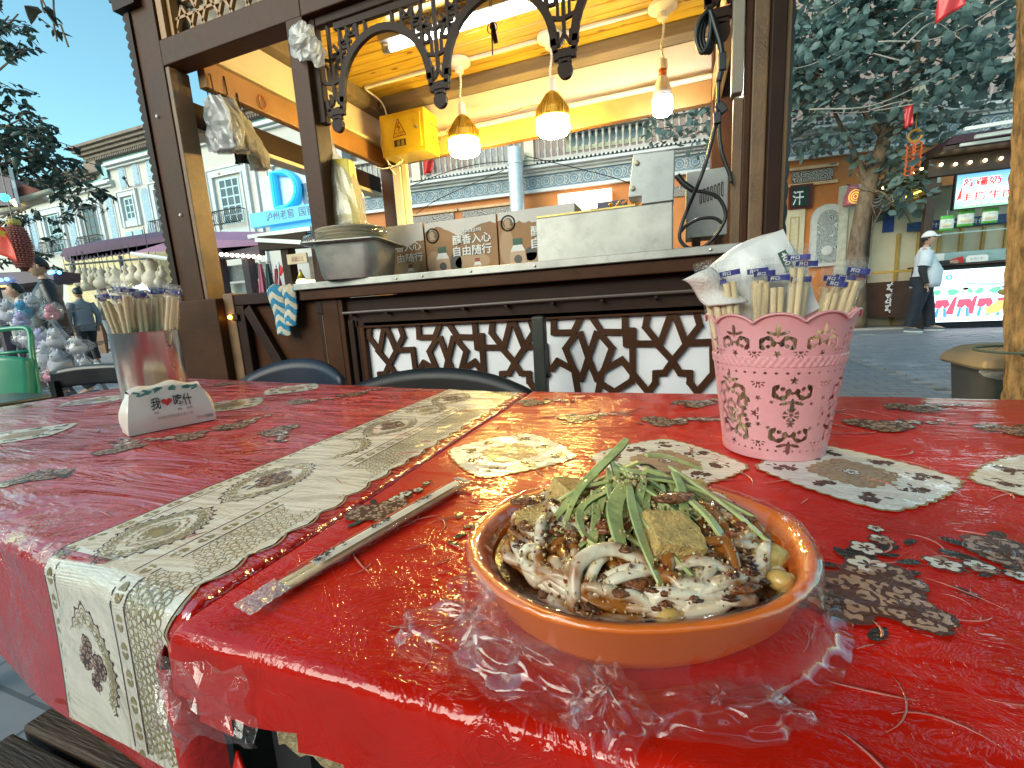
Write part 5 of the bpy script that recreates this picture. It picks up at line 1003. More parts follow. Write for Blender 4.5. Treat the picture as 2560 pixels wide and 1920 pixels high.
# ---------------------------------------------------------------- noodle plate
pc = Vector((-.027, .288, .7205)); pa = R_(24)
def pout(t):
    r = 1 / ((abs(math.cos(t)) / .105) ** 2.3 + (abs(math.sin(t)) / .091) ** 2.3) ** (1 / 2.3); e = math.exp(-(math.sin(t) / .30) ** 2); return r * (1 + .06 * e)
def pp(t, f, z, tz=0): r = pout(t) * f; x, y = r * math.cos(t), r * math.sin(t); return Vector((pc.x + x * math.cos(pa) - y * math.sin(pa), pc.y + x * math.sin(pa) + y * math.cos(pa), pc.z + z))
plate_m = pm('orange_melamine', (.92, .19, .006), .38, var=.06, scale=6, coat=.15, sss=.08)
pl = thing('noodle_plate', pc, 'orange oval melamine plate with pointed ends holding noodles', 'plate'); q = MB(); N_ = 64
loft(q, [[pp(2 * math.pi * k / N_, f, z) for k in range(N_)] for f, z in ((.6, 0), (.74, 0), (.77, .003), (.90, .018), (.965, .037), (1.0, .041), (1.005, .043), (.985, .0442), (.925, .042), (.90, .036), (.82, .018), (.66, .009), (.2, .007))]); q.add([pp(0, 0, .007)] + [pp(2 * math.pi * k / N_, .2, .007) for k in range(N_)], [(0, 1 + k, 1 + (k + 1) % N_) for k in range(N_)]); q.build('plate_body', plate_m, pl, smooth=True)
# food
fd = thing('noodle_serving', pc + Vector((0, 0, .02)), 'cold white noodles with chilli sauce, cucumber shreds and gluten chunks', 'food')
def heap(x, y): r2 = (x / .078) ** 2 + (y / .070) ** 2; return .030 + .026 * max(0, 1 - r2) ** .8
sauce = pm('brown_sauce', (.085, .030, .010), .12, var=.5, scale=40, coat=.8, bump=.6, bscale=120)
q = MB(); q.add([pp(0, 0, .034)] + [pp(2 * math.pi * k / N_, f, .0335) for f in (.4, .845) for k in range(N_)], [(0, 1 + k, 1 + (k + 1) % N_) for k in range(N_)] + [(1 + k, 1 + N_ + k, 1 + N_ + (k + 1) % N_, 1 + (k + 1) % N_) for k in range(N_)]); q.build('sauce_pool', sauce, fd, smooth=True)
core = MB(); core.grid(lambda u, v: pp(2 * math.pi * u, .80 * v + .001, .026 + .026 * (1 - v * v) + .004 * mn.noise(Vector((math.cos(6.28 * u) * v * 8, math.sin(6.28 * u) * v * 8, 2)))), 48, 14); core.build('sauce_mound', sauce, fd, smooth=True)
nood = pm('white_noodle', (.80, .70, .53), .28, var=.12, scale=55, coat=.3, sss=.04, col2=None)
nt = nood.node_tree; b = nt.nodes['Principled BSDF']; gg = nd(nt, 'ShaderNodeNewGeometry'); nz = nd(nt, 'ShaderNodeTexNoise', i_Scale=34., i_Detail=3.); nt.links.new(gg.outputs['Position'], nz.inputs['Vector']); r = nd(nt, 'ShaderNodeMapRange'); r.inputs[1].default_value = .45; r.inputs[2].default_value = .58; nt.links.new(nz.outputs[0], r.inputs[0]); mx = nd(nt, 'ShaderNodeMix', data_type='RGBA'); mx.inputs[7].default_value = (.33, .115, .02, 1); nt.links.new(r.outputs[0], mx.inputs[0]); nt.links.new(b.inputs['Base Color'].links[0].from_socket, mx.inputs[6]); nt.links.new(mx.outputs[2], b.inputs['Base Color'])
def L2W(x, y, z): x *= 1.10; y *= 1.08; return Vector((pc.x + x * math.cos(pa) - y * math.sin(pa), pc.y + x * math.sin(pa) + y * math.cos(pa), pc.z + z * .95 + .002))
rr = random.Random(11); nr = []
def noodle(pts, r=.0040): q = MB(); q.tube(cat([L2W(*p) for p in pts], 6), r, 8, flat=.86); q.build('noodle', nood, fd, smooth=True)
for k in range(70):
    a = rr.uniform(0, 6.28); rad = rr.uniform(.028, .070); x, y = rad * math.cos(a), rad * .88 * math.sin(a); d = a + rr.choice((-1, 1)) * rr.uniform(.9, 1.9); cv = rr.uniform(-22, 22); pts = []; L = rr.uniform(.07, .13)
    for i in range(7):
        x += math.cos(d) * L / 6; y += math.sin(d) * L / 6; d += cv * L / 6
        if (x / .074) ** 2 + (y / .066) ** 2 > 1: s_ = 1 / math.sqrt((x / .074) ** 2 + (y / .066) ** 2); x *= s_; y *= s_; d += .9
        pts.append((x, y, heap(x, y) + .003 + rr.uniform(-.002, .005) + (.008 if i in (2, 3) else 0)))
    noodle(pts, rr.uniform(.0031, .0039))
for pts in ([(-.030, -.030, .045), (-.045, -.044, .050), (-.048, -.058, .040), (-.040, -.066, .036)], [(-.048, -.058, .037), (-.044, -.048, .058), (-.026, -.044, .063), (-.008, -.050, .055), (-.002, -.058, .048)], [(.004, -.046, .058), (-.004, -.058, .046), (-.012, -.068, .037)], [(-.066, -.020, .040), (-.078, -.014, .044), (-.074, .000, .046), (-.058, .002, .050), (-.048, -.004, .056)], [(-.078, .0, .036), (-.070, -.018, .040), (-.052, -.018, .048), (-.040, -.010, .058)], [(.045, -.020, .048), (.060, -.030, .040), (.066, -.045, .036)], [(.040, -.010, .052), (.052, -.022, .046), (.056, -.040, .040), (.048, -.05, .036)], [(.06, .02, .044), (.072, .010, .042), (.074, -.006, .038)], [(.062, .040, .046), (.074, .030, .044), (.072, .016, .04)], [(-.02, -.062, .038), (.0, -.070, .036), (.02, -.066, .037), (.034, -.056, .040)], [(.010, -.060, .042), (.024, -.064, .040), (.040, -.062, .036)], [(-.062, -.042, .036), (-.050, -.058, .036), (-.034, -.066, .036), (-.018, -.07, .036)]): noodle(pts, .0041)
NV_ = []
for o in fd.children:
    if o.name.startswith('noodle'):
        for v in o.data.vertices:
            if v.normal.z > .45: NV_.append((v.co.copy(), v.normal.copy()))
def on_noodle(): return rr.choice(NV_)
glut = pm('gluten_sponge', (.66, .43, .15), .8, var=.25, scale=260, bump=.7, bscale=600, sss=.15)
def chunk(c, s_, rot, seed):
    q = MB(); q.grid(lambda u, v: Vector((0, 0, 0)), 1, 1); q.v = []; q.f = []; q.m = []
    n = 9; M = Euler(rot).to_matrix()
    for ax in range(3):
        for sg_ in (-1, 1):
            def f(u, v, ax=ax, sg_=sg_):
                p = [0, 0, 0]; p[ax] = sg_; p[(ax + 1) % 3] = 2 * u - 1; p[(ax + 2) % 3] = (2 * v - 1) * sg_
                p = Vector(p); p = p * (1 - .10 * (p.length - 1)); d = 1 + .10 * mn.noise(p * 2.2 + Vector((seed, 0, 0))) + .05 * mn.noise(p * 6 + Vector((seed, 4, 0))); return L2W(*c) + M @ Vector((p.x * s_[0] * d, p.y * s_[1] * d, p.z * s_[2] * d))
            q.grid(f, n, n)
    return q.build('gluten_chunk', glut, fd, smooth=True)
chunk((.008, -.034, .056), (.016, .014, .014), (.35, .25, .5), 1); chunk((-.052, .012, .050), (.020, .011, .009), (.15, -.25, .3), 2); chunk((-.030, .040, .056), (.014, .012, .009), (.2, .3, .9), 3); chunk((.046, .024, .050), (.014, .014, .011), (.4, .1, .2), 5)
chi = pm('chickpea', (.62, .40, .12), .3, var=.15, scale=60, coat=.3, sss=.2)
for c, r_ in (((-.052, -.008, .050), .0068), ((-.006, -.070, .036), .0072), ((.060, -.052, .038), .007)): MB().sphere(L2W(*c), (r_, r_ * .9, r_ * .85), 16, 10).sphere(L2W(c[0] + r_ * .8, c[1], c[2] + r_ * .2), r_ * .35, 8, 6).build('chickpea', chi, fd, smooth=True)
q = MB(); q.sphere((0, 0, 0), 1, 10, 7, jit=.12); q.v = [tuple(L2W(.064 + .011 * v[0], -.036 + .008 * v[1], .042 + .008 * v[2])) for v in q.v]; q.build('potato_chunk', pm('potato_yellow', (.60, .44, .14), .45, var=.2, scale=80, bump=.6, bscale=150), fd, smooth=True)
chil = pm('chilli_paste', (.21, .060, .010), .2, var=.45, scale=150, coat=.6, bump=1.6, bscale=260)
for c, s_ in (((-.020, -.022, .060), (.020, .014, .005)), ((-.016, -.056, .044), (.014, .011, .006)), ((.048, -.030, .046), (.018, .016, .006)), ((.030, .030, .064), (.024, .016, .005)), ((-.010, .018, .066), (.026, .018, .005)), ((.020, -.012, .070), (.020, .010, .004)), ((-.062, .024, .058), (.018, .010, .004)), ((.058, .008, .048), (.014, .016, .005)), ((.034, -.062, .040), (.014, .008, .004)), ((-.038, -.034, .048), (.010, .008, .004))):
    q = MB(); q.sphere((0, 0, 0), 1, 18, 10, jit=.10); q.v = [tuple(L2W(c[0] + .62 * s_[0] * v[0], c[1] + .62 * s_[1] * v[1], c[2] + .0045 + s_[2] * .7 * v[2])) for v in q.v]; q.build('chilli_sauce', chil, fd, smooth=True)
for k in range(260):
    c, _n = on_noodle(); s_ = (rr.uniform(.0012, .0050), rr.uniform(.0012, .004), .0014)
    q = MB(); q.sphere((0, 0, 0), 1, 14, 8, jit=.32); q.v = [(c.x + s_[0] * v[0], c.y + s_[1] * v[1], c.z + .0004 + s_[2] * v[2]) for v in q.v]; q.build('chilli_sauce', chil if k % 3 else sauce, fd, smooth=True)
cuc = pm('cucumber_flesh', (.43, .48, .19), .28, var=.2, scale=60, coat=.4, sss=.15); peel = pm('cucumber_peel', (.018, .055, .014), .3, var=.4, scale=90, coat=.3)
def shred(pts, w, th, pl_side):
    q = MB(); P = cat([L2W(*p) for p in pts], 5); n = len(P); V = []; pu = Vector((.3, .2, 1))
    for i, p in enumerate(P):
        d = P[min(i + 1, n - 1)] - P[max(i - 1, 0)]; d, s_, u = frame(pu, d); k = (.45 + .55 * math.sin(math.pi * (i + .6) / (n + .2)) ** .5); a, b_ = s_ * w * k / 2, u * th / 2; V += [p - a - b_, p + a - b_, p + a + b_, p - a + b_]
    q.add(V, [(4 * i + j, 4 * i + (j + 1) % 4, 4 * i + 4 + (j + 1) % 4, 4 * i + 4 + j) for i in range(n - 1) for j in range(4)] + [(3, 2, 1, 0), (4 * n - 4, 4 * n - 3, 4 * n - 2, 4 * n - 1)])
    if pl_side: q.m = [1 if (k < 4 * (n - 1) and k % 4 == pl_side) else 0 for k in range(len(q.f))]
    q.build('cucumber_shred', [cuc, peel], fd, bevel=.0004)
for k in range(66):
    a = rr.choice((rr.gauss(-1.57, .75), rr.uniform(0, 6.28), rr.gauss(-1.2, 1.0))); r0, L = rr.uniform(-.012, .012), rr.uniform(.034, .058); z0 = rr.uniform(.074, .084); cx, cy = rr.gauss(.006, .010), rr.gauss(.014, .009); sag = rr.uniform(.024, .042); bn_ = rr.uniform(-.5, .5)
    pts = [(cx + math.cos(a + bn_ * t) * (r0 + L * t) , cy + math.sin(a + bn_ * t) * (r0 + L * t), z0 - sag * t ** 1.7) for t in (0, .33, .66, 1)]
    pts = [(x, y, max(z, heap(x, y) + .008)) for x, y, z in pts]; shred(pts, rr.uniform(.0032, .0068), rr.uniform(.0013, .0022), rr.choice((0, 0, 1, 3)))
for pts, w, pk in (([(-.048, -.004, .062), (-.02, .022, .078), (.006, .044, .090), (.014, .052, .094)], .007, 1), ([(.000, .006, .084), (.028, .004, .078), (.05, -.002, .068), (.070, -.014, .056)], .008, 2), ([(.02, .03, .088), (.036, .034, .084), (.058, .028, .074)], .006, 0), ([(.026, -.004, .076), (.034, -.024, .068), (.038, -.042, .056)], .007, 0), ([(-.006, -.004, .082), (-.018, -.024, .076), (-.020, -.044, .060)], .010, 0), ([(.03, .016, .084), (.052, -.012, .066), (.066, -.034, .050)], .005, 0), ([(-.014, -.002, .078), (-.034, -.012, .072), (-.036, -.03, .064), (-.026, -.04, .058)], .005, 3)): shred(pts, w, .0022, pk)
grn = [pm('peanut_crumb', (.60, .42, .19), .6, var=.3, scale=300), pm('chilli_flake', (.22, .035, .012), .4, var=.5, scale=300), pm('sesame', (.66, .56, .36), .45, var=.15, scale=200)]
cr = MB()
for k in range(4200):
    a, rad = rr.uniform(0, 6.28), abs(rr.gauss(0, .042)); x, y = rad * math.cos(a) - .002, rad * .85 * math.sin(a) - .004
    if (x / .07) ** 2 + (y / .062) ** 2 > 1: continue
    z = heap(x, y) + rr.uniform(.010, .0195) + (.014 if rad < .012 and rr.random() < .25 else 0); s_ = rr.uniform(.0005, .0014) * (1.7 if rr.random() < .06 else 1); c = L2W(x, y, z) if k < 1700 else on_noodle()[0] + Vector((0, 0, s_ * .5)); q = Euler((rr.uniform(0, 3), rr.uniform(0, 3), rr.uniform(0, 3))).to_matrix(); sc = Vector((s_, s_ * rr.uniform(.6, 1.2), s_ * rr.uniform(.5, 1)))
    cr.add([c + q @ Vector((sc.x * i, sc.y * j, sc.z * l)) for i, j, l in ((1, 0, 0), (-1, 0, 0), (0, 1, 0), (0, -1, 0), (0, 0, 1), (0, 0, -1))], [(0, 2, 4), (2, 1, 4), (1, 3, 4), (3, 0, 4), (2, 0, 5), (1, 2, 5), (3, 1, 5), (0, 3, 5)], rr.choices((0, 1, 2), (6, 3, 2))[0])
tag(cr.build('crumb_topping', grn, fd), kind='stuff')
# clear bag drawn over the plate
bgm = film_mat('plate_bag_film', tint=(1, .98, .97), base=.045, milk=.03, rough=.05, bump=.12, bscale=60, fres=.5)
pb = thing('plate_bag', pc, 'crinkled clear plastic bag drawn over the orange plate with loose folds in front', 'plastic bag')
def bagp(u, v):
    t = 2 * math.pi * u; nz1 = mn.noise(Vector((math.cos(t) * 3.2, math.sin(t) * 3.2, v * 2.5))); nz2 = mn.noise(Vector((math.cos(t) * 6.5, math.sin(t) * 5.0, v * .9 + 3)))
    front = max(0, -math.sin(t + pa)) ; prof = [(.86, .036), (.93, .0445), (.985, .0470), (1.02, .045), (1.03, .034), (1.03, .016), (1.08, .004), (1.16, .0022)]
    k = v * (len(prof) - 1); i = min(len(prof) - 2, int(k)); fr = k - i; f = prof[i][0] + (prof[i + 1][0] - prof[i][0]) * fr; z = prof[i][1] + (prof[i + 1][1] - prof[i][1]) * fr
    out = max(0, v - .35) / .65
    rg = abs(mn.noise(Vector((math.cos(t) * 9, math.sin(t) * 8, v * .25 + 7)))) * 1.6 - .35; f += out * (.05 * nz1 + .030 * nz2 + .03 * front + .030 * rg) + .012 * nz2 * (v < .3); z = max(.0018 + .001 * abs(nz2), z + out * (.009 * nz2 + .006 * nz1 + .008 * rg) * (1 - .6 * (v > .9)) + .0025 * abs(nz2))
    return pp(t, f, z)
bj = random.Random(17); bq = MB().grid(bagp, 150, 20); bq.v = [(x + bj.gauss(0, .00015), y + bj.gauss(0, .00015), max(.7215, z + bj.gauss(0, .00015))) for x, y, z in bq.v]
bq.build('bag_skirt', bgm, pb, smooth=True)
def lobe(c, ax, ay, hgt, rot, seed, nm='bag_fold', n=(60, 26)):
    def f(u, v):
        t = 2 * math.pi * u; n1 = mn.noise(Vector((math.cos(t) * 2 + seed, math.sin(t) * 2, v * 3))); n2 = mn.noise(Vector((math.cos(t) * 5, math.sin(t) * 5 + seed, v * 2.2))); r_ = math.sin(math.pi * min(v, .999) * .52 + .02) if v < .98 else 1
        x, y = ax * r_ * math.cos(t) * (1 + .28 * n1 + .10 * n2), ay * r_ * math.sin(t) * (1 + .28 * n1 + .1 * n2); z = hgt * (1 - v ** 2.2) * (1 + .35 * n1) + .004 * n2 * (1 - v) + .0015
        return Vector((c[0] + x * math.cos(rot) - y * math.sin(rot), c[1] + x * math.sin(rot) + y * math.cos(rot), .7205 + max(.001, z)))
    return MB().grid(f, *n).build(nm, bgm, pb, smooth=True)
lobe((-.112, .208), .046, .022, .022, .25, 3); lobe((-.078, .196), .040, .018, .016, -.1, 8); lobe((-.030, .186), .026, .019, .014, -1.2, 5); lobe((.02, .200), .04, .014, .010, .25, 12)
def handle(u, v):
    n1 = mn.noise(Vector((u * 6, v * 7, 4))) * .004; w = .012 + .012 * abs(2 * v - .8) ; return Vector((-.118 + .018 * v + (u - .5) * w * (2.0 if v > .6 else .9) + n1, .232 - .030 * (1 - v) + .006 * math.sin(u * 7) + n1, .727 + .034 * v ** .8 - (.018 * max(0, v - .75) / .25) + n1))
MB().grid(handle, 10, 18).build('bag_handle', bgm, pb); MB().grid(lambda u, v: handle(u * .8 + .1, v) + Vector((.003, .008, -.002 + .003 * math.sin(9 * u))), 9, 14).build('bag_handle', bgm, pb)
# ---------------------------------------------------------------- small things on the tables
# pierced pink basket
bkc = Vector((.118, .632, .7206)); r0, r1, bh = .0575, .0775, .168
pink = pm('pink_plastic', (.70, .32, .34), .42, var=.08, scale=8, coat=.15, dirt=.12, bump=.1, bscale=200)
bk = thing('pink_basket', bkc, 'pink pierced plastic basket with scalloped rim holding napkins and chopsticks', 'basket')
NU, NV = 760, 250; uu = (np.arange(NU) + .5) / NU; vv = (np.arange(NV) + .5) / NV
Hh = bh + .010; U_, V_ = np.meshgrid(uu, vv * Hh)     # angle fraction, height in metres
PERN = 8; per = 1 / PERN
def rloc(z): return r0 + (r1 - r0) * z / bh
sol = np.ones((NV, NU), bool)
sol &= V_ < bh - .005 + .011 * np.abs(np.sin(np.pi * U_ * 10)) ** .6
def lx(uc): d = (U_ - uc + .5) % 1 - .5; return d * 2 * np.pi * rloc(V_)
def ell(uc, zc, a, b_, rot=0, ox=0, oz=0):
    x, z = lx(uc) - ox, V_ - zc - oz; c, s = math.cos(rot), math.sin(rot); return ((x * c + z * s) / a) ** 2 + ((-x * s + z * c) / b_) ** 2 < 1
def fleur(uc, zc, sc, ang=0.):
    m = np.zeros_like(sol); c, s = math.cos(ang), math.sin(ang); X_, Z_ = lx(uc), V_ - zc; x = (X_ * c + Z_ * s) / sc; z = (-X_ * s + Z_ * c) / sc
    for sg in (-1, 1):
        xx, zz_ = x * sg - .0085, z + .001; rr_ = np.hypot(xx, zz_); th = np.arctan2(zz_, xx)
        m |= (np.abs(rr_ - .0052) < .0019 * (1 - .25 * np.cos(th * 5))) & ~((th > -2.6) & (th < -1.3)); m |= np.hypot(xx + .001, zz_ + .0025) < .0019
        m |= ((xx + .0035) / .0042) ** 2 + ((zz_ - .0095 - .25 * (xx + .0035)) / .0016) ** 2 < 1
    m |= (x / (.0013 + .06 * np.clip(z, 0, .02))) ** 2 + ((z - .0105) / .0062) ** 2 < 1; m |= np.hypot(x, z) < .0014
    a = np.arctan2(z + .0105, x); m |= np.hypot(x, z + .0105) < .0024 * (1 + .38 * np.cos(5 * a + 1.57)); return m
def sunp(uc, zc, sc):
    m = np.zeros_like(sol); x, z = lx(uc) / sc, (V_ - zc) / sc; m |= (np.hypot(x, z) < .0028) & (z < .0008)
    for k in range(6): a = math.pi + math.pi * k / 5; px, pz = .0062 * math.cos(a), .0056 * math.sin(a); xx, zz_ = x - px, z - pz; m |= ((xx * math.cos(a) + zz_ * math.sin(a)) / .0022) ** 2 + ((-xx * math.sin(a) + zz_ * math.cos(a)) / .0009) ** 2 < 1
    return m
def starp(uc, zc, r): x, z = lx(uc), V_ - zc; a = np.arctan2(z, x); return np.hypot(x, z) < r * (1 + .35 * np.cos(5 * a + 1.57))
hole = np.zeros_like(sol)
for k in range(10):
    hole |= fleur((k + .5) / 10, .141, 1.22); hole |= sunp(k / 10, .130, .9)
for k in range(40): hole |= ell(k / 40, .106, .0017, .0017)
for k in range(44): hole |= ell(k / 44, .012, .0013, .0013)
per = 1 / 6
for k in range(6):
    u0 = (k + .15) / 6
    hole |= fleur(u0, .083, 1.4, 0 if k % 2 == 0 else math.pi); hole |= fleur(u0 + .0 * per, .031, 1.4, math.pi if k % 2 else 0)
    hole |= fleur(u0 + .24 * per, .057, 1.3, math.pi / 2) if k % 2 == 0 else False
    hole |= fleur(u0 - .24 * per, .057, 1.3, -math.pi / 2) if k % 2 == 0 else False
    hole |= sunp(u0 + .5 * per, .095, .95); hole |= sunp(u0 + .5 * per, .022, .95)
    for du, z, r in ((.5, .076, .0026), (.30, .070, .0022), (-.30, .072, .0018), (.5, .044, .0022), (.34, .040, .0024), (-.34, .041, .0018), (.0, .057, .0026)): hole |= starp(u0 + du * per, z, r)
    if k % 2:
        x, z = lx(u0), V_ - .057; rr_ = np.hypot(x, z); th = np.arctan2(z, x); hole |= (rr_ > .0036) & (rr_ < .0088) & (np.abs(((th * 8 / (2 * np.pi)) % 1) - .5) < .34)
    for z in (.062, .052): hole |= ell(u0 + .5 * per, z, .0011, .0030)
sol &= ~hole
def bsk(dr):
    def f(I, J):
        a = 2 * np.pi * I / NU + 3.6; z = J / NV * Hh; r = rloc(z) + dr + np.where((z > .113) & (z < .124), .0008 + .0006 * np.sin(I / NU * 2 * np.pi * 60) * np.sin((z - .113) / .011 * np.pi * 2), 0) + .0035 * np.clip((z - .15) / .03, 0, 1) ** 2; return np.stack([bkc.x + r * np.cos(a), bkc.y + r * np.sin(a), bkc.z + .002 + z], -1)
    return f
mask_sheet('basket_wall', sol, bsk(.0), bsk(-.0022), pink, bk)
rimq = MB(); rimq.tube([(bkc.x + (rloc(bh) + .0035) * math.cos(t), bkc.y + (rloc(bh) + .0035) * math.sin(t), bkc.z + .002 + bh - .006 + .011 * abs(math.sin(10 * (t - 3.6) / 2)) ** .6) for t in [2 * math.pi * k / 240 for k in range(241)]], .0016, 6, cap=False); rimq.build('scalloped_rim', pink, bk, smooth=True)
MB().lathe([(.0, .003), (.055, .003), (.057, .001), (.05, 0), (0, 0)], 40, bkc).build('basket_base', pink, bk, smooth=True)
# wrapped chopsticks
stickm = pm('bamboo', (.74, .58, .33), .5, var=.14, scale=60, stretch=(1, 1, .1), rand=.1); tagm = pm('tag_blue', (.035, .04, .22), .4, var=0); tagw = pm('tag_white', (.75, .75, .75), .5, var=0)
wrapm = film_mat('wrapper_film', base=.03, milk=.03, bscale=200, bump=.5, rough=.08, fres=.32); inkp = pm('wrapper_print_ink', (.03, .03, .06), .5, var=0); redw = pm('wrapper_red_line', (.55, .10, .05), .5, var=0)
def chop_proto():
    t = thing('chopstick_pack', (0, 0, 0), 'wrapped pair of bamboo chopsticks standing in the steel cup', 'chopsticks', 'wrapped chopsticks in the steel cup'); K = dict(parent=t, local=True)
    for x in (-.0034, .0034): q = MB(); q.tube([(x * .6, 0, 0), (x, 0, .20)], [.0021, .0032], 10); q.build('chopstick', stickm, **K)
    def f(u, v):
        a = 2 * math.pi * u; z = -.005 + .232 * v; fl_ = 1 if v < .86 else 1 - (v - .86) / .14 * .85; w = .0085 * (1 + .35 * (v > .86)); n_ = .0009 * mn.noise(Vector((math.cos(a) * 4, math.sin(a) * 4, v * 30)))
        return Vector(((w + n_) * math.cos(a), (.0048 * fl_ + n_) * math.sin(a) + (.004 * math.sin(v * 40) if v > .9 else 0), z))
    MB().grid(f, 14, 46).build('wrapper', wrapm, **K)
    MB().grid(lambda u, v: Vector((.0098 * (2 * u - 1), -.0035 + .002 * math.sin(5 * u), .208 + .0062 * v)), 6, 2).build('blue_tag', tagm, solid=.0003, **K)
    q = MB(); rr = random.Random(2)
    for k in range(26): z = rr.uniform(.085, .135); x = rr.uniform(-.0065, .0065); a = rr.uniform(0, 3.1); q.prism([(-.0018, 0), (0, .0009), (.0018, 0), (0, -.0009)], (x, -.0062, z), (math.cos(a), 0, math.sin(a)), (-math.sin(a), 0, math.cos(a)), .0001)
    tag(q.build('floral_print', inkp, **K), kind='stuff')
    tx = text('开口', tagw, t, (-.0075, -.0046, .2090), (.008, 0, 0), (0, 0, .0042), bold=.02, lift=.0006); tx.matrix_parent_inverse = Matrix.Identity(4)
    return t
cp = chop_proto()
cupc = Vector((-1.085, .640, .7195)); cr_ = .061; ch = .192
cu = thing('steel_cup', cupc, 'tall brushed steel cup full of wrapped chopsticks behind the napkin pack', 'cup')
MB().lathe([(.0, 0), (.058, 0), (.060, .003), (.061, ch - .002), (.0618, ch), (.060, ch), (.059, .006), (0, .005)], 48, cupc).build('cup_wall', pm('cup_steel', (.52, .50, .46), .24, metal=1, var=.25, scale=7, stretch=(4, 4, .6), bump=.12, bscale=25), cu, smooth=True, angle=40)
rr = random.Random(21); k = 0
for i in range(30):
    a = rr.uniform(0, 6.28); rd = .046 * math.sqrt(rr.random()); lean = rr.uniform(.05, .30) * (rd / .046); bx_, by_ = rd * .75 * math.cos(a), rd * .75 * math.sin(a)
    loc = cupc + Vector((bx_, by_, .050 + rr.uniform(-.006, .012))); rot = (-lean * math.sin(a) + rr.uniform(-.04, .04), lean * math.cos(a) + rr.uniform(-.04, .04), rr.uniform(.6, 1.6))
    if i == 0: cp.location = loc; cp.rotation_euler = rot; cp.scale = (1.25, 1.25, 1.05)
    else: dup(cp, loc, rot)
for i, (px, py, h_, ln) in enumerate(((1770, 680, .17, -.10), (1790, 705, .16, -.06), (1815, 680, .16, .0), (1890, 680, .17, .05), (1905, 672, .165, .0), (1945, 690, .155, .02), (1972, 695, .15, .05), (1995, 640, .19, .03), (2005, 655, .185, .05), (2070, 692, .16, .12), (2085, 705, .155, .16), (2105, 690, .165, .2), (2140, 672, .17, .3), (2155, 680, .165, .33))):
    p = ony(px, py, .60 if i < 9 else .62); d = Vector((math.sin(ln), -.05, math.cos(ln))).normalized(); q0 = bkc + Vector(((p.x - bkc.x) * .45, (p.y - bkc.y) * .45 + rr.uniform(-.02, .03), 0)); d = (p - q0).normalized();  q = (math.atan2(-d.y, d.z), math.asin(d.x), rr.uniform(-.4, .4))
    o = dup(cp, p - d * .213, q, 'wrapped pair of bamboo chopsticks standing in the pink basket'); o['group'] = 'wrapped chopsticks in the pink basket'; o.scale = (1.12, 1.12, 1)
# lone pack lying on the table
lp = thing('chopstick_pack', (-.245, .32, .722), 'wrapped chopstick pair lying on the red cloth left of the plate', 'chopsticks')
A_, B_ = onz(668, 1492, .7245), onz(1150, 1212, .7245); dv = (B_ - A_).normalized(); sv = Vector((dv.y, -dv.x, 0)); Lc = (B_ - A_).length
for s_ in (-.0036, .0036):
    q = MB(); q.tube([A_ + sv * s_ + dv * .012 + Vector((0, 0, .0012)), B_ + sv * s_ * .9 - dv * .004 + Vector((0, 0, .001))], [.0030, .0022], 10); q.build('chopstick', stickm, lp, smooth=True)
def wf(u, v): a = 2 * math.pi * u; n_ = .0008 * mn.noise(Vector((u * 9, v * 26, 1))); e = min(1, v / .05, (1 - v) / .05); return A_ - dv * .012 + dv * (Lc + .022) * v + sv * ((.0092 + n_) * math.cos(a)) + Vector((0, 0, .0012 + max(-.0012, (.0012 + .0034 * e + n_) * math.sin(a))))
MB().grid(wf, 16, 60).build('wrapper', wrapm, lp)
def wpap(u, v): return A_ + dv * (Lc * (.16 + .80 * v)) + sv * (.0086 * (u * .9 - .25) * 1.3) + Vector((0, 0, .0086 - .0040 * abs(u - .45)))
MB().grid(wpap, 6, 20).build('paper_sleeve', pm('paper_sleeve_white', (.78, .74, .66), .45, var=.05), lp)
q = MB()
for f0, f1 in ((.17, .30), (.43, .52), (.66, .80)):
    for k in range(22):
        c = A_ + dv * Lc * rr.uniform(f0, f1) + sv * rr.uniform(-.002, .0055) + Vector((0, 0, .0088)); a = rr.uniform(0, 3.1); e1 = dv * math.cos(a) + sv * math.sin(a); e2 = sv * math.cos(a) - dv * math.sin(a); w_ = rr.uniform(.0012, .0030); q.prism([(-w_, 0), (0, .0009), (w_, 0), (0, -.0009)], c, e1, e2, .0001)
tag(q.build('floral_print', inkp, lp), kind='stuff'); MB().bar(A_ + sv * -.0078 + dv * .02 + Vector((0, 0, .0045)), B_ + sv * -.0078 - dv * .02 + Vector((0, 0, .0045)), .0012, .0006).bar(A_ + sv * -.0098 + dv * .03 + Vector((0, 0, .004)), B_ + sv * -.0098 - dv * .01 + Vector((0, 0, .004)), .0010, .0006).build('red_line', redw, lp)
MB().grid(lambda u, v: B_ + dv * (.002 + .006 * v) + sv * (.0115 * (2 * u - 1)) + Vector((0, 0, .0042)), 6, 2).build('blue_tag', tagm, lp, solid=.0004); text('开口', tagw, lp, B_ + dv * .0035 - sv * .008 + Vector((0, 0, .0048)), sv * .010, dv * .004, bold=.02)
MB().grid(lambda u, v: A_ - dv * (.018 - .030 * v) + sv * (.0115 * (2 * u - 1) * (1 + .2 * mn.noise(Vector((v * 9, 2, 2))))) + Vector((0, 0, .0012 + .0024 * v + .0016 * mn.noise(Vector((u * 8, v * 8, 3))))), 16, 14).build('crimped_end', film_mat('crimp_film', base=.22, milk=.25, bscale=420, bump=1.), lp)
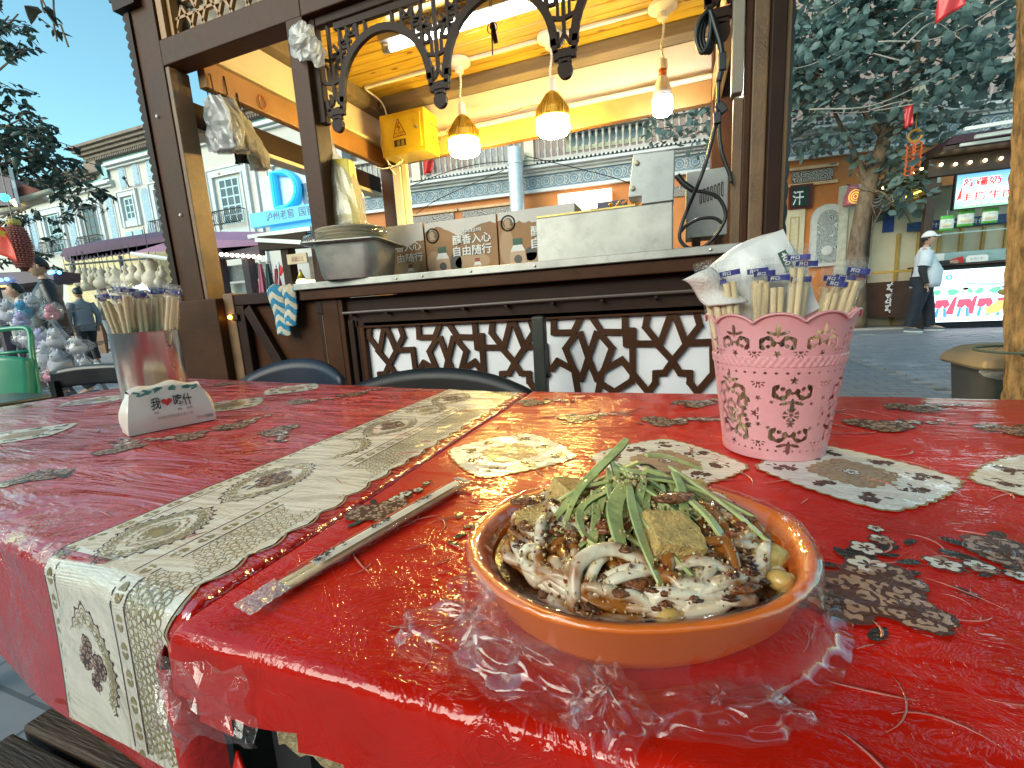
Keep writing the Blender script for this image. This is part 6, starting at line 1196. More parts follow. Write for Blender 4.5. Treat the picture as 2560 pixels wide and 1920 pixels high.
# napkin pack with the printed heart
np1, np2 = Vector((-.966, .508, .7200)), Vector((-.917, .645, .7200)); nd_ = (np2 - np1).normalized(); nn_ = Vector((nd_.y, -nd_.x, 0)); NL = (np2 - np1).length; up = Vector((0, 0, 1))
nk = thing('napkin_pack', (np1 + np2) / 2, 'white napkin pack printed with a red heart and Chinese lettering beside the steel cup', 'napkins'); npm = pm('napkin_pack_film', (.70, .62, .56), .35, var=.05, scale=12, coat=.25, bump=.3, bscale=40)
def nface(u, v): # u along, v up the front face
    sh = .5 + (u - .5) * (1 - .20 * v ** 1.5); bul = .004 * math.sin(math.pi * u) * math.sin(math.pi * v); return np1 + nd_ * (NL * sh) + up * (.084 * v * (1 - .10 * (1 - math.sin(math.pi * u)) )) + nn_ * (bul - .016 * v ** 2)
q = MB(); q.grid(nface, 20, 10)
back = lambda u, v: nface(u, v) - nn_ * (.056 * (1 - .35 * v) + 2 * .004 * math.sin(math.pi * u) * math.sin(math.pi * v))
q.grid(lambda u, v: back(1 - u, v), 20, 10); q.grid(lambda u, v: nface(u, 1) * (1 - v) + back(u, 1) * v + up * (.006 * math.sin(math.pi * v) * (1 + .5 * math.sin(u * 13))), 20, 6)
for u in (0, 1): q.grid((lambda a, v, u=u: (nface(u, v) * (1 - a) + back(u, v) * a + nd_ * ((.010 if u else -.010) * math.sin(math.pi * a) * math.sin(math.pi * v)))) if u else (lambda a, v, u=u: (nface(u, v) * a + back(u, v) * (1 - a) - nd_ * (.010 * math.sin(math.pi * a) * math.sin(math.pi * v)))), 5, 10)
q.build('pack_film', npm, nk, smooth=True, angle=50)
def nt_(body, u0, v0, u1, v1, m, bold=.0): o = nface(u0, v0) + nn_ * .0022; return text(body, m, nk, o, nface(u1, v0) + nn_ * .0022 - o, nface(u0, v1) + nn_ * .0022 - o, bold=bold, lift=.001)
dkink = pm('dark_ink', (.03, .02, .02), .5, var=0); grn_i = pm('print_green', (.10, .28, .25), .5, var=0); gry_i = pm('grey_ink', (.30, .30, .30), .5, var=0)
nt_('我', .26, .50, .375, .78, dkink, .015); nt_('喀什', .54, .50, .77, .78, dkink, .015); nt_('WO', .285, .40, .34, .46, dkink); nt_('KA', .57, .40, .615, .46, dkink); nt_('SHI', .68, .40, .74, .46, dkink); nt_('西域风情新疆式面小馆', .32, .26, .73, .33, gry_i); nt_('柔韧细密 干湿两用', .76, .12, .86, .18, gry_i)
o = nface(.87, .11) + nn_ * .003; q = MB(); q.prism([(0, 0), (.0135, 0), (.0135, .0065), (0, .0065)], o, nd_, up, .0002); q.build('count_badge', gry_i, nk); nt_('400', .88, .125, .945, .18, tagw, .01)
hp = [(.16 * 16 * math.sin(t) ** 3, .16 * (13 * math.cos(t) - 5 * math.cos(2 * t) - 2 * math.cos(3 * t) - math.cos(4 * t))) for t in [2 * math.pi * k / 28 for k in range(28)]]; o = nface(.455, .64) + nn_ * .0035
q = MB(); q.prism([(a * .0034, b_ * .0034) for a, b_ in hp], o, nd_, up, -.0002); q.build('heart_print', redl, nk)
q = MB(); rr2 = random.Random(8)
for k, u in enumerate((.12, .25, .40, .56, .72, .84)):
    b0 = nface(u, .93) + nn_ * .002
    for j in range(3): c = b0 + nd_ * rr2.uniform(-.006, .006) + up * rr2.uniform(-.003, .004); a = rr2.uniform(-.6, .6); e1 = nd_ * math.cos(a) + up * math.sin(a); e2 = up * math.cos(a) - nd_ * math.sin(a); q.prism([(-.0065, -.002), (.0065, -.0015), (.006, .003), (-.004, .0022)], c, e1, e2, -.0002)
q.build('green_print', grn_i, nk)
# napkin pack leaning in the basket
yk = .625; C_ = [ony(px, py, yk) for px, py in ((1775, 664), (1958, 572), (2050, 770), (1870, 860))]
nb = thing('napkin_pack', C_[0], 'white napkin pack leaning out of the pink basket', 'napkins'); ncen = sum(C_, Vector()) / 4
def nbf(u, v): p = (C_[0] * (1 - u) + C_[1] * u) * (1 - v) + (C_[3] * (1 - u) + C_[2] * u) * v; e = math.sin(math.pi * u) * math.sin(math.pi * v); return p + Vector((0, -.010 * e + .002 * mn.noise(Vector((u * 6, v * 6, 2))), 0))
q = MB(); q.grid(nbf, 16, 12); q.grid(lambda u, v: nbf(1 - u, v) + Vector((0, .034 + .016 * math.sin(math.pi * u) * math.sin(math.pi * v), 0)), 16, 12)
for ed in ((lambda t: (t, 0)), (lambda t: (t, 1)), (lambda t: (0, t)), (lambda t: (1, t))): q.grid(lambda u, v, ed=ed: nbf(*ed(u)) + Vector((0, .034 * v, 0)) + (nbf(*ed(u)) - ncen).normalized() * .008 * math.sin(math.pi * v) * math.sin(math.pi * u), 14, 4)
q.build('pack_film', pm('napkin_pack_white', (.72, .72, .71), .35, var=.04, coat=.2, bump=.3, bscale=40), nb, smooth=True)
uxv = (C_[2] - C_[1]).normalized(); uyv = (C_[1] - C_[0]).normalized(); o = nbf(.80, .22) + Vector((0, -.004, 0)); dgi = pm('dark_green_ink', (.03, .09, .07), .5, var=0)
q = MB(); q.prism([(0, 0), (.026, 0), (.026, .009), (0, .009)], o, uxv, uyv, .0002); q.build('count_badge', dgi, nb); text('400', tagw, nb, o + uxv * .002 + uyv * .002 + Vector((0, -.0004, 0)), uxv * .016, uyv * .006, bold=.02); text('张', tagw, nb, o + uxv * .019 + uyv * .002 + Vector((0, -.0004, 0)), uxv * .005, uyv * .006)
o2 = o + uxv * .028 - uyv * .002; text('柔韧细密', dgi, nb, o2 + uyv * .006, uxv * .022, uyv * .005); text('干湿两用', dgi, nb, o2 + uyv * .0, uxv * .022, uyv * .005)
T0, T1, T2, T3 = (ony(px, py, .605) for px, py in ((1778, 668), (1706, 700), (1772, 765), (1870, 755)))
MB().grid(lambda u, v: (T0 * (1 - u) + T1 * u) * (1 - v) + (T3 * (1 - u) + T2 * u) * v + Vector((0, -.012 * math.sin(math.pi * u) - .004 * math.sin(8 * v), .004 * math.sin(math.pi * v * 2) * u)), 14, 12).build('loose_tissue', pm('tissue', (.70, .66, .62), .9, var=.04, bump=.6, bscale=300), nb, smooth=True, solid=.0015)
# ---------------------------------------------------------------- trees
def leaf_cloud(nm, pts, size, m, parent, seed, dirz=-.4, wide=.8, kind='stuff', jit=.3):
    g = np.random.default_rng(seed); P = np.array(pts, float); N = len(P); base = np.array([(0, 0, 0), (.42 * wide, .30, -.06), (.40 * wide, .62, -.10), (0, 1.05, -.22), (-.40 * wide, .62, -.10), (-.42 * wide, .30, -.06), (0, .45, .05)])
    fc = np.array([(0, 1, 6), (1, 2, 6), (2, 3, 6), (3, 4, 6), (4, 5, 6), (5, 0, 6)]); d = g.normal(size=(N, 3)); d[:, 2] = d[:, 2] * .5 + dirz; d /= np.linalg.norm(d, axis=1)[:, None]
    u = g.normal(size=(N, 3)); u[:, 2] += 1.0; s = np.cross(d, u); s /= np.linalg.norm(s, axis=1)[:, None]; u = np.cross(s, d); sc = size * (1 + jit * g.normal(size=N)).clip(.35, 1.8)
    V = P[:, None, :] + sc[:, None, None] * (base[None, :, 0, None] * s[:, None] + base[None, :, 1, None] * d[:, None] + base[None, :, 2, None] * u[:, None]); V = V.reshape(-1, 3); F = (fc[None] + 7 * np.arange(N)[:, None, None]).reshape(-1, 3)
    me = bpy.data.meshes.new(nm); me.vertices.add(len(V)); me.vertices.foreach_set('co', V.astype(np.float32).ravel()); me.loops.add(F.size); me.loops.foreach_set('vertex_index', F.astype(np.int32).ravel()); me.polygons.add(len(F)); me.polygons.foreach_set('loop_start', np.arange(0, F.size, 3, dtype=np.int32)); me.materials.append(m); me.update(calc_edges=True)
    o = link(bpy.data.objects.new(nm, me), parent)
    if kind: o['kind'] = kind
    return o
def leafy(nm, a, b):      # translucent leaf
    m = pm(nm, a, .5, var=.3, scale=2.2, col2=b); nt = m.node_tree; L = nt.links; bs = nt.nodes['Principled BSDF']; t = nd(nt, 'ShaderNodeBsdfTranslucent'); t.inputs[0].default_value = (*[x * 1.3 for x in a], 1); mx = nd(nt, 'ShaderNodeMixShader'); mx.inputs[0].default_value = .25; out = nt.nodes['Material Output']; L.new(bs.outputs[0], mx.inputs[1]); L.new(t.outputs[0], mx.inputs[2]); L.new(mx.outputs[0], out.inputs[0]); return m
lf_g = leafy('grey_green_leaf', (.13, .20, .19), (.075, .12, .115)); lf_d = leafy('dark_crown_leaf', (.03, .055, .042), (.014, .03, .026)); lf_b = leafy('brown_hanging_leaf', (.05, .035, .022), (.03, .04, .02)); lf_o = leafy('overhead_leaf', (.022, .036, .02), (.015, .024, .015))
# big leaved tree in front of the orange building
TY = 11.8; tr = thing('broadleaf_tree', (3.7, TY, 0), 'broad leaved grey green tree before the orange and pink building', 'tree'); tw = lambda x, z, dy=0: Vector((x, TY + dy, z)); q = MB()
q.tube(cat([tw(3.72, 0), tw(3.66, .9), tw(3.62, 1.6), tw(3.68, 2.4), tw(3.78, 3.1), tw(3.95, 3.8), tw(4.0, 4.5)]), [.20 - .0025 * i for i in range(37)], 10); q.build('trunk', bark, tr, smooth=True); q = MB(); br = []
for pts, r_ in (([tw(3.76, 2.95), tw(3.5, 3.55), tw(3.15, 4.3), tw(2.95, 4.75)], .075), ([tw(3.98, 4.3), tw(3.9, 5.2), tw(3.7, 5.9), tw(3.4, 6.6)], .085), ([tw(3.98, 4.4), tw(4.35, 5.0), tw(4.36, 6.2), tw(4.4, 7.2)], .08), ([tw(3.7, 5.5), tw(3.3, 5.7), tw(2.6, 5.6), tw(2.1, 5.3)], .045), ([tw(3.9, 3.9), tw(3.2, 4.6, -.4), tw(2.2, 5.2, -.6), tw(.9, 5.4, -.6)], .05), ([tw(4.1, 4.6), tw(4.9, 5.4, -.3), tw(5.9, 6.0, -.4)], .05), ([tw(3.95, 3.7), tw(4.6, 4.3, -.5), tw(5.4, 4.5, -.6)], .04), ([tw(2.95, 4.75), tw(2.5, 5.2, -.2), tw(1.6, 5.6, -.3)], .035), ([tw(3.8, 3.1), tw(4.3, 3.3, -.4), tw(4.8, 3.1, -.6)], .03), ([tw(3.75, 2.9), tw(3.9, 2.7, -.4), tw(4.0, 2.4, -.6)], .02)):
    c = cat(pts, 6); q.tube(c, [r_ * (1 - .8 * i / len(c)) for i in range(len(c))], 7); br += c[len(c) // 3:]
rr = random.Random(5)
for k in range(46):
    b0 = rr.choice(br); e = b0 + Vector((rr.uniform(-1.1, 1.1), rr.uniform(-.7, .5), rr.uniform(-.5, .9))); c = cat([b0, (b0 + e) / 2 + Vector((0, 0, .12)), e], 4); q.tube(c, .012, 4); br += c[3:]
q.build('limb', bark, tr, smooth=True); q = MB(); rt = random.Random(77)
for k in range(11):
    x, z = rt.uniform(1.4, 4.2), rt.uniform(4.0, 6.3); L = rt.uniform(.8, 2.2) * rt.choice((-1, 1)); a = tw(x, z, rt.uniform(-1.5, -.9)); c = cat([a, a + Vector((L * .5, rt.uniform(-.2, .2), rt.uniform(-.2, .35))), a + Vector((L, rt.uniform(-.2, .2), rt.uniform(-.3, .5)))], 6); q.tube(c, [.015 - .0008 * i for i in range(len(c))], 5)
q.build('limb', pm('pale_twig', (.30, .27, .24), .8, var=.2), tr, smooth=True); g = np.random.default_rng(2); cl = []
for k in range(330):
    b0 = rr.choice(br); cl.append((b0.x + rr.gauss(0, .42), b0.y + rr.gauss(-.15, .45), b0.z + rr.gauss(0, .40)))
for k in range(220): cl.append((rr.uniform(-.6, 6.3), TY + rr.uniform(-1.2, .8), rr.uniform(3.9, 7.6)))
for k in range(26): cl.append((rr.gauss(4.0, .45), TY - .6 + rr.gauss(0, .25), rr.gauss(2.95, .35)))
pts = []
for c in cl:
    for j in range(13): p = (c[0] + rr.gauss(0, .20), c[1] + rr.gauss(0, .2), c[2] + rr.gauss(0, .18)); pts.append(p)
pts = [p for p in pts if p[2] > 2.3 and not (p[0] < 2.4 and p[2] < 4.2) and not (p[0] > 4.35 and p[2] < 3.45) and not (p[0] < 3.3 and p[2] < 3.75) and not (p[0] < 3.85 and p[2] < 3.35)]; pts.sort(key=lambda p: p[1])
leaf_cloud('crown', pts[120:], .155, lf_g, tr, 3)
lq = MB(); base = [(0, 0, 0), (.36, .22, -.04), (.36, .60, -.09), (0, 1.05, -.22), (-.36, .60, -.09), (-.36, .22, -.04), (0, .45, .05)]; lq.add([(x * .18, y_ * .18, z * .18) for x, y_, z in base], [(0, 1, 6), (1, 2, 6), (2, 3, 6), (3, 4, 6), (4, 5, 6), (5, 0, 6)]); lo = lq.build('leaf', lf_g, tr)
for i, p in enumerate(pts[:120]):
    o = lo if i == 0 else lo.copy()
    if i: COL.objects.link(o)
    o.location = p; o.rotation_euler = (rr.uniform(1.9, 2.9), rr.uniform(-.6, .6), rr.uniform(-1.2, 1.2)); o.scale = (rr.uniform(.7, 1.25),) * 3
# near trunk at the right edge, its unseen crown made wide and dense to block sky reflections
nt0 = thing('near_tree', (1.58, 2.62, 0), 'rough barked tree trunk at the right edge beside the grey bin', 'tree'); q = MB()
def trunkf(u, v): a = 2 * math.pi * u; z = 4.2 * v; r_ = .150 - .014 * v + .012 * mn.noise(Vector((math.cos(a) * 2, math.sin(a) * 2, z * 1.3))) - .030 * abs(mn.noise(Vector((math.cos(a) * 9, math.sin(a) * 9, z * 3)))) - .014 * abs(mn.noise(Vector((math.cos(a) * 20, math.sin(a) * 20, z * 9)))); return Vector((1.548 - .105 * (z - .5) / 1.5 * (z < 2.2) - .119 * (z >= 2.2) + r_ * math.cos(a), 2.62 + r_ * math.sin(a), z))
q.grid(trunkf, 110, 260); q.build('trunk', bark_y, nt0, smooth=True); q = MB(); q.tube([Vector((1.46 + .165 * math.cos(t), 2.62 + .165 * math.sin(t), .60)) for t in [2 * math.pi * k / 18 for k in range(19)]], .006, 6).sphere((1.395, 2.50, .60), .02); q.build('tied_cord', pm('green_tie', (.05, .08, .07), .6), nt0); q = MB()
for e in ((.2, .8, 5.0), (2.8, .2, 5.2), (1.0, -1.6, 5.2), (3.0, 2.6, 5.4), (1.3, 2.0, 5.8)): q.tube(cat([(1.46, 2.62, 4.0), ((1.46 + e[0]) / 2, (2.62 + e[1]) / 2, 4.75), e], 6), [.09 - .006 * i for i in range(13)], 7)
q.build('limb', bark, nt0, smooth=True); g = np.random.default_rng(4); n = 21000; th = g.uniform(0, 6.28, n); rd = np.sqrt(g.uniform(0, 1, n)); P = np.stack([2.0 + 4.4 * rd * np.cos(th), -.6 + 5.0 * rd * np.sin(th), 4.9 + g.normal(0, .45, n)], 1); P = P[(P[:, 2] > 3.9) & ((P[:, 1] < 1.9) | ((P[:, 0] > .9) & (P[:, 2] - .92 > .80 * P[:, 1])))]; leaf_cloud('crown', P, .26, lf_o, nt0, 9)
# dark tree on the left and the leaves hanging into the sky
def left_tree(nm, label, base, spots, leaf, seed, m):
    t = thing(nm, base, label, 'tree'); rr = random.Random(seed); q = MB(); pts = []; tq = MB()
    top = Vector(base) + Vector((0, 0, 2.6)); q.tube(cat([base, Vector(base) + Vector((.1, 0, 1.4)), top]), .14, 8)
    for (px, py, d, n, sp) in spots:
        c = at(px, py, d); tq.tube(cat([top, (top + c) / 2 + Vector((0, 0, .3)), c], 5), [.05 - .004 * i for i in range(11)], 5)
        for k in range(n // 9):
            o = Vector((rr.gauss(0, sp), rr.gauss(0, sp), rr.gauss(0, sp * .8))); b0 = c + o; dv = Vector((rr.gauss(0, 1), rr.gauss(0, 1), -abs(rr.gauss(.4, .5)))).normalized(); tq.tube([b0, b0 + dv * .34], .006, 4)
            for j in range(9): p = b0 + dv * (.04 * j + .02) + Vector((rr.gauss(0, .02), rr.gauss(0, .02), rr.gauss(0, .02))); pts.append(tuple(p))
    q.build('trunk', bark, t, smooth=True); tq.build('limb', bark, t); leaf_cloud('crown', pts, leaf, m, t, seed, dirz=-.7, wide=.55); return t
left_tree('street_tree', 'dark leaved tree spreading over the left edge of the sky', (-14.2, 4.0, .2), [(22, 40, 6.8, 54, .16), (45, 35, 6.8, 45, .13), (2, 100, 6.8, 63, .16), (62, 118, 6.8, 36, .11), (2, 215, 6.8, 54, .16), (15, 285, 6.8, 72, .19), (58, 295, 6.8, 54, .14), (15, 345, 6.8, 126, .24), (60, 365, 6.8, 117, .2), (100, 385, 6.8, 90, .18), (40, 405, 6.8, 144, .26), (135, 362, 6.8, 45, .13), (5, 430, 6.8, 108, .24), (95, 425, 7.4, 90, .17), (150, 462, 7.8, 54, .13), (125, 410, 7.8, 36, .1)], .115, 31, lf_d)
left_tree('street_tree', 'loose leaved tree hiding the far left windows of the pale building', (-18.8, 6.8, .3), [(10, 540, 11, 120, .5), (50, 560, 11, 99, .45), (95, 500, 10.5, 60, .3), (130, 478, 10, 90, .3), (185, 470, 9.5, 90, .25), (40, 610, 11, 120, .4)], .15, 37, lf_d)
hb = thing('hanging_branch', at(140, 10, 2.2), 'bare twig with two brown leaves hanging in the sky', 'branch'); q = MB(); d_ = 2.2
for l in ([(100, -60), (103, 5), (108, 25), (112, 32)], [(132, -60), (134, 20), (140, 60), (152, 62), (165, 100), (171, 117)], [(134, 60), (140, 85), (143, 103)], [(103, -5), (115, 18)]): q.tube([at(px, py, d_) for px, py in l], .0042, 5)
q.build('twig', bark, hb); 
for l in ([(107, 30), (95, 18), (72, 14), (64, 28), (68, 40), (78, 62), (88, 50), (96, 36)], [(110, 22), (120, 16), (132, 25), (140, 45), (147, 70), (138, 64), (122, 42)], [(141, 48), (150, 50), (159, 62), (152, 58)]):
    P_ = [at(px, py, d_) for px, py in l]; c = sum(P_, Vector()) / len(P_); c += Vector((0, -.03, .02)); MB().add(P_ + [c], [(i, (i + 1) % len(P_), len(P_)) for i in range(len(P_))]).build('leaf', lf_b, hb, solid=.002)
# ---------------------------------------------------------------- right hand snack stall
RY = 11.2; rs = thing('snack_stall', (5., RY, 0), 'dark carved wooden snack stall with lit sign screen and glass counter', 'stall')
def rbox(nm, x0, x1, y0, y1, z0, z1, m, bev=.006): return MB().box(x0, x1, y0, y1, z0, z1).build(nm, m, rs, bevel=bev)
for x, y in ((4.0, RY + 1.3), (4.56, RY + .05), (6.6, RY + .05), (6.6, RY + 1.3)):
    rbox('post', x - .065, x + .065, y - .065, y + .065, .0, 3.0, dkwood); rbox('post_plinth', x - .11, x + .11, y - .11, y + .11, 0, .35, dkwood); rbox('post_capital', x - .12, x + .12, y - .12, y + .12, 2.55, 2.75, dkwood)
MB().bar((3.98, RY + 1.3, 2.95), (4.56, RY, 2.95), .12, .34).bar((4.0, RY + 1.25, 2.5), (4.54, RY + .1, 2.5), .06, .12).build('side_beam', dkwood, rs); rbox('front_beam', 4.45, 6.8, RY - .08, RY + .05, 2.86, 3.18, dkwood); rbox('canopy_rail', 4.45, 7.0, RY - .55, RY + 1.6, 3.2, 3.27, dkwood)
MB().bar((4.02, RY + 1.2, 2.66), (4.54, RY + .06, 2.66), .02, .22).build('carved_fretwork', carve, rs)
for z, y0, x1 in ((3.42, RY - .9, 7), (3.31, RY - .75, 7)): MB().bar((4.55 + (3.42 - z) * 2, y0, z), (x1, y0 + .1, z + .06), .05, .06).build('awning_tube', white, rs, bevel=.006)
MB().bar((4.65, RY - .6, 3.24), (7, RY - .55, 3.27), .05, .05).build('awning_tube', white, rs, bevel=.006); MB().prism([(4.5, 3.30), (7.2, 3.36), (7.2, 3.44), (4.6, 3.44)], (0, RY - .5, 0), (1, 0, 0), (0, 0, 1), -1.9).build('awning_cloth', pm('awning_dark', (.05, .02, .03), .7), rs)
rbox('counter_base', 4.72, 6.7, RY + .02, RY + .9, 0, 1.2, dkwood); rbox('counter_top', 4.66, 6.75, RY - .08, RY + .95, 1.2, 1.245, dkwood); rbox('plinth_board', 4.7, 6.7, RY - .03, RY + .02, 0, .115, black)
rbox('glass_case', 4.75, 6.7, RY + .25, RY + .9, 1.25, 1.47, steel); rbox('hanging_rail', 4.66, 6.6, RY + .02, RY + .04, 1.80, 1.82, steel, 0); rbox('back_wall', 4.1, 6.7, RY + 1.3, RY + 1.34, 0, 2.9, cream_d); rbox('blue_banner', 4.7, 6.6, RY + 1.2, RY + 1.25, 2.02, 2.2, pm('banner_blue', (.03, .07, .20), .5))
text('喀什特产 品质保证', whiteprint, rs, (4.95, RY + 1.195, 2.06), (1.2, 0, 0), (0, 0, .1), bold=.01); MB().box(4.28, 4.48, RY + 1.28, RY + 1.295, 2.05, 2.45).build('blue_notice', pm('notice_blue', (.02, .05, .22), .5), rs)
for k in range(6): MB().box(4.55 + .36 * k, 4.60 + .36 * k, RY + 1.24, RY + 1.29, 0, 2.0).build('wall_batten', gold_l, rs)
ls = MB(); star(ls, 4.35, .62, .10, RY + .60, .02, .02); 
for j in range(3): star(ls, 4.30 + .03 * (j % 2), .42 + .22 * j, .06, RY + .6, .018, .02)
ls.build('side_lattice', white_p, rs); MB().bar((4.05, RY + 1.2, .6), (4.52, RY + .12, .6), .02, .75).build('side_panel', dkwood, rs); rbox('side_sill', 3.95, 4.6, RY + .55, RY + .65, 1.15, 1.2, gold_l)
sb = MB()
for x, z in ((4.62, 3.055), (4.83, 3.03), (5.04, 3.03), (5.25, 3.03), (5.47, 3.03), (5.69, 3.02), (5.9, 3.02)): sb.sphere((x, RY - .11, z), .028, 10, 6)
sb.build('string_bulbs', emat('string_bulb', (1, .80, .42), 5.), rs)['kind'] = 'stuff'; MB().sphere((5.71, RY - .12, 3.02), .04, 10, 6).build('magenta_lamp', emat('magenta_glow', (1, .05, .75), 4.), rs)
MB().bar((3.93, RY + .75, 2.84), (4.34, RY - .06, 3.03), .05, .035).build('edge_light_bar', dkwood, rs); eb_ = MB()
for k in range(7): eb_.sphere(Vector((3.93, RY + .73, 2.85)).lerp(Vector((4.34, RY - .09, 3.03)), k / 6), .026, 8, 6)
eb_.build('edge_bulb', emat('yellow_string_bulb', (1, .85, .28), 5.), rs)['kind'] = 'stuff'; MB().bar((4.14, RY + .50, 2.56), (4.49, RY - .05, 2.68), .02, .025).build('yellow_light_strip', emat('yellow_strip', (1, .78, .08), 2.6), rs)
# lit sign screen
def panel_grad(name, top, bot, z0, z1, e):
    m = bpy.data.materials.new(name); m.use_nodes = True; nt = m.node_tree; b = nt.nodes['Principled BSDF']; g = nd(nt, 'ShaderNodeNewGeometry'); s = nd(nt, 'ShaderNodeSeparateXYZ'); r = nd(nt, 'ShaderNodeMapRange'); r.inputs[1].default_value = z0; r.inputs[2].default_value = z1; nt.links.new(g.outputs['Position'], s.inputs[0]); nt.links.new(s.outputs[2], r.inputs[0]); cr = nd(nt, 'ShaderNodeValToRGB'); cr.color_ramp.elements[0].color = (*bot, 1); cr.color_ramp.elements[1].color = (*top, 1); e2 = cr.color_ramp.elements.new(.42); e2.color = (.55, .80, .95, 1); nt.links.new(r.outputs[0], cr.inputs[0]); nt.links.new(cr.outputs[0], b.inputs['Emission Color']); b.inputs['Emission Strength'].default_value = e; b.inputs['Base Color'].default_value = (.1, .1, .1, 1); return m
ss = thing('sign_screen', (5.3, RY - .2, 2.5), 'lit blue sign screen with red and white Chinese lettering on the snack stall', 'sign'); MB().box(4.80, 5.92, RY - .24, RY - .16, 2.20, 2.82).build('screen_frame', black, ss); MB().box(4.82, 5.90, RY - .245, RY - .241, 2.215, 2.805).build('screen_face', panel_grad('screen_picture', (.03, .30, .80), (.25, .70, .30), 2.2, 2.82, .75), ss)
redg = emat('sign_red', (.75, .03, .02), .55); whg = emat('sign_white', (.9, .95, 1), .8); ys_ = RY - .246
for body, z, h_, x0, wd in (('新疆奶', 2.58, .15, 4.91, .53), ('贝', 2.58, .15, 5.52, .15), ('手撕牛肉', 2.34, .14, 4.89, .76)):
    text(body, whg, ss, (x0 - .006, ys_, z - .006), (wd + .012, 0, 0), (0, 0, h_ + .012), bold=.05); text(body, redg, ss, (x0, ys_ - .003, z), (wd, 0, 0), (0, 0, h_), bold=.02)
text('ﻰﺴﺘﯩﺌﯩﺴ ڭﺎﺠﻨﯩﺷ', whg, ss, (4.93, ys_, 2.50), (.70, 0, 0), (0, 0, .05), bold=.01); text('ﻰﺸﯚﮔ ﺎﻛ ڭﺎﻐﺘﺭﯩﻳ', whg, ss, (4.93, ys_, 2.25), (.70, 0, 0), (0, 0, .06), bold=.01)
tri = MB(); tri.prism([(4.84, 2.36), (4.90, 2.40), (4.905, 2.62)], (0, ys_ - .001, 0), (1, 0, 0), (0, 0, 1), .001); tri.build('red_pennant_print', redg, ss)
# LED front of the counter: troupe of dancers, flat picture
ld = thing('led_front', (5.4, RY - .05, .6), 'glowing LED front of the snack counter showing red dressed dancers', 'screen'); MB().box(4.70, 6.7, RY - .07, RY - .035, .115, 1.14).build('led_frame', black, ld); MB().box(4.72, 6.68, RY - .074, RY - .071, .13, 1.12).build('led_picture', emat('led_white', (.62, .92, 1.), 1.0), ld)
def lp_(pts, m, l=1): q = MB(); q.prism(pts, (0, RY - .074 - .0012 * l, 0), (1, 0, 0), (0, 0, 1), .0008); q.build('led_picture_shape', m, ld)
lg, lrr, lb, lpk, lsk, lor, lteal = (emat(n_, c, 1.) for n_, c in (('led_green', (.10, .50, .22)), ('led_red', (.85, .06, .10)), ('led_blue', (.05, .22, .42)), ('led_pink', (.95, .62, .66)), ('led_skin', (.80, .42, .30)), ('led_orange', (1., .36, .10)), ('led_teal', (.02, .62, .68))))
lp_([(4.72, .13), (6.68, .13), (6.68, .36), (4.72, .38)], emat('led_floor', (.80, .90, 1.), 1.), 1)
for k in range(9): x = 4.80 + .21 * k; lp_([(x + .09 * math.cos(t) * (1 + .2 * math.sin(3 * t + k)), .70 + .06 * math.sin(t)) for t in [2 * math.pi * j / 12 for j in range(12)]], lg, 1.5)
lp_([(4.72, .88), (4.9, .86), (5.1, .87), (5.3, .84), (5.5, .86), (5.7, .82), (5.9, .86), (6.2, .9), (6.2, .93), (5.9, .90), (5.7, .86), (5.5, .90), (5.3, .88), (5.1, .91), (4.9, .90), (4.72, .92)], lpk, 2); lp_([(5.2, .84), (5.4, .815), (5.6, .80), (5.9, .84), (5.9, .86), (5.6, .825), (5.4, .84), (5.2, .86)], lb, 2.2)
for k, x in enumerate((4.86, 5.20, 5.50, 5.78, 6.10)):
    lp_([(x - .07, .55), (x + .07, .55), (x + .09, .66), (x + .03, .69), (x - .03, .69), (x - .10, .63)], whg, 3); lp_([(x - .09, .56), (x + .09, .56), (x + .13, .46), (x + .06, .38), (x + .02, .44), (x - .03, .38), (x - .11, .42)], lrr, 3.2); lp_([(x + .035 * math.cos(t), .72 + .042 * math.sin(t)) for t in [2 * math.pi * j / 10 for j in range(10)]], lsk, 3.4); lp_([(x + .045 * math.cos(t), .755 + .025 * math.sin(t)) for t in [2 * math.pi * j / 10 for j in range(10)]], black if k % 2 else whg, 3.6)
    for s_ in (-1, 1): lp_([(x + s_ * .05 - .022, .40), (x + s_ * .05 + .022, .40), (x + s_ * .07 + .025, .25), (x + s_ * .08 + .05, .225), (x + s_ * .07 - .03, .225)], lb, 3.8 + s_ * .1)
    if k in (1, 2): lp_([(x - .16, .60), (x - .11, .62), (x - .15, .27), (x - .28, .27)], lrr, 2.9)
lp_([(5.52, .36), (5.7, .50), (5.84, .50), (5.88, .42), (5.7, .28), (5.56, .25)], lor, 4.5)
lp_([(4.93 + .055 * math.cos(t), .985 + .05 * math.sin(t)) for t in [2 * math.pi * j / 14 for j in range(14)]], lteal, 2); lp_([(4.93 + .022 * math.cos(t), .985 + .03 * math.sin(t)) for t in [2 * math.pi * j / 6 for j in range(6)]], whg, 3); text('新疆农商银行', pm('led_dark', (.05, .07, .1), .5, var=0), ld, (5.02, RY - .077, .955), (.36, 0, 0), (0, 0, .05)); text('喀什市支行', MATS['led_dark'], ld, (5.42, RY - .077, .955), (.30, 0, 0), (0, 0, .05))
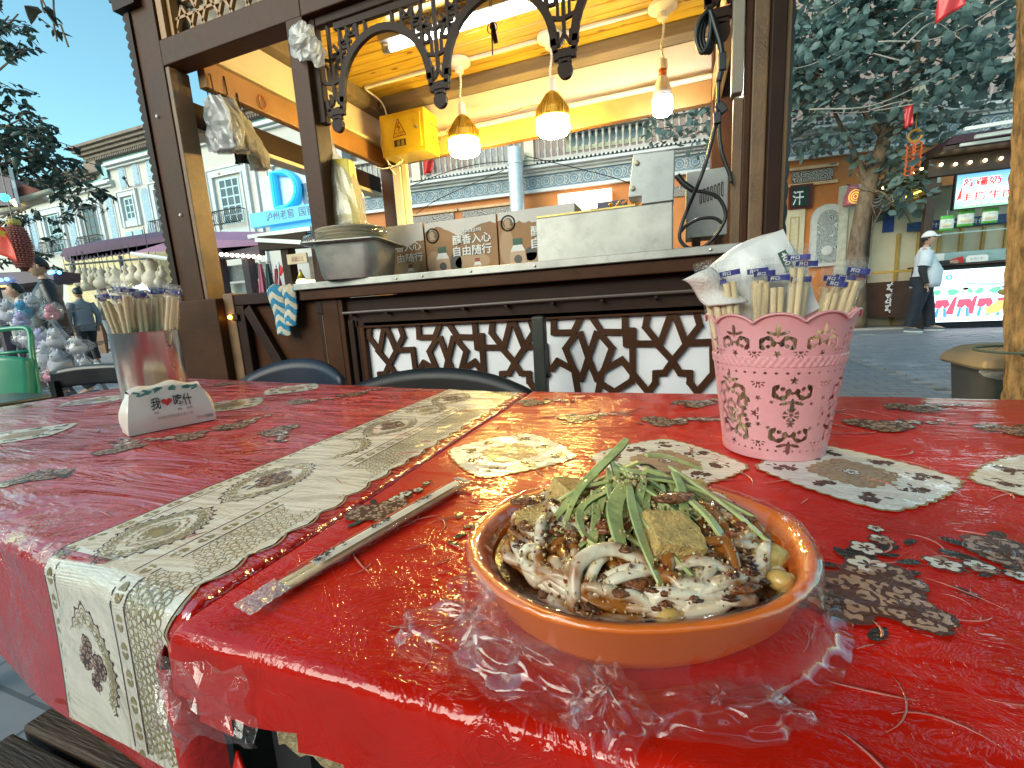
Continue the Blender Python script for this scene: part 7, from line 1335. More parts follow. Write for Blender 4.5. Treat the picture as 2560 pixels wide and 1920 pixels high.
# snack bags hanging under the sign
gb_ = pm('bag_green', (.10, .42, .06), .35, coat=.4); ob_ = pm('bag_red', (.62, .09, .03), .35, coat=.4); wb_ = pm('bag_white', (.70, .70, .64), .35, coat=.4); crm_ = pm('bag_food', (.66, .55, .36), .5)
for i, (x0, x1, z0, z1, m, lab) in enumerate(((4.685, 4.895, 1.85, 2.13, gb_, 'green and white snack bag hanging leftmost under the sign screen'), (4.94, 5.18, 1.90, 2.20, gb_, 'green and white snack bag hanging second from left under the sign'), (5.29, 5.52, 1.92, 2.19, gb_, 'green and white snack bag hanging third from left under the sign'), (5.65, 5.90, 2.0, 2.24, ob_, 'red and white snack bag hanging under the right part of the sign'))):
    t = thing('snack_bag', ((x0 + x1) / 2, RY - .1, z1), lab, 'snack bag', 'snack bags hanging under the sign')
    bd = MB().grid(lambda u, v: Vector((x0 + (x1 - x0) * u, RY - .12 - .035 * math.sin(math.pi * u) * math.sin(math.pi * v) - .004 * math.sin(u * 12), z1 - (z1 - z0) * v)), 8, 12); bd.m = [1 if (j < 3 or j > 9) else 0 for j in range(12) for i_ in range(8)]; bd.build('bag_front', [wb_, m], t, smooth=True, solid=.008)
    MB().sphere(((x0 + x1) / 2, RY - .148, z0 + (z1 - z0) * .36), ((x1 - x0) * .36, .012, (z1 - z0) * .12), 12, 6).build('food_print', crm_, t); MB().tube([((x0 + x1) / 2, RY - .12, z1), ((x0 + x1) / 2, RY - .1, z1 + .1)], .004, 4).build('hook', steel, t); text('奶贝', gry_i, t, ((x0 + x1) / 2 - .04, RY - .158, z0 + (z1 - z0) * .56), (.08, 0, 0), (0, 0, .035))
def sm(nm, label, cat_, loc, f, m): t = thing(nm, loc, label, cat_); q = MB(); f(q); q.build('body', m, t); return t
pcd = sm('price_card', 'rounded white handwritten price card on the counter glass', 'card', (5.4, RY, 1.25), lambda q: q.prism([(-.16, 0), (.16, 0), (.16, .09), (.13, .12), (-.13, .12), (-.16, .09)], (5.32, RY - .06, 1.246), (1, 0, 0), (0, 0, 1), .01), whiteprint); text('5元/个', gry_i, pcd, (5.22, RY - .072, 1.27), (.2, 0, 0), (0, 0, .06)); sm('notice_card', 'white card with blue print standing by the man on the counter', 'card', (4.78, RY, 1.25), lambda q: q.box(4.68, 4.90, RY + .1, RY + .11, 1.25, 1.45), whiteprint); sm('red_packet', 'crumpled red packet lying on the counter by the man', 'packet', (5.0, RY, 1.25), lambda q: q.prism([(-.10, 0), (.12, 0), (.11, .12), (.02, .10), (-.09, .06)], (5.02, RY + .02, 1.246), (1, 0, 0), (0, 0, 1), .06), redl)
# lucky knot and flags in the tree, lantern string
kn = thing('lucky_knot', (4.28, TY - 1.0, 3.6), 'orange and red woven lucky knot hanging among the tree leaves', 'ornament'); kc = ony(2283, 392, 10.9); kq = MB()
for k in range(7):
    for sx in (-1, 1): kq.tube([kc + Vector((sx * .06 + .055 * math.cos(t), -.01, -.08 * k + .2 + .045 * math.sin(t))) for t in [2 * math.pi * j / 10 for j in range(11)]], .014, 5, cap=False)
kq.build('knot', pm('knot_orange', (.58, .10, .025), .6, rand=.1), kn); MB().tube([kc + Vector((.10 * math.cos(t), 0, .36 + .10 * math.sin(t))) for t in [2 * math.pi * j / 14 for j in range(15)]], .024, 6, cap=False).tube([kc + Vector((0, 0, .45)), kc + Vector((0, .02, 1.2))], .008, 4).build('ring', pm('knot_gold', (.5, .25, .04), .5), kn)
flag('red_flag', 'large red flag corner hanging at the top right among the leaves', [ony(2355, -60, 9.2), ony(2415, -60, 9.2), ony(2412, 12, 9.2), ony(2337, 62, 9.2)], redl, [ony(2360, -80, 9.25), ony(2338, 70, 9.25)], wav=.03)
flag('red_flag', 'small red flag stuck in the tree beside the dark branch', [ony(2262, 268, 10.6), ony(2285, 262, 10.6), ony(2283, 310, 10.6), ony(2262, 322, 10.6)], redl, wav=.02)
# bin at the right, by the near trunk
bn2 = thing('waste_bin', (1.85, 3.3, 0), 'grey plastic waste bin with sloped lid beside the near trunk', 'bin'); bg2 = pm('bin_plastic', (.085, .082, .075), .5, var=.15, dirt=.2); q = MB(); loft(q, [[(1.83 + x, 3.32 + y, z) for x, y in rrect(w, d, .04)] for w, d, z in ((.40, .34, 0), (.46, .40, .42), (.47, .41, .43))]); q.build('bin_body', bg2, bn2, smooth=True, angle=40)
q = MB(); loft(q, [[(1.83 + x, 3.32 + y, z + (.05 * (1 - (x / .27) ** 2) if z > .47 else 0)) for x, y in rrect(w, d, .06)] for w, d, z in ((.54, .46, .43), (.56, .48, .445), (.54, .46, .475), (.46, .38, .50), (.1, .1, .505))]); q.add([(1.83 + x, 3.32 + y, .55) for x, y in rrect(.1, .1, .04)], [tuple(range(24))]); q.build('bin_lid', pm('bin_lid_tan', (.30, .22, .12), .45, var=.1), bn2, smooth=True, angle=30); crumple('bin_liner', (1.66, 3.12, .415), (.09, .03, .035), milky, bn2, 3, .4)
# unseen brick row behind the camera, added to cut sky reflections
br_ = thing('sky_block_row', (0, -6.5, 0), 'unseen brown brick row added behind the camera to keep sky off the tables', 'building'); MB().box(-26, 30, -12, -6.5, 0, 2.7).build('wall', pm('brown_brick_wall', (.15, .085, .055), .85, var=.3, scale=3, bump=.4), br_); MB().box(-26.4, 30.4, -12, -6.3, 2.7, 2.9).build('roof', dkwood, br_)
for k in range(12): MB().box(-21.9 + 4.2 * k, -21.0 + 4.2 * k, -6.56, -6.49, 1.2, 2.4).build('window', glass_d, br_); MB().box(-22 + 4.2 * k, -19.6 + 4.2 * k, -6.56, -6.49, .1, 2.6).build('door', dkwood, br_)
# left hand with bag of the passer behind the trunk: arm, bag and shoe
# ---------------------------------------------------------------- people
import bmesh
skn = pm('skin_warm', (.52, .31, .21), .5, var=.06, sss=.1); hairm = pm('hair_black', (.012, .010, .010), .4, var=.3, scale=60, bump=.4, bscale=200); shoe_m = pm('shoe_grey', (.10, .12, .14), .6, var=.2); sole_m = pm('shoe_sole', (.62, .62, .60), .6)
def head_geo(bm, c, s, turn=0.):
    n, k = 20, 14; vs = []
    for i in range(k + 1):
        a = -math.pi / 2 + math.pi * i / k; row = []
        for j in range(n):
            t = 2 * math.pi * j / n; d = Vector((math.cos(a) * math.cos(t), math.cos(a) * math.sin(t), math.sin(a))); x, y, z = .098 * d.x, .076 * d.y, .118 * d.z
            if d.z < 0: y *= 1 + .22 * d.z; x *= 1 + (.10 * d.z if d.x > 0 else .35 * d.z)
            f = max(0, d.x)
            x += .026 * math.exp(-((d.y / .16) ** 2 + ((d.z + .14) / .20) ** 2)) * f * (1.4 if abs(d.y) < .2 else .5); x -= .010 * math.exp(-(((abs(d.y) - .33) / .15) ** 2 + ((d.z - .10) / .11) ** 2)) * f; x += .008 * math.exp(-((d.y / .3) ** 2 + ((d.z + .48) / .08) ** 2)) * f; x += .010 * math.exp(-((d.y / .3) ** 2 + ((d.z + .80) / .15) ** 2))
            p = Vector((x, y, z)) * s; p = Vector((p.x * math.cos(turn) - p.y * math.sin(turn), p.x * math.sin(turn) + p.y * math.cos(turn), p.z)); row.append(bm.verts.new(c + p))
        vs.append(row)
    for i in range(k):
        for j in range(n):
            f = bm.faces.new((vs[i][j], vs[i][(j + 1) % n], vs[i + 1][(j + 1) % n], vs[i + 1][j])); f.smooth = True
    for sg in (-1, 1):
        e = bmesh.ops.create_uvsphere(bm, u_segments=8, v_segments=6, radius=.024 * s); M = Matrix.Rotation(turn, 3, 'Z')
        for v in e['verts']: v.co = c + M @ Vector((v.co.x * .8 - .008 * s, v.co.y * .35 + sg * .078 * s, v.co.z * 1.35))
def person(label, loc, rot, H=1.75, lf=1., J=None, top=None, pants=None, hair='short', fat=1., sleeves=1., turn=0., shoe=None, jl=.78, skirt=.0, hat=None, group=None, sl_mat=None, collar=None):
    s = H / 1.75; t = thing('person', loc, label, 'person', group, rot=rot)
    D = dict(pel=(0, 0, .95), bel=(.03, 0, 1.10), chs=(.01, 0, 1.32), nek=(.0, 0, 1.48), hed=(.02, 0, 1.58), shR=(0, -.19, 1.40), elR=(-.03, -.26, 1.13), wrR=(.04, -.25, .90), shL=(0, .19, 1.40), elL=(-.03, .26, 1.13), wrL=(.04, .25, .90), hpR=(0, -.10, .90), knR=(.03, -.11, .50), anR=(-.02, -.11, .09), toR=(.15, -.12, .04), hpL=(0, .10, .90), knL=(.03, .11, .50), anL=(-.02, .11, .09), toL=(.15, .12, .04))
    D.update(J or {}); P = {k: Vector(v) * s for k, v in D.items()}; ks = list(P); ix = {k: i for i, k in enumerate(ks)}
    E = [(ix[a], ix[b_]) for a, b_ in (('pel', 'bel'), ('bel', 'chs'), ('chs', 'nek'), ('nek', 'hed'), ('chs', 'shR'), ('shR', 'elR'), ('elR', 'wrR'), ('chs', 'shL'), ('shL', 'elL'), ('elL', 'wrL'), ('pel', 'hpR'), ('hpR', 'knR'), ('knR', 'anR'), ('anR', 'toR'), ('pel', 'hpL'), ('hpL', 'knL'), ('knL', 'anL'), ('anL', 'toL'))]
    Rd = dict(pel=.11, bel=.11 * fat, chs=.12 * fat, nek=.055, hed=.05, shR=.06, elR=.042, wrR=.028, shL=.06, elL=.042, wrL=.028, hpR=.085, knR=.056, anR=.04, toR=.035, hpL=.085, knL=.056, anL=.04, toL=.035)
    V = [P[k] for k in ks]; RR = [Rd[k] * s for k in ks]
    for sd_ in 'RL':      # five fingers and a thumb grown from the wrist
        w = P['wr' + sd_]; d = (w - P['el' + sd_]).normalized(); side = d.cross(Vector((1, 0, .2))).normalized(); b0 = len(V); pm0 = w + d * .055 * s; V.append(pm0); RR.append(.024 * s); E.append((ix['wr' + sd_], b0))
        for f in range(4):
            a = pm0 + d * .03 * s + side * (f - 1.5) * .017 * s; L = (.062, .072, .068, .054)[f] * s; n = len(V); V += [a, a + d * L * .5, a + d * L * .9 + side.cross(d) * -.012 * s]; RR += [.0095 * s, .0085 * s, .007 * s]; E += [(b0, n), (n, n + 1), (n + 1, n + 2)]
        n = len(V); tq_ = side.cross(d); V += [w + d * .03 * s + tq_ * .022 * s, w + d * .065 * s + tq_ * .038 * s]; RR += [.011 * s, .009 * s]; E += [(ix['wr' + sd_], n), (n, n + 1)]
    hc = P['hed'] + Vector((.018 * math.cos(turn), .018 * math.sin(turn), .075)) * s
    def post(nm):
        bm = bmesh.new(); bm.from_mesh(nm); head_geo(bm, hc, s * .97, turn); bm.to_mesh(nm); bm.free()
    try: skin('body', V, E, RR, skn, t, 1, True, post)
    except Exception as ex: print('body', ex)
    M = Matrix.Rotation(turn, 3, 'Z'); ey = MB()
    for sg in (-1, 1): ey.sphere(hc + M @ Vector((.083, sg * .030, .012)) * s, (.007 * s, .012 * s, .0055 * s), 8, 6).sphere(hc + M @ Vector((.087, sg * .032, .030)) * s, (.006 * s, .017 * s, .004 * s), 8, 4)
    ey.build('eyes', hairm, t, local=True); mo = MB(); mo.sphere(hc + M @ Vector((.088, 0, -.056)) * s, (.006 * s, .022 * s, .006 * s), 8, 6); mo.build('lips', pm('lip', (.42, .14, .11), .5) if 'lip' not in MATS else MATS['lip'], t, local=True)
    def cap(f, q=None, nm='hair', m=hairm, bx=1.10):
        q = MB(); q.sphere((0, 0, 0), 1, 22, 14); keep = []
        V2 = []
        for v in q.v:
            p = Vector(v); V2.append(hc + M @ Vector((.098 * bx * p.x, .078 * (bx + .04) * p.y, .120 * bx * p.z)) * s * .97)
        fs = [fc for fc in q.f if f(sum((Vector(q.v[i]) for i in fc), Vector()) / len(fc))]; q.f = fs; q.m = [0] * len(fs); q.v = V2; return q.build(nm, m, t, smooth=True, local=True, solid=.008 * s)
    if hair == 'short': cap(lambda p: p.z > .18 + .75 * max(0, p.x) - .5 * max(0, -p.x))
    elif hair == 'long':
        cap(lambda p: p.z > .30 + .55 * max(0, p.x) - 1.2 * max(0, -p.x)); b = MB(); b.sphere(hc + M @ Vector((-.075, 0, -.05)) * s, (.05 * s, .062 * s, .085 * s), 14, 10); b.build('hair', hairm, t, smooth=True, local=True)
    elif hair == 'beanie': cap(lambda p: p.z > .05 + .35 * max(0, p.x) - .3 * max(0, -p.x), bx=1.2, nm='beanie', m=black)
    elif hair == 'cap':
        cap(lambda p: p.z > .02 - .5 * max(0, -p.x) + .55 * max(0, p.x), bx=1.05); cap(lambda p: p.z > .22, bx=1.17, nm='cap', m=hat or whiteprint); b = MB(); b.grid(lambda u, v: hc + M @ Vector((.085 + .085 * v * math.sin(math.pi * u) ** .6, (u - .5) * .150, .040 + .012 * math.sin(math.pi * u) - .012 * v)) * s, 12, 4); b.build('cap_brim', hat or whiteprint, t, smooth=True, local=True, solid=.006)
    def garment(nm, keys, ed, rad, m, extra=None): 
        kk = list(keys); VV = [Vector(keys[k]) for k in kk]; skin(nm, VV, [(kk.index(a), kk.index(b_)) for a, b_ in ed], [(rad[k] if hasattr(rad[k], '__len__') else rad[k]) for k in kk], m, t, 1, True)
    lerp = lambda a, b_, f: P[a].lerp(P[b_], f)
    def rings(nm, R_s, m, n=18):
        q = MB(); base = [Vector((c.x + rx * math.cos(2 * math.pi * k / n), c.y + ry * math.sin(2 * math.pi * k / n), c.z)) * 1.0 for c, rx, ry in R_s for k in range(n)]
        base = [p + Vector((1, 0, 0)) * .012 * s * mn.noise(Vector((p.x * 9, p.y * 9, p.z * 11))) for p in base]
        q.add(base, [(i * n + j, i * n + (j + 1) % n, (i + 1) * n + (j + 1) % n, (i + 1) * n + j) for i in range(len(R_s) - 1) for j in range(n)]); q.build(nm, m, t, smooth=True, local=True, solid=.006)
    def limb(nm, pts, rad, m):
        c = cat(pts, 5); r_ = [float(np.interp(i / (len(c) - 1), np.linspace(0, 1, len(rad)), rad)) * (1 + .05 * mn.noise(Vector((i * .7, rad[0] * 99, 2)))) for i in range(len(c))]
        q = MB(); q.tube(c, r_, 12); q.build(nm, m, t, smooth=True, local=True, angle=60)
    if top:
        b, ch, nk_ = P['bel'], P['chs'], P['nek']; f = fat
        R_s = [(Vector((b.x * .6, 0, jl * s)), .165 * f * s, .185 * f * s), (Vector((b.x * .8, 0, (jl + 1.0) / 2 * s)), .168 * f * s, .188 * f * s), (b, .160 * f * s, .185 * f * s), (b.lerp(ch, .6), .138 * f ** .7 * s, .182 * f ** .6 * s), (ch + Vector((0, 0, .03)) * s, .125 * f ** .5 * s, .190 * f ** .4 * s), (Vector((ch.x - .01, 0, 1.405 * s)), .105 * s, .185 * s), (Vector((nk_.x - .005, 0, 1.455 * s)), .080 * s, .110 * s), (Vector((nk_.x, 0, 1.485 * s)), .066 * s, .068 * s), (Vector((nk_.x, 0, 1.51 * s)), .064 * s, .066 * s)]
        rings('jacket' if sleeves > .6 else 'shirt', R_s, top)
        for sd_ in 'RL':
            S0, E0, W0 = P['sh' + sd_], P['el' + sd_], P['wr' + sd_]; k0 = 1.12 if fat > 1.2 else 1
            if sleeves > .6: limb('sleeve', [S0 + Vector((0, .03 * (1 if sd_ == 'R' else -1), .015)) * s, S0.lerp(E0, .5), E0, E0.lerp(W0, .95)], [.082 * s, .072 * s, .060 * s, .048 * s], top)
            else: limb('sleeve', [S0 + Vector((0, .03 * (1 if sd_ == 'R' else -1), .015)) * s, S0.lerp(E0, .35), S0.lerp(E0, .78)], [.088 * s * k0, .085 * s * k0, .082 * s * k0], top)
    if sl_mat:
        for sd_ in 'RL': limb('undersleeve', [lerp('sh' + sd_, 'el' + sd_, .5), P['el' + sd_], lerp('el' + sd_, 'wr' + sd_, .96)], [.064 * s, .060 * s, .040 * s], sl_mat)
    if pants:
        h = P['pel']; rings('trousers', [(Vector((h.x, 0, .80 * s)), .125 * s * lf, .175 * s * lf), (Vector((h.x, 0, .90 * s)), .135 * s * lf, .180 * s * lf), (Vector((h.x, 0, 1.0 * s)), .130 * s * lf, .165 * s * lf)], pants)
        for sd_ in 'RL': limb('trouser_leg', [P['hp' + sd_], P['hp' + sd_].lerp(P['kn' + sd_], .5), P['kn' + sd_], lerp('kn' + sd_, 'an' + sd_, .5), lerp('kn' + sd_, 'an' + sd_, .97)], [.108 * s * lf, .095 * s * lf, .078 * s * lf, .070 * s * lf, .066 * s * lf], pants)
    for sd_ in 'RL':
        a, tt_ = P['an' + sd_], P['to' + sd_]; dr = (tt_ - a); dr.z = 0; dr.normalize(); sdv = Vector((-dr.y, dr.x, 0)); sh = MB()
        for m_, z0, z1, w in ((0, .028, .085, .046), (1, .0, .030, .050)):
            rings = []
            for z, f in ((z0, 1), ((z0 + z1) / 2, 1.02), (z1, .72 if m_ == 0 else 1)): rings.append([Vector((a.x, a.y, 0)) + dr * (.07 + .145 * math.cos(th) * f - (0 if m_ else .03 * (z > .06))) * s + sdv * w * math.sin(th) * f * s + Vector((0, 0, (z + (-.018 * max(0, math.cos(th)) if (m_ == 0 and z == z1) else 0)) * s)) for th in [2 * math.pi * k / 14 for k in range(14)]])
            n = 14; base = [p for r_ in rings for p in r_]; sh.add(base, [(i * n + j, i * n + (j + 1) % n, (i + 1) * n + (j + 1) % n, (i + 1) * n + j) for i in range(2) for j in range(n)] + [tuple(range(n - 1, -1, -1)), tuple(2 * n + j for j in range(n))], m_)
        sh.build('shoe', [shoe or shoe_m, sole_m], t, smooth=True, local=True)
    return t
coat = pm('white_coat', (.66, .69, .72), .7, var=.06, scale=9, bump=.5, bscale=14); dsl = pm('dark_knit', (.030, .028, .030), .85, var=.3, scale=60, bump=.8, bscale=120); jean = pm('dark_jeans', (.018, .022, .032), .8, var=.25, scale=10, bump=.4, bscale=20); blkj = pm('black_jacket', (.018, .018, .020), .38, var=.3, scale=8, bump=.7, bscale=16); gpants = pm('grey_sweatpants', (.26, .27, .29), .9, var=.12, bump=.5, bscale=18); wtop = pm('white_top', (.66, .62, .58), .8, var=.06, bump=.5, bscale=18); gvest = pm('grey_vest', (.20, .22, .25), .8, var=.1)
wm_ = person('stout man in white coat and white cap leaning one hand on the snack counter', (4.33, 10.66, 0), -.22, 1.80, J=dict(knR=(-.06, -.12, .50), anR=(-.14, -.13, .09), toR=(-.02, -.20, .04), hpL=(.02, .10, .90), knL=(.13, .12, .50), anL=(.19, .12, .09), toL=(.38, .08, .04), elR=(-.05, -.27, 1.10), wrR=(.02, -.26, .86), elL=(.20, .34, 1.22), wrL=(.42, .42, 1.23), bel=(.07, 0, 1.10)), top=coat, pants=jean, hair='cap', fat=1.27, sleeves=.5, turn=-.1, lf=1.28, sl_mat=dsl, jl=.80)
for z in (1.22, 1.06, .92): MB().sphere((.245 - (.02 if z > 1.2 else 0), -.06, z), .010, 6, 4).build('button', gry_i, wm_, local=True)
def left_person(label, px, py, d, rot, **kw): h = at(px, py, d); z0 = gz(h.x); return person(label, (h.x, h.y, z0), rot, (h.z - z0) * 1.0, **kw)
walk = dict(knR=(.14, -.10, .52), anR=(.02, -.10, .12), toR=(.18, -.1, .05), knL=(-.02, .10, .50), anL=(-.20, .10, .12), toL=(-.05, .1, .03))
left_person('man in glossy black jacket over white shirt walking by the toy rack', 100, 648, 5.3, R_(-112), J=walk, top=blkj, pants=jean, hair='short', jl=.80)
left_person('woman with tied dark hair in a white top behind the toy rack', 42, 712, 6.0, R_(-118), top=wtop, pants=jean, hair='long', jl=.85)
left_person('person in black hood and pale grey sweatpants standing at the gourd stall', 250, 722, 12.7, R_(60), top=blkj, pants=gpants, hair='beanie', jl=.85)
left_person('person in grey vest and dark trousers walking behind the man in black', 193, 722, 9.5, R_(170), J=walk, top=gvest, pants=jean, hair='short')
left_person('woman with long dark hair in the lane behind the steel cup', 388, 720, 11.5, R_(-80), top=wtop, pants=jean, hair='long')
left_person('man with a black cap looking down in the lane by the wooden post', 428, 712, 11., R_(-40), top=gvest, pants=jean, hair='cap', hat=black)
left_person('person with dark hair partly hidden behind the toy rack at the far left', 12, 740, 8.5, R_(-60), top=blkj, pants=jean, hair='short')
fp = onz(2545, 868, .02); hp_ = person('person hidden behind the near trunk, stepping left with a white plastic bag', (fp.x + .50, fp.y + .1, 0), R_(180), 1.72, J=dict(knR=(.16, -.1, .52), anR=(.18, -.1, .10), toR=(.34, -.1, .05), knL=(.14, .10, .52), anL=(.20, .10, .09), toL=(.38, .1, .04), elL=(.18, .24, 1.12), wrL=(.36, .22, 1.00), elR=(.0, -.25, 1.12), wrR=(.1, -.24, .92)), top=blkj, pants=jean, hair='short', shoe=whiteprint)
hw = WM[hp_.name] @ Vector((.42, .22, .93)); sb_ = thing('shopping_bag', hw, 'sheer white plastic bag with flat bread swinging from a hand', 'bag'); MB().grid(lambda u, v: hw + Vector((-.36 * v + .06 * math.sin(6.28 * u) * v, .05 * math.cos(6.28 * u) * (.2 + v), -.16 * v - .04 * v * math.sin(6.28 * u))), 20, 14).build('bag_film', milky, sb_); MB().sphere(hw + Vector((-.33, 0, -.19)), (.085, .045, .04), 14, 8, jit=.06).build('flat_bread', glut, sb_, smooth=True)
# ---------------------------------------------------------------- left side of the lane: rack of toys, trolley, corner stall, flag, corn lantern
dkm = pm('dark_metal', (.10, .10, .11), .45, metal=.3, var=.15); D0 = 4.7
rk = thing('toy_rack', (at(75, 960, D0).x, at(75, 960, D0).y, gz(-6.3)), 'slanted grey metal wire rack heaped with bagged plush toys', 'rack'); gzr = gz(-6.3)
def toG(p, d=1.): return p
A0, A1 = at(108, 770, D0), at(208, 902, D0 - .3); B0_, B1 = at(26, 793, D0 + .3), at(128, 946, D0)
for a, c in ((A0, A1), (B0_, B1)):
    c2 = c + (c - a).normalized() * max(0, (c.z - gzr)) * 1.0; c2.z = max(c2.z, gzr); MB().bar(a, c2, .035, .05).build('rack_leg', dkm, rk); MB().bar(a, Vector((a.x - .25, a.y + .55, gzr)), .03, .03).build('rack_strut', dkm, rk)
for f, nm in ((.05, 'a'), (.38, 'b'), (.72, 'c')):
    p, q_ = A0.lerp(A1, f), B0_.lerp(B1, f); back_ = Vector((-.15, .42, .02)); sh = MB()
    for k in range(9): a = p.lerp(q_, k / 8); sh.bar(a, a + back_, .006, .006)
    for k in range(6): o = back_ * (k / 5); sh.bar(p + o, q_ + o, .006, .006)
    for k in range(9): a = p.lerp(q_, k / 8); sh.bar(a, a + Vector((0, 0, .10)), .005, .005)
    sh.bar(p + Vector((0, 0, .10)), q_ + Vector((0, 0, .10)), .008, .008); sh.build('wire_shelf', dkm, rk)
pl_cols = dict(white=pm('plush_white', (.44, .43, .47), .95, var=.15, scale=14, bump=1, bscale=70), blue=pm('plush_blue', (.05, .26, .45), .9, var=.2, bump=1, bscale=70), pink=pm('plush_pink', (.55, .20, .26), .9, var=.2, bump=1, bscale=70), lilac=pm('plush_lilac', (.40, .36, .55), .9, var=.2, bump=1, bscale=70), brown=pm('plush_brown', (.20, .10, .06), .9, var=.2, bump=1, bscale=70)); bagt = film_mat('toy_bag_film', base=.015, milk=.08, bscale=25, bump=.3, fres=.22)
def plush(px, py, d, r, col, label, ears=True, bag=True):
    py += 22; r *= .82; c = at(px, py, d); t = thing('plush_toy', c, label, 'plush toy', 'bagged plush toys on the rack'); m = pl_cols[col]; crumple('toy_body', c, (r * 1.1, r * .9, r * .8), m, t, px, .25, 14, 9, smooth=True); q = MB()
    q.sphere(c + Vector((.5 * r, -.3 * r, .8 * r)), r * .6, 12, 8)
    for sx in (-1, 1): q.sphere(c + Vector((.5 * r + sx * .3 * r, -.3 * r, 1.35 * r)), (r * .2, r * .12, r * .3), 8, 6)
    q.build('toy_head', m, t, smooth=True); e = MB()
    for sx in (-1, 1): e.sphere(c + Vector((.5 * r + sx * .22 * r, -.84 * r, .92 * r)), r * .08, 6, 4)
    e.build('toy_eyes', black, t)
    if bag: crumple('toy_bag', c + Vector((0, 0, .2 * r)), (r * 1.5, r * 1.3, r * 1.35), bagt, t, px + 3, .4, 18, 11)
for a in ((25, 765, 4.7, .12, 'white', 'white plush toy in a clear bag at the top left of the rack'), (60, 760, 4.7, .10, 'blue', 'bright blue plush toy on the rack top below the woman'), (85, 745, 4.8, .11, 'white', 'fluffy pale plush toy on the rack top below the man in black'), (128, 765, 4.4, .075, 'pink', 'round crimson plush cushion hanging on the rack corner'), (140, 755, 4.5, .06, 'brown', 'tan plush cushion behind the crimson cushion'), (55, 785, 4.6, .09, 'lilac', 'lilac plush toy inside the top wire basket'), (70, 825, 4.5, .10, 'white', 'white bagged plush toy on the left of the middle shelf'), (105, 835, 4.5, .11, 'lilac', 'lilac bagged plush toy on the middle shelf'), (140, 832, 4.4, .10, 'white', 'white plush toy with dark eyes near the slanted leg'), (195, 848, 4.3, .085, 'white', 'white plush dog hanging right of the slanted leg'), (120, 870, 4.5, .12, 'white', 'white plush toy in a big clear bag below the middle shelf'), (150, 890, 4.4, .12, 'white', 'large clear bag with pale plush toy on the lower shelf'), (130, 920, 4.5, .08, 'pink', 'magenta toy on the lowest shelf of the rack'), (215, 895, 4.3, .07, 'white', 'small spotted white plush toy at the foot of the slanted leg'), (100, 930, 4.6, .09, 'brown', 'brown plush toy at the bottom of the rack')): plush(*a)
gtm = pm('green_enamel', (.02, .24, .13), .35, var=.08, coat=.3); gt_ = thing('green_trolley', (at(20, 950, 3.6).x, at(20, 950, 3.6).y, gz(-4.9)), 'green painted metal trolley with tubular handle at the left edge', 'trolley'); d = 3.6
MB().tube(cat([at(-60, 828, d), at(0, 824, d), at(60, 820, d), at(76, 835, d), at(80, 880, d), at(95, 975, d), at(112, 1100, d)], 6), .020, 10).tube([at(-60, 890, d + .02), at(78, 877, d + .02)], .014, 8).build('tube_frame', gtm, gt_, smooth=True)
def trf(u, v): p = at(-70 + 148 * u + 8 * v, 889 + 120 * v, d - .05); return p + Vector((.02, -.05, 0)) * math.sin(math.pi * u) + Vector((0, 0, -.03 * (abs(2 * u - 1) ** 4) * (1 - v)))
MB().grid(trf, 14, 10).build('trolley_body', gtm, gt_, smooth=True, solid=.12); zb = gz(-4.9)
for px in (-40, 60): p = at(px, 1000, d); MB().tube([p, Vector((p.x, p.y, zb + .05))], .018, 8).build('trolley_leg', gtm, gt_)
p = at(10, 1000, 2.9); sc_ = thing('stool', (p.x, p.y, 0), 'flat black stool seat by the left end of the tables', 'stool'); MB().box(p.x - .28, p.x + .32, p.y - .16, p.y + .16, p.z - .02, p.z + .015).build('seat', black, sc_, bevel=.01)
for sx in (-.2, .24): MB().box(p.x + sx - .02, p.x + sx + .02, p.y - .02, p.y + .02, 0, p.z - .021).build('leg', black, sc_)
bnw = pm('bench_wood', (.075, .045, .028), .6, var=.35, scale=7, bump=.5, stretch=(.5, 6, 6), dirt=.3); st2 = thing('bench', (-.45, .26, 0), 'worn dark brown bench standing under the front edge of the strip cloth', 'bench')
for k in range(3): MB().box(-.78, -.16, .13 + .10 * k, .222 + .10 * k, .40, .43).build('plank', bnw, st2, bevel=.004)
for x in (-.72, -.22): MB().box(x - .02, x + .02, .15, .40, 0, .399).build('leg', black, st2)
cs = thing('corner_stall', (at(0, 560, 5.6).x - .6, at(0, 560, 5.6).y, gz(-8)), 'purple brown stall roof corner with lit awning at the left edge', 'stall'); d = 5.6; purp = pm('purple_board', (.075, .05, .065), .6, var=.2); awr = pm('awning_red_brown', (.16, .03, .02), .7, var=.1)
def quad3(nm, pts, dz, m, par): a = [Vector(p) for p in pts]; n = len(a); MB().add(a + [p + dz for p in a], [tuple(range(n - 1, -1, -1)), tuple(range(n, 2 * n))] + [(i, (i + 1) % n, n + (i + 1) % n, n + i) for i in range(n)]).build(nm, m, par)
bk_ = Vector((-.5, .35, .1))
quad3('roof_board', [at(px, py, d) for px, py in ((-60, 425), (30, 446), (52, 505), (-60, 505))], bk_, purp, cs); quad3('fascia_board', [at(px, py, d - .1) for px, py in ((-60, 465), (25, 450), (38, 512), (-60, 518))], bk_ * .2, purp, cs); quad3('awning_cloth', [at(px, py, d) for px, py in ((30, 492), (55, 460), (112, 478), (48, 497))], Vector((-.3, .2, .06)), awr, cs)
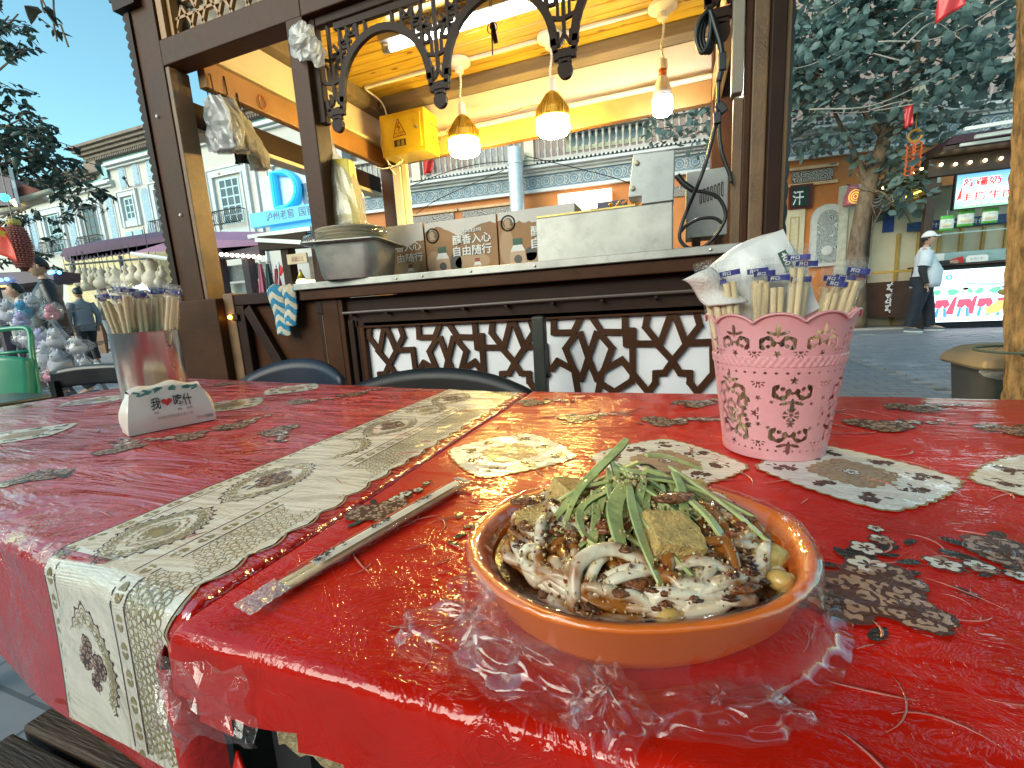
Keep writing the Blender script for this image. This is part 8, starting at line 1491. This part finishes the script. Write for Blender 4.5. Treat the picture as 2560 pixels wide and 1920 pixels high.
MB().tube([at(128, 478, d - .1), at(30, 506, d - .1)], .035, 8).tube([at(112, 495, d), at(-60, 545, d)], .05, 8).build('awning_roller', pm('roller_cream', (.60, .52, .40), .5), cs, smooth=True); q = MB(); q.prism([(-.12, -.2), (-.05, -.24), (.02, -.18), (.08, -.22), (.10, -.05), (.06, .05), (.12, .18), (-.12, .20), (-.10, .02)], at(40, 465, d - .2), (.9, -.43, 0), (0, 0, 1), .03); q.build('white_cutout', white_p, cs); MB().sphere(at(12, 494, d - .25), .045, 10, 8).build('cyan_lamp', emat('cyan_glow', (.02, .85, .85), 4.), cs); MB().tube([at(-60, 540, d), Vector((at(-60, 540, d).x, at(-60, 540, d).y, .1))], .06, 8).build('post', purp, cs); MB().sphere(at(40, 510, d - .12), .03, 8, 6).build('warm_lamp', emat('warm_small', (1, .7, .3), 5.), cs)
quad3('lower_beam', [at(px, py, 7.0) for px, py in ((-60, 684), (132, 676), (134, 700), (-60, 722))], Vector((-.3, .5, 0)), purp, cs); q = MB()
for px, py in ((2, 700), (17, 698), (125, 682), (132, 680), (148, 681)): q.sphere(at(px, py, 6.95), .028, 8, 6)
q.build('blue_lamps', emat('blue_glow', (.05, .3, 1.), 6.), cs)['kind'] = 'stuff'; MB().bar(at(0, 716, 6.9), at(35, 714, 6.9), .02, .02).build('orange_strip', emat('orange_strip_glow', (1, .5, .08), 3.), cs); quad3('back_wall', [at(px, py, 7.6) for px, py in ((-80, 690), (120, 690), (120, 760), (-80, 900))], Vector((-.2, .3, 0)), pm('stall_back', (.26, .22, .19), .7, var=.3, scale=4), cs)
fl_ = flag('red_flag', 'red flag with yellow star at the left edge beside the corn lantern', [at(-30, 560, 4.6), at(6, 568, 4.6), at(47, 655, 4.6), at(-30, 625, 4.6)], pm('flag_orange_red', (.70, .045, .015), .55, var=.1), [at(-32, 540, 4.62), at(18, 552, 4.62)], wav=.02)
stp = [((.055 if k % 2 == 0 else .022) * math.sin(k * math.pi / 5), (.055 if k % 2 == 0 else .022) * math.cos(k * math.pi / 5)) for k in range(10)]; q = MB(); q.prism(stp, at(1, 583, 4.55), (.4, .9, 0), (0, 0, 1), .004); q.build('star_print', pm('star_yellow', (.8, .5, .03), .5), fl_)
cl_ = thing('corn_lantern', at(48, 560, 4.9), 'red brown corn cob lantern with yellow cap hanging before the man in black', 'lantern'); c = at(48, 618, 4.9); MB().lathe([(.02, -.26), (.065, -.20), (.095, -.08), (.10, .05), (.08, .17), (.055, .22), (.05, .23)], 22, c).build('lantern_core', pm('corn_core', (.12, .03, .02), .6), cl_, smooth=True); q = MB(); rr = random.Random(4)
for i in range(18):
    z = -.21 + .024 * i; r_ = float(np.interp(z, [-.26, -.20, -.08, .05, .17, .22], [.02, .065, .095, .10, .08, .055]))
    for j in range(20): a = 2 * math.pi * j / 20 + .08 * (i % 2); q.sphere(c + Vector((r_ * math.cos(a), r_ * math.sin(a), z)), (.016, .016, .010), 5, 4)
tag(q.build('corn_kernels', pm('corn_kernel', (.42, .13, .10), .4, var=.5, scale=60), cl_), kind='stuff'); MB().lathe([(.05, .23), (.06, .25), (.055, .29), (.02, .30)], 14, c).build('lantern_cap', pm('cap_yellow', (.5, .36, .08), .5), cl_); MB().tube([c + Vector((0, 0, .3)), c + Vector((0, 0, 1.2))], .006, 5).build('cord', dkm, cl_)
# ---------------------------------------------------------------- gourd stall, middle stall, closed parasols, far dark stall
GY = 8.4; go = thing('gourd_stall', (-14.8, GY, gz(-14.8)), 'stall under purple awnings with hanging gourds and a warm lit counter', 'stall'); pa_ = pm('purple_awning', (.11, .055, .105), .7, var=.1); pa2 = pm('pink_awning', (.33, .17, .29), .7, var=.08)
P0 = lambda px, py, y=GY: ony(px, py, y)
quad3('awning_cloth', [P0(150, 640), P0(158, 622), P0(300, 600), P0(435, 590), P0(435, 602), P0(300, 622), P0(172, 645)], Vector((-.2, 1.0, .35)), pa_, go); quad3('awning_cloth', [P0(330, 632, 7.6), P0(440, 598, 7.6), P0(640, 600, 7.6), P0(655, 612, 7.6), P0(440, 628, 7.6)], Vector((-.1, .9, .3)), pa2, go); vq = MB()
for k in range(26): a = P0(172 + 10.5 * k, 642 - 1.62 * k, GY - .02); vq.prism([(-.22, 0), (.22, 0), (.16, -.12), (0, -.17), (-.16, -.12)], a, (1, 0, 0), (0, 0, 1), .01)
tag(vq.build('awning_valance', pa_, go), kind='stuff')
for px in (178, 300, 428): a = P0(px, 640); MB().tube([a, Vector((a.x, a.y, gz(a.x)))], .05, 8).build('post', dkm, go)
MB().tube([P0(165, 662, GY - .2), P0(450, 640, GY - .2)], .03, 6).build('hanging_rail', dkm, go); MB().tube([P0(330, 634, 7.6), P0(445, 650, 7.6)], .05, 6).build('awning_arm', white, go)
gw = (P0(165, 700, GY + 2)).x; MB().box(gw, P0(460, 700, GY + 2).x, GY + 2, GY + 2.1, .2, 3.6).build('back_wall', pm('warm_back', (.55, .45, .25), .8, var=.1), go); MB().box(P0(160, 800).x, P0(290, 800).x, GY - .4, GY + .4, gz(-15.), 1.15).build('counter', pm('counter_brown', (.16, .07, .03), .5, var=.3, scale=2), go); MB().box(P0(165, 700).x, P0(300, 700).x, GY + .3, GY + .36, P0(230, 722).z, P0(230, 700).z).build('shade_board', dkwood, go)
for px, py in ((222, 702), (268, 712), (312, 708)):
    c = P0(px, py, GY - .3); t = thing('warm_lamp', c, 'warm disc lamp hanging %s the gourds' % {222: 'under the left of', 268: 'under the middle of', 312: 'low on the right of'}[px], 'lamp'); MB().lathe([(.22, 0), (.20, .06), (.06, .14), (.03, .2)], 16, c).build('lamp_shade', white, t, smooth=True); MB().lathe([(0, -.01), (.19, -.005)], 16, c, cap=False).build('lamp_disc', emat('lamp_disc_glow', (1, .80, .42), 9.) if 'lamp_disc_glow' not in MATS else MATS['lamp_disc_glow'], t); MB().tube([c + Vector((0, 0, .2)), c + Vector((0, 0, .8))], .01, 4).build('cord', dkm, t)
c = P0(360, 722, GY - .2); t = thing('white_lamp', c, 'cold white lamp glowing in the lane stall behind the cup', 'lamp'); MB().sphere(c, (.35, .1, .16), 12, 8).build('lamp_tube', emat('cold_lamp', (.8, .95, 1.), 4.), t)
gq = MB().lathe([(.0, -.30), (.10, -.28), (.17, -.18), (.165, -.08), (.09, .0), (.075, .04), (.10, .10), (.085, .16), (.03, .20), (.015, .28)], 14); gm_ = [pm('gourd_cream', (.56, .47, .36), .5, var=.15, scale=3), pm('gourd_tan', (.46, .34, .23), .5, var=.2, scale=3)]
g0 = None; k = 0
for px, py, s in ((167, 690, .9), (178, 678, .7), (193, 695, .8), (203, 690, 1.0), (215, 684, .9), (229, 690, .95), (237, 680, .6), (246, 698, .9), (256, 692, 1.05), (273, 680, .7), (276, 690, .8), (291, 690, 1.05), (317, 682, 1.0), (333, 684, 1.05), (353, 676, 1.0), (380, 678, 1.55), (400, 694, .9), (316, 706, .8), (213, 706, .7), (405, 676, .6)):
    c = P0(px, py, GY - .25 - .02 * k)
    lab = 'dried gourd hanging in the lane stall, %s' % ['leftmost of the row', 'small one high at the left end', 'third from the left', 'slender neck beside the third', 'fifth along the row', 'sixth along the row with wide belly', 'smallest one near the middle', 'low one over the left warm lamp', 'broad one above the left warm lamp', 'small high one right of the middle', 'thin necked one right of the middle', 'pear shaped one left of the gap', 'tall double one right of the gap', 'round bellied one next to the tall double one', 'plump one beside the largest gourd', 'largest of all near the brown post', 'tan one below the largest gourd', 'low small one under the tall double one', 'lowest one over the counter at left', 'small tan one nearest the brown post'][k]
    if g0 is None: g0 = thing('gourd', c, lab, 'gourd', 'gourds hanging in the lane stall'); gb0 = gq.build('gourd_body', gm_[0], g0, smooth=True, local=True); MB().tube([(0, 0, .27), (0, 0, .7)], .008, 4).build('string', dkm, g0, local=True); g0.scale = (s,) * 3
    else: dup(g0, c, rr.uniform(0, 6), lab, (s * rr.uniform(.85, 1.1), s * rr.uniform(.85, 1.1), s))
    k += 1
MY = 10.; ms = thing('snack_kiosk', (-12., MY, gz(-12)), 'brown kiosk with pink awning and a row of round bulbs seen through the left bay', 'stall')
quad3('awning_cloth', [ony(px, py, MY) for px, py in ((530, 606), (560, 590), (655, 606), (650, 613), (560, 632))], Vector((0, 1, .2)), pa2, ms); quad3('awning_edge', [ony(px, py, MY - .02) for px, py in ((560, 594), (600, 600), (655, 606), (655, 613), (590, 616))], Vector((0, .05, 0)), redl, ms)
a, c = ony(540, 640, MY), ony(650, 640, MY); MB().box(a.x - .6, c.x, MY, MY + .2, a.z - .12, a.z + .22).build('front_beam', purp, ms); MB().box(a.x - .6, c.x, MY + .3, MY + .35, a.z - .75, a.z - .28).build('lattice_band', carve_w, ms); q = MB()
for k in range(8): p = ony(553 + 13.6 * k, 636 + .9 * k, MY - .05); q.sphere(p, .055, 8, 6)
q.build('round_bulbs', emat('kiosk_bulb', (1, .95, .68), 3.), ms)['kind'] = 'stuff'
for px in (548, 619): p = ony(px, 700, MY); MB().box(p.x - .12, p.x + .12, MY, MY + .25, gz(-12), a.z - .12).build('post', purp, ms)
MB().box(a.x - .4, ony(615, 700, MY).x, MY + .5, MY + .55, .9, a.z - .8).build('window_pane', pm('kiosk_glass', (.55, .58, .56), .2, var=.2, scale=1.5), ms); MB().box(a.x - .5, c.x, MY - .1, MY + .5, gz(-12), .9).build('counter', purp, ms); MB().box(ony(592, 0, MY).x, ony(600, 0, MY).x, MY + .45, MY + .49, .9, a.z - .9).build('shutter_post', ochre, ms)
for nm, label, px, col in (('folded_parasol', 'folded pink striped parasol standing by the brown kiosk', 650, pm('parasol_pink', (.45, .12, .18), .7, var=.2, stretch=(12, 12, .2), scale=3)), ('folded_parasol', 'folded dark green parasol standing beside the pink one', 668, pm('parasol_green', (.02, .06, .055), .7, var=.2)), ('folded_parasol', 'folded crimson parasol next to the small red pennant', 690, pm('parasol_crimson', (.30, .04, .07), .7, var=.15))):
    p = ony(px, 660 if px < 690 else 672, 8.); t = thing(nm, (p.x, p.y, gz(p.x)), label, 'parasol', 'folded parasols in the lane'); MB().grid(lambda u, v: Vector((p.x + (.03 + .17 * v) * (1 + .25 * math.sin(6 * 6.283 * u)) * math.cos(6.283 * u), p.y + (.03 + .17 * v) * (1 + .25 * math.sin(6 * 6.283 * u)) * math.sin(6.283 * u), p.z - (p.z - gz(p.x) - .45) * v)), 36, 6).build('canopy', col, t, smooth=True); MB().tube([(p.x, p.y, gz(p.x)), (p.x, p.y, p.z + .08)], .025, 6).build('pole', white, t)
flag('red_flag', 'small red pennant above the folded crimson parasol', [ony(697, 660, 7.8), ony(711, 671, 7.8), ony(704, 690, 7.8), ony(698, 689, 7.8)], redl, [ony(697, 655, 7.8), ony(697, 740, 7.8)], wav=.01)
DY = 7.4; ds = thing('dark_kiosk', (-7.6, DY, gz(-7.6)), 'dark wooden kiosk with pale wooden name board seen between post and pan', 'stall'); a, c = ony(655, 610, DY), ony(775, 600, DY)
MB().bar(a, c, .2, .28).build('front_beam', brown_d, ds); MB().bar(ony(625, 593, DY), ony(780, 572, DY), .12, .08).build('awning_tube', white, ds); MB().bar(ony(705, 600, DY), ony(765, 590, DY), .1, .10).build('light_box', white, ds); MB().bar(ony(640, 600, DY - .1), ony(755, 606, DY - .1), .06, .08).build('awning_tube', white, ds)
for px in (712, 790): p = ony(px, 640, DY); MB().box(p.x - .10, p.x + .10, DY, DY + .2, gz(-7.6), a.z).build('post', brown_d, ds)
p0, p1 = ony(716, 637, DY - .1), ony(768, 655, DY - .1); MB().box(p0.x, p1.x, DY - .1, DY - .06, p1.z - .01, p0.z).build('name_board', pm('board_tan', (.52, .38, .24), .5), ds); text('新疆公主', pm('board_ink', (.22, .05, .03), .5, var=0), ds, (p0.x + .12, DY - .102, p1.z + .03), (p1.x - p0.x - .2, 0, 0), (0, 0, .10))
MB().box(p0.x - .4, p1.x + .8, DY + .9, DY + .95, .1, 2.3).build('back_wall', pm('kiosk_back', (.30, .22, .16), .6, var=.4, scale=3), ds); MB().box(p0.x - .1, p1.x + .5, DY + .05, DY + .2, p1.z - .42, p1.z - .34).build('cross_rail', steel, ds); q = MB(); rr = random.Random(9)
for k in range(14): x = p0.x + .1 * k; q.box(x, x + rr.uniform(.05, .085), DY + .1, DY + .14, 1.02, 1.12 + rr.uniform(0, .2))
q.build('price_cards', pm('card_pale', (.55, .58, .44), .6, var=.3, scale=9), ds)['kind'] = 'stuff'; MB().box(p0.x - .2, p1.x + .5, DY + .05, DY + .5, gz(-7), 1.0).build('counter', brown_d, ds)
cc = ony(754, 701, DY - .05); t = thing('warm_lamp', cc, 'small glowing gold lamp above the price cards of the dark kiosk', 'lamp'); MB().lathe([(.09, 0), (.03, .14), (.015, .2)], 14, cc + Vector((0, 0, .02))).build('lamp_shade', goldh, t, smooth=True); MB().sphere(cc, (.085, .085, .05), 14, 8).build('lamp_bulb', emat('kiosk_lamp', (1, .75, .3), 8.), t, smooth=True)
text('BO', pm('bo_ink', (.25, .5, .6), .5, var=0), ds, (p0.x - .22, DY + .04, .98), (.07, 0, 0), (0, 0, .22))
# overhead wires in front of the balcony and the tree
wq = thing('overhead_wires', toB(-8, -1, 5), 'thin sagging overhead wires crossing in front of the balcony', 'wires'); q = MB()
for l in ([toB(-14, -.6, 4.6), toB(-11, -.8, 5.1), toB(-8, -.7, 4.9)], [toB(-9.3, -.6, 5.2), toB(-7, -.9, 4.3), toB(-6, -.6, 3.9)], [toB(-5.7, -.6, 5.4), toB(-3, -.9, 5.25), toB(.5, -.8, 5.6)], [toB(-13, -.5, 4.0), toB(-12, -.8, 4.3), toB(-10, -.6, 4.9)]): q.tube(cat(l, 6), .012, 4)
q.build('wire', rubber, wq)
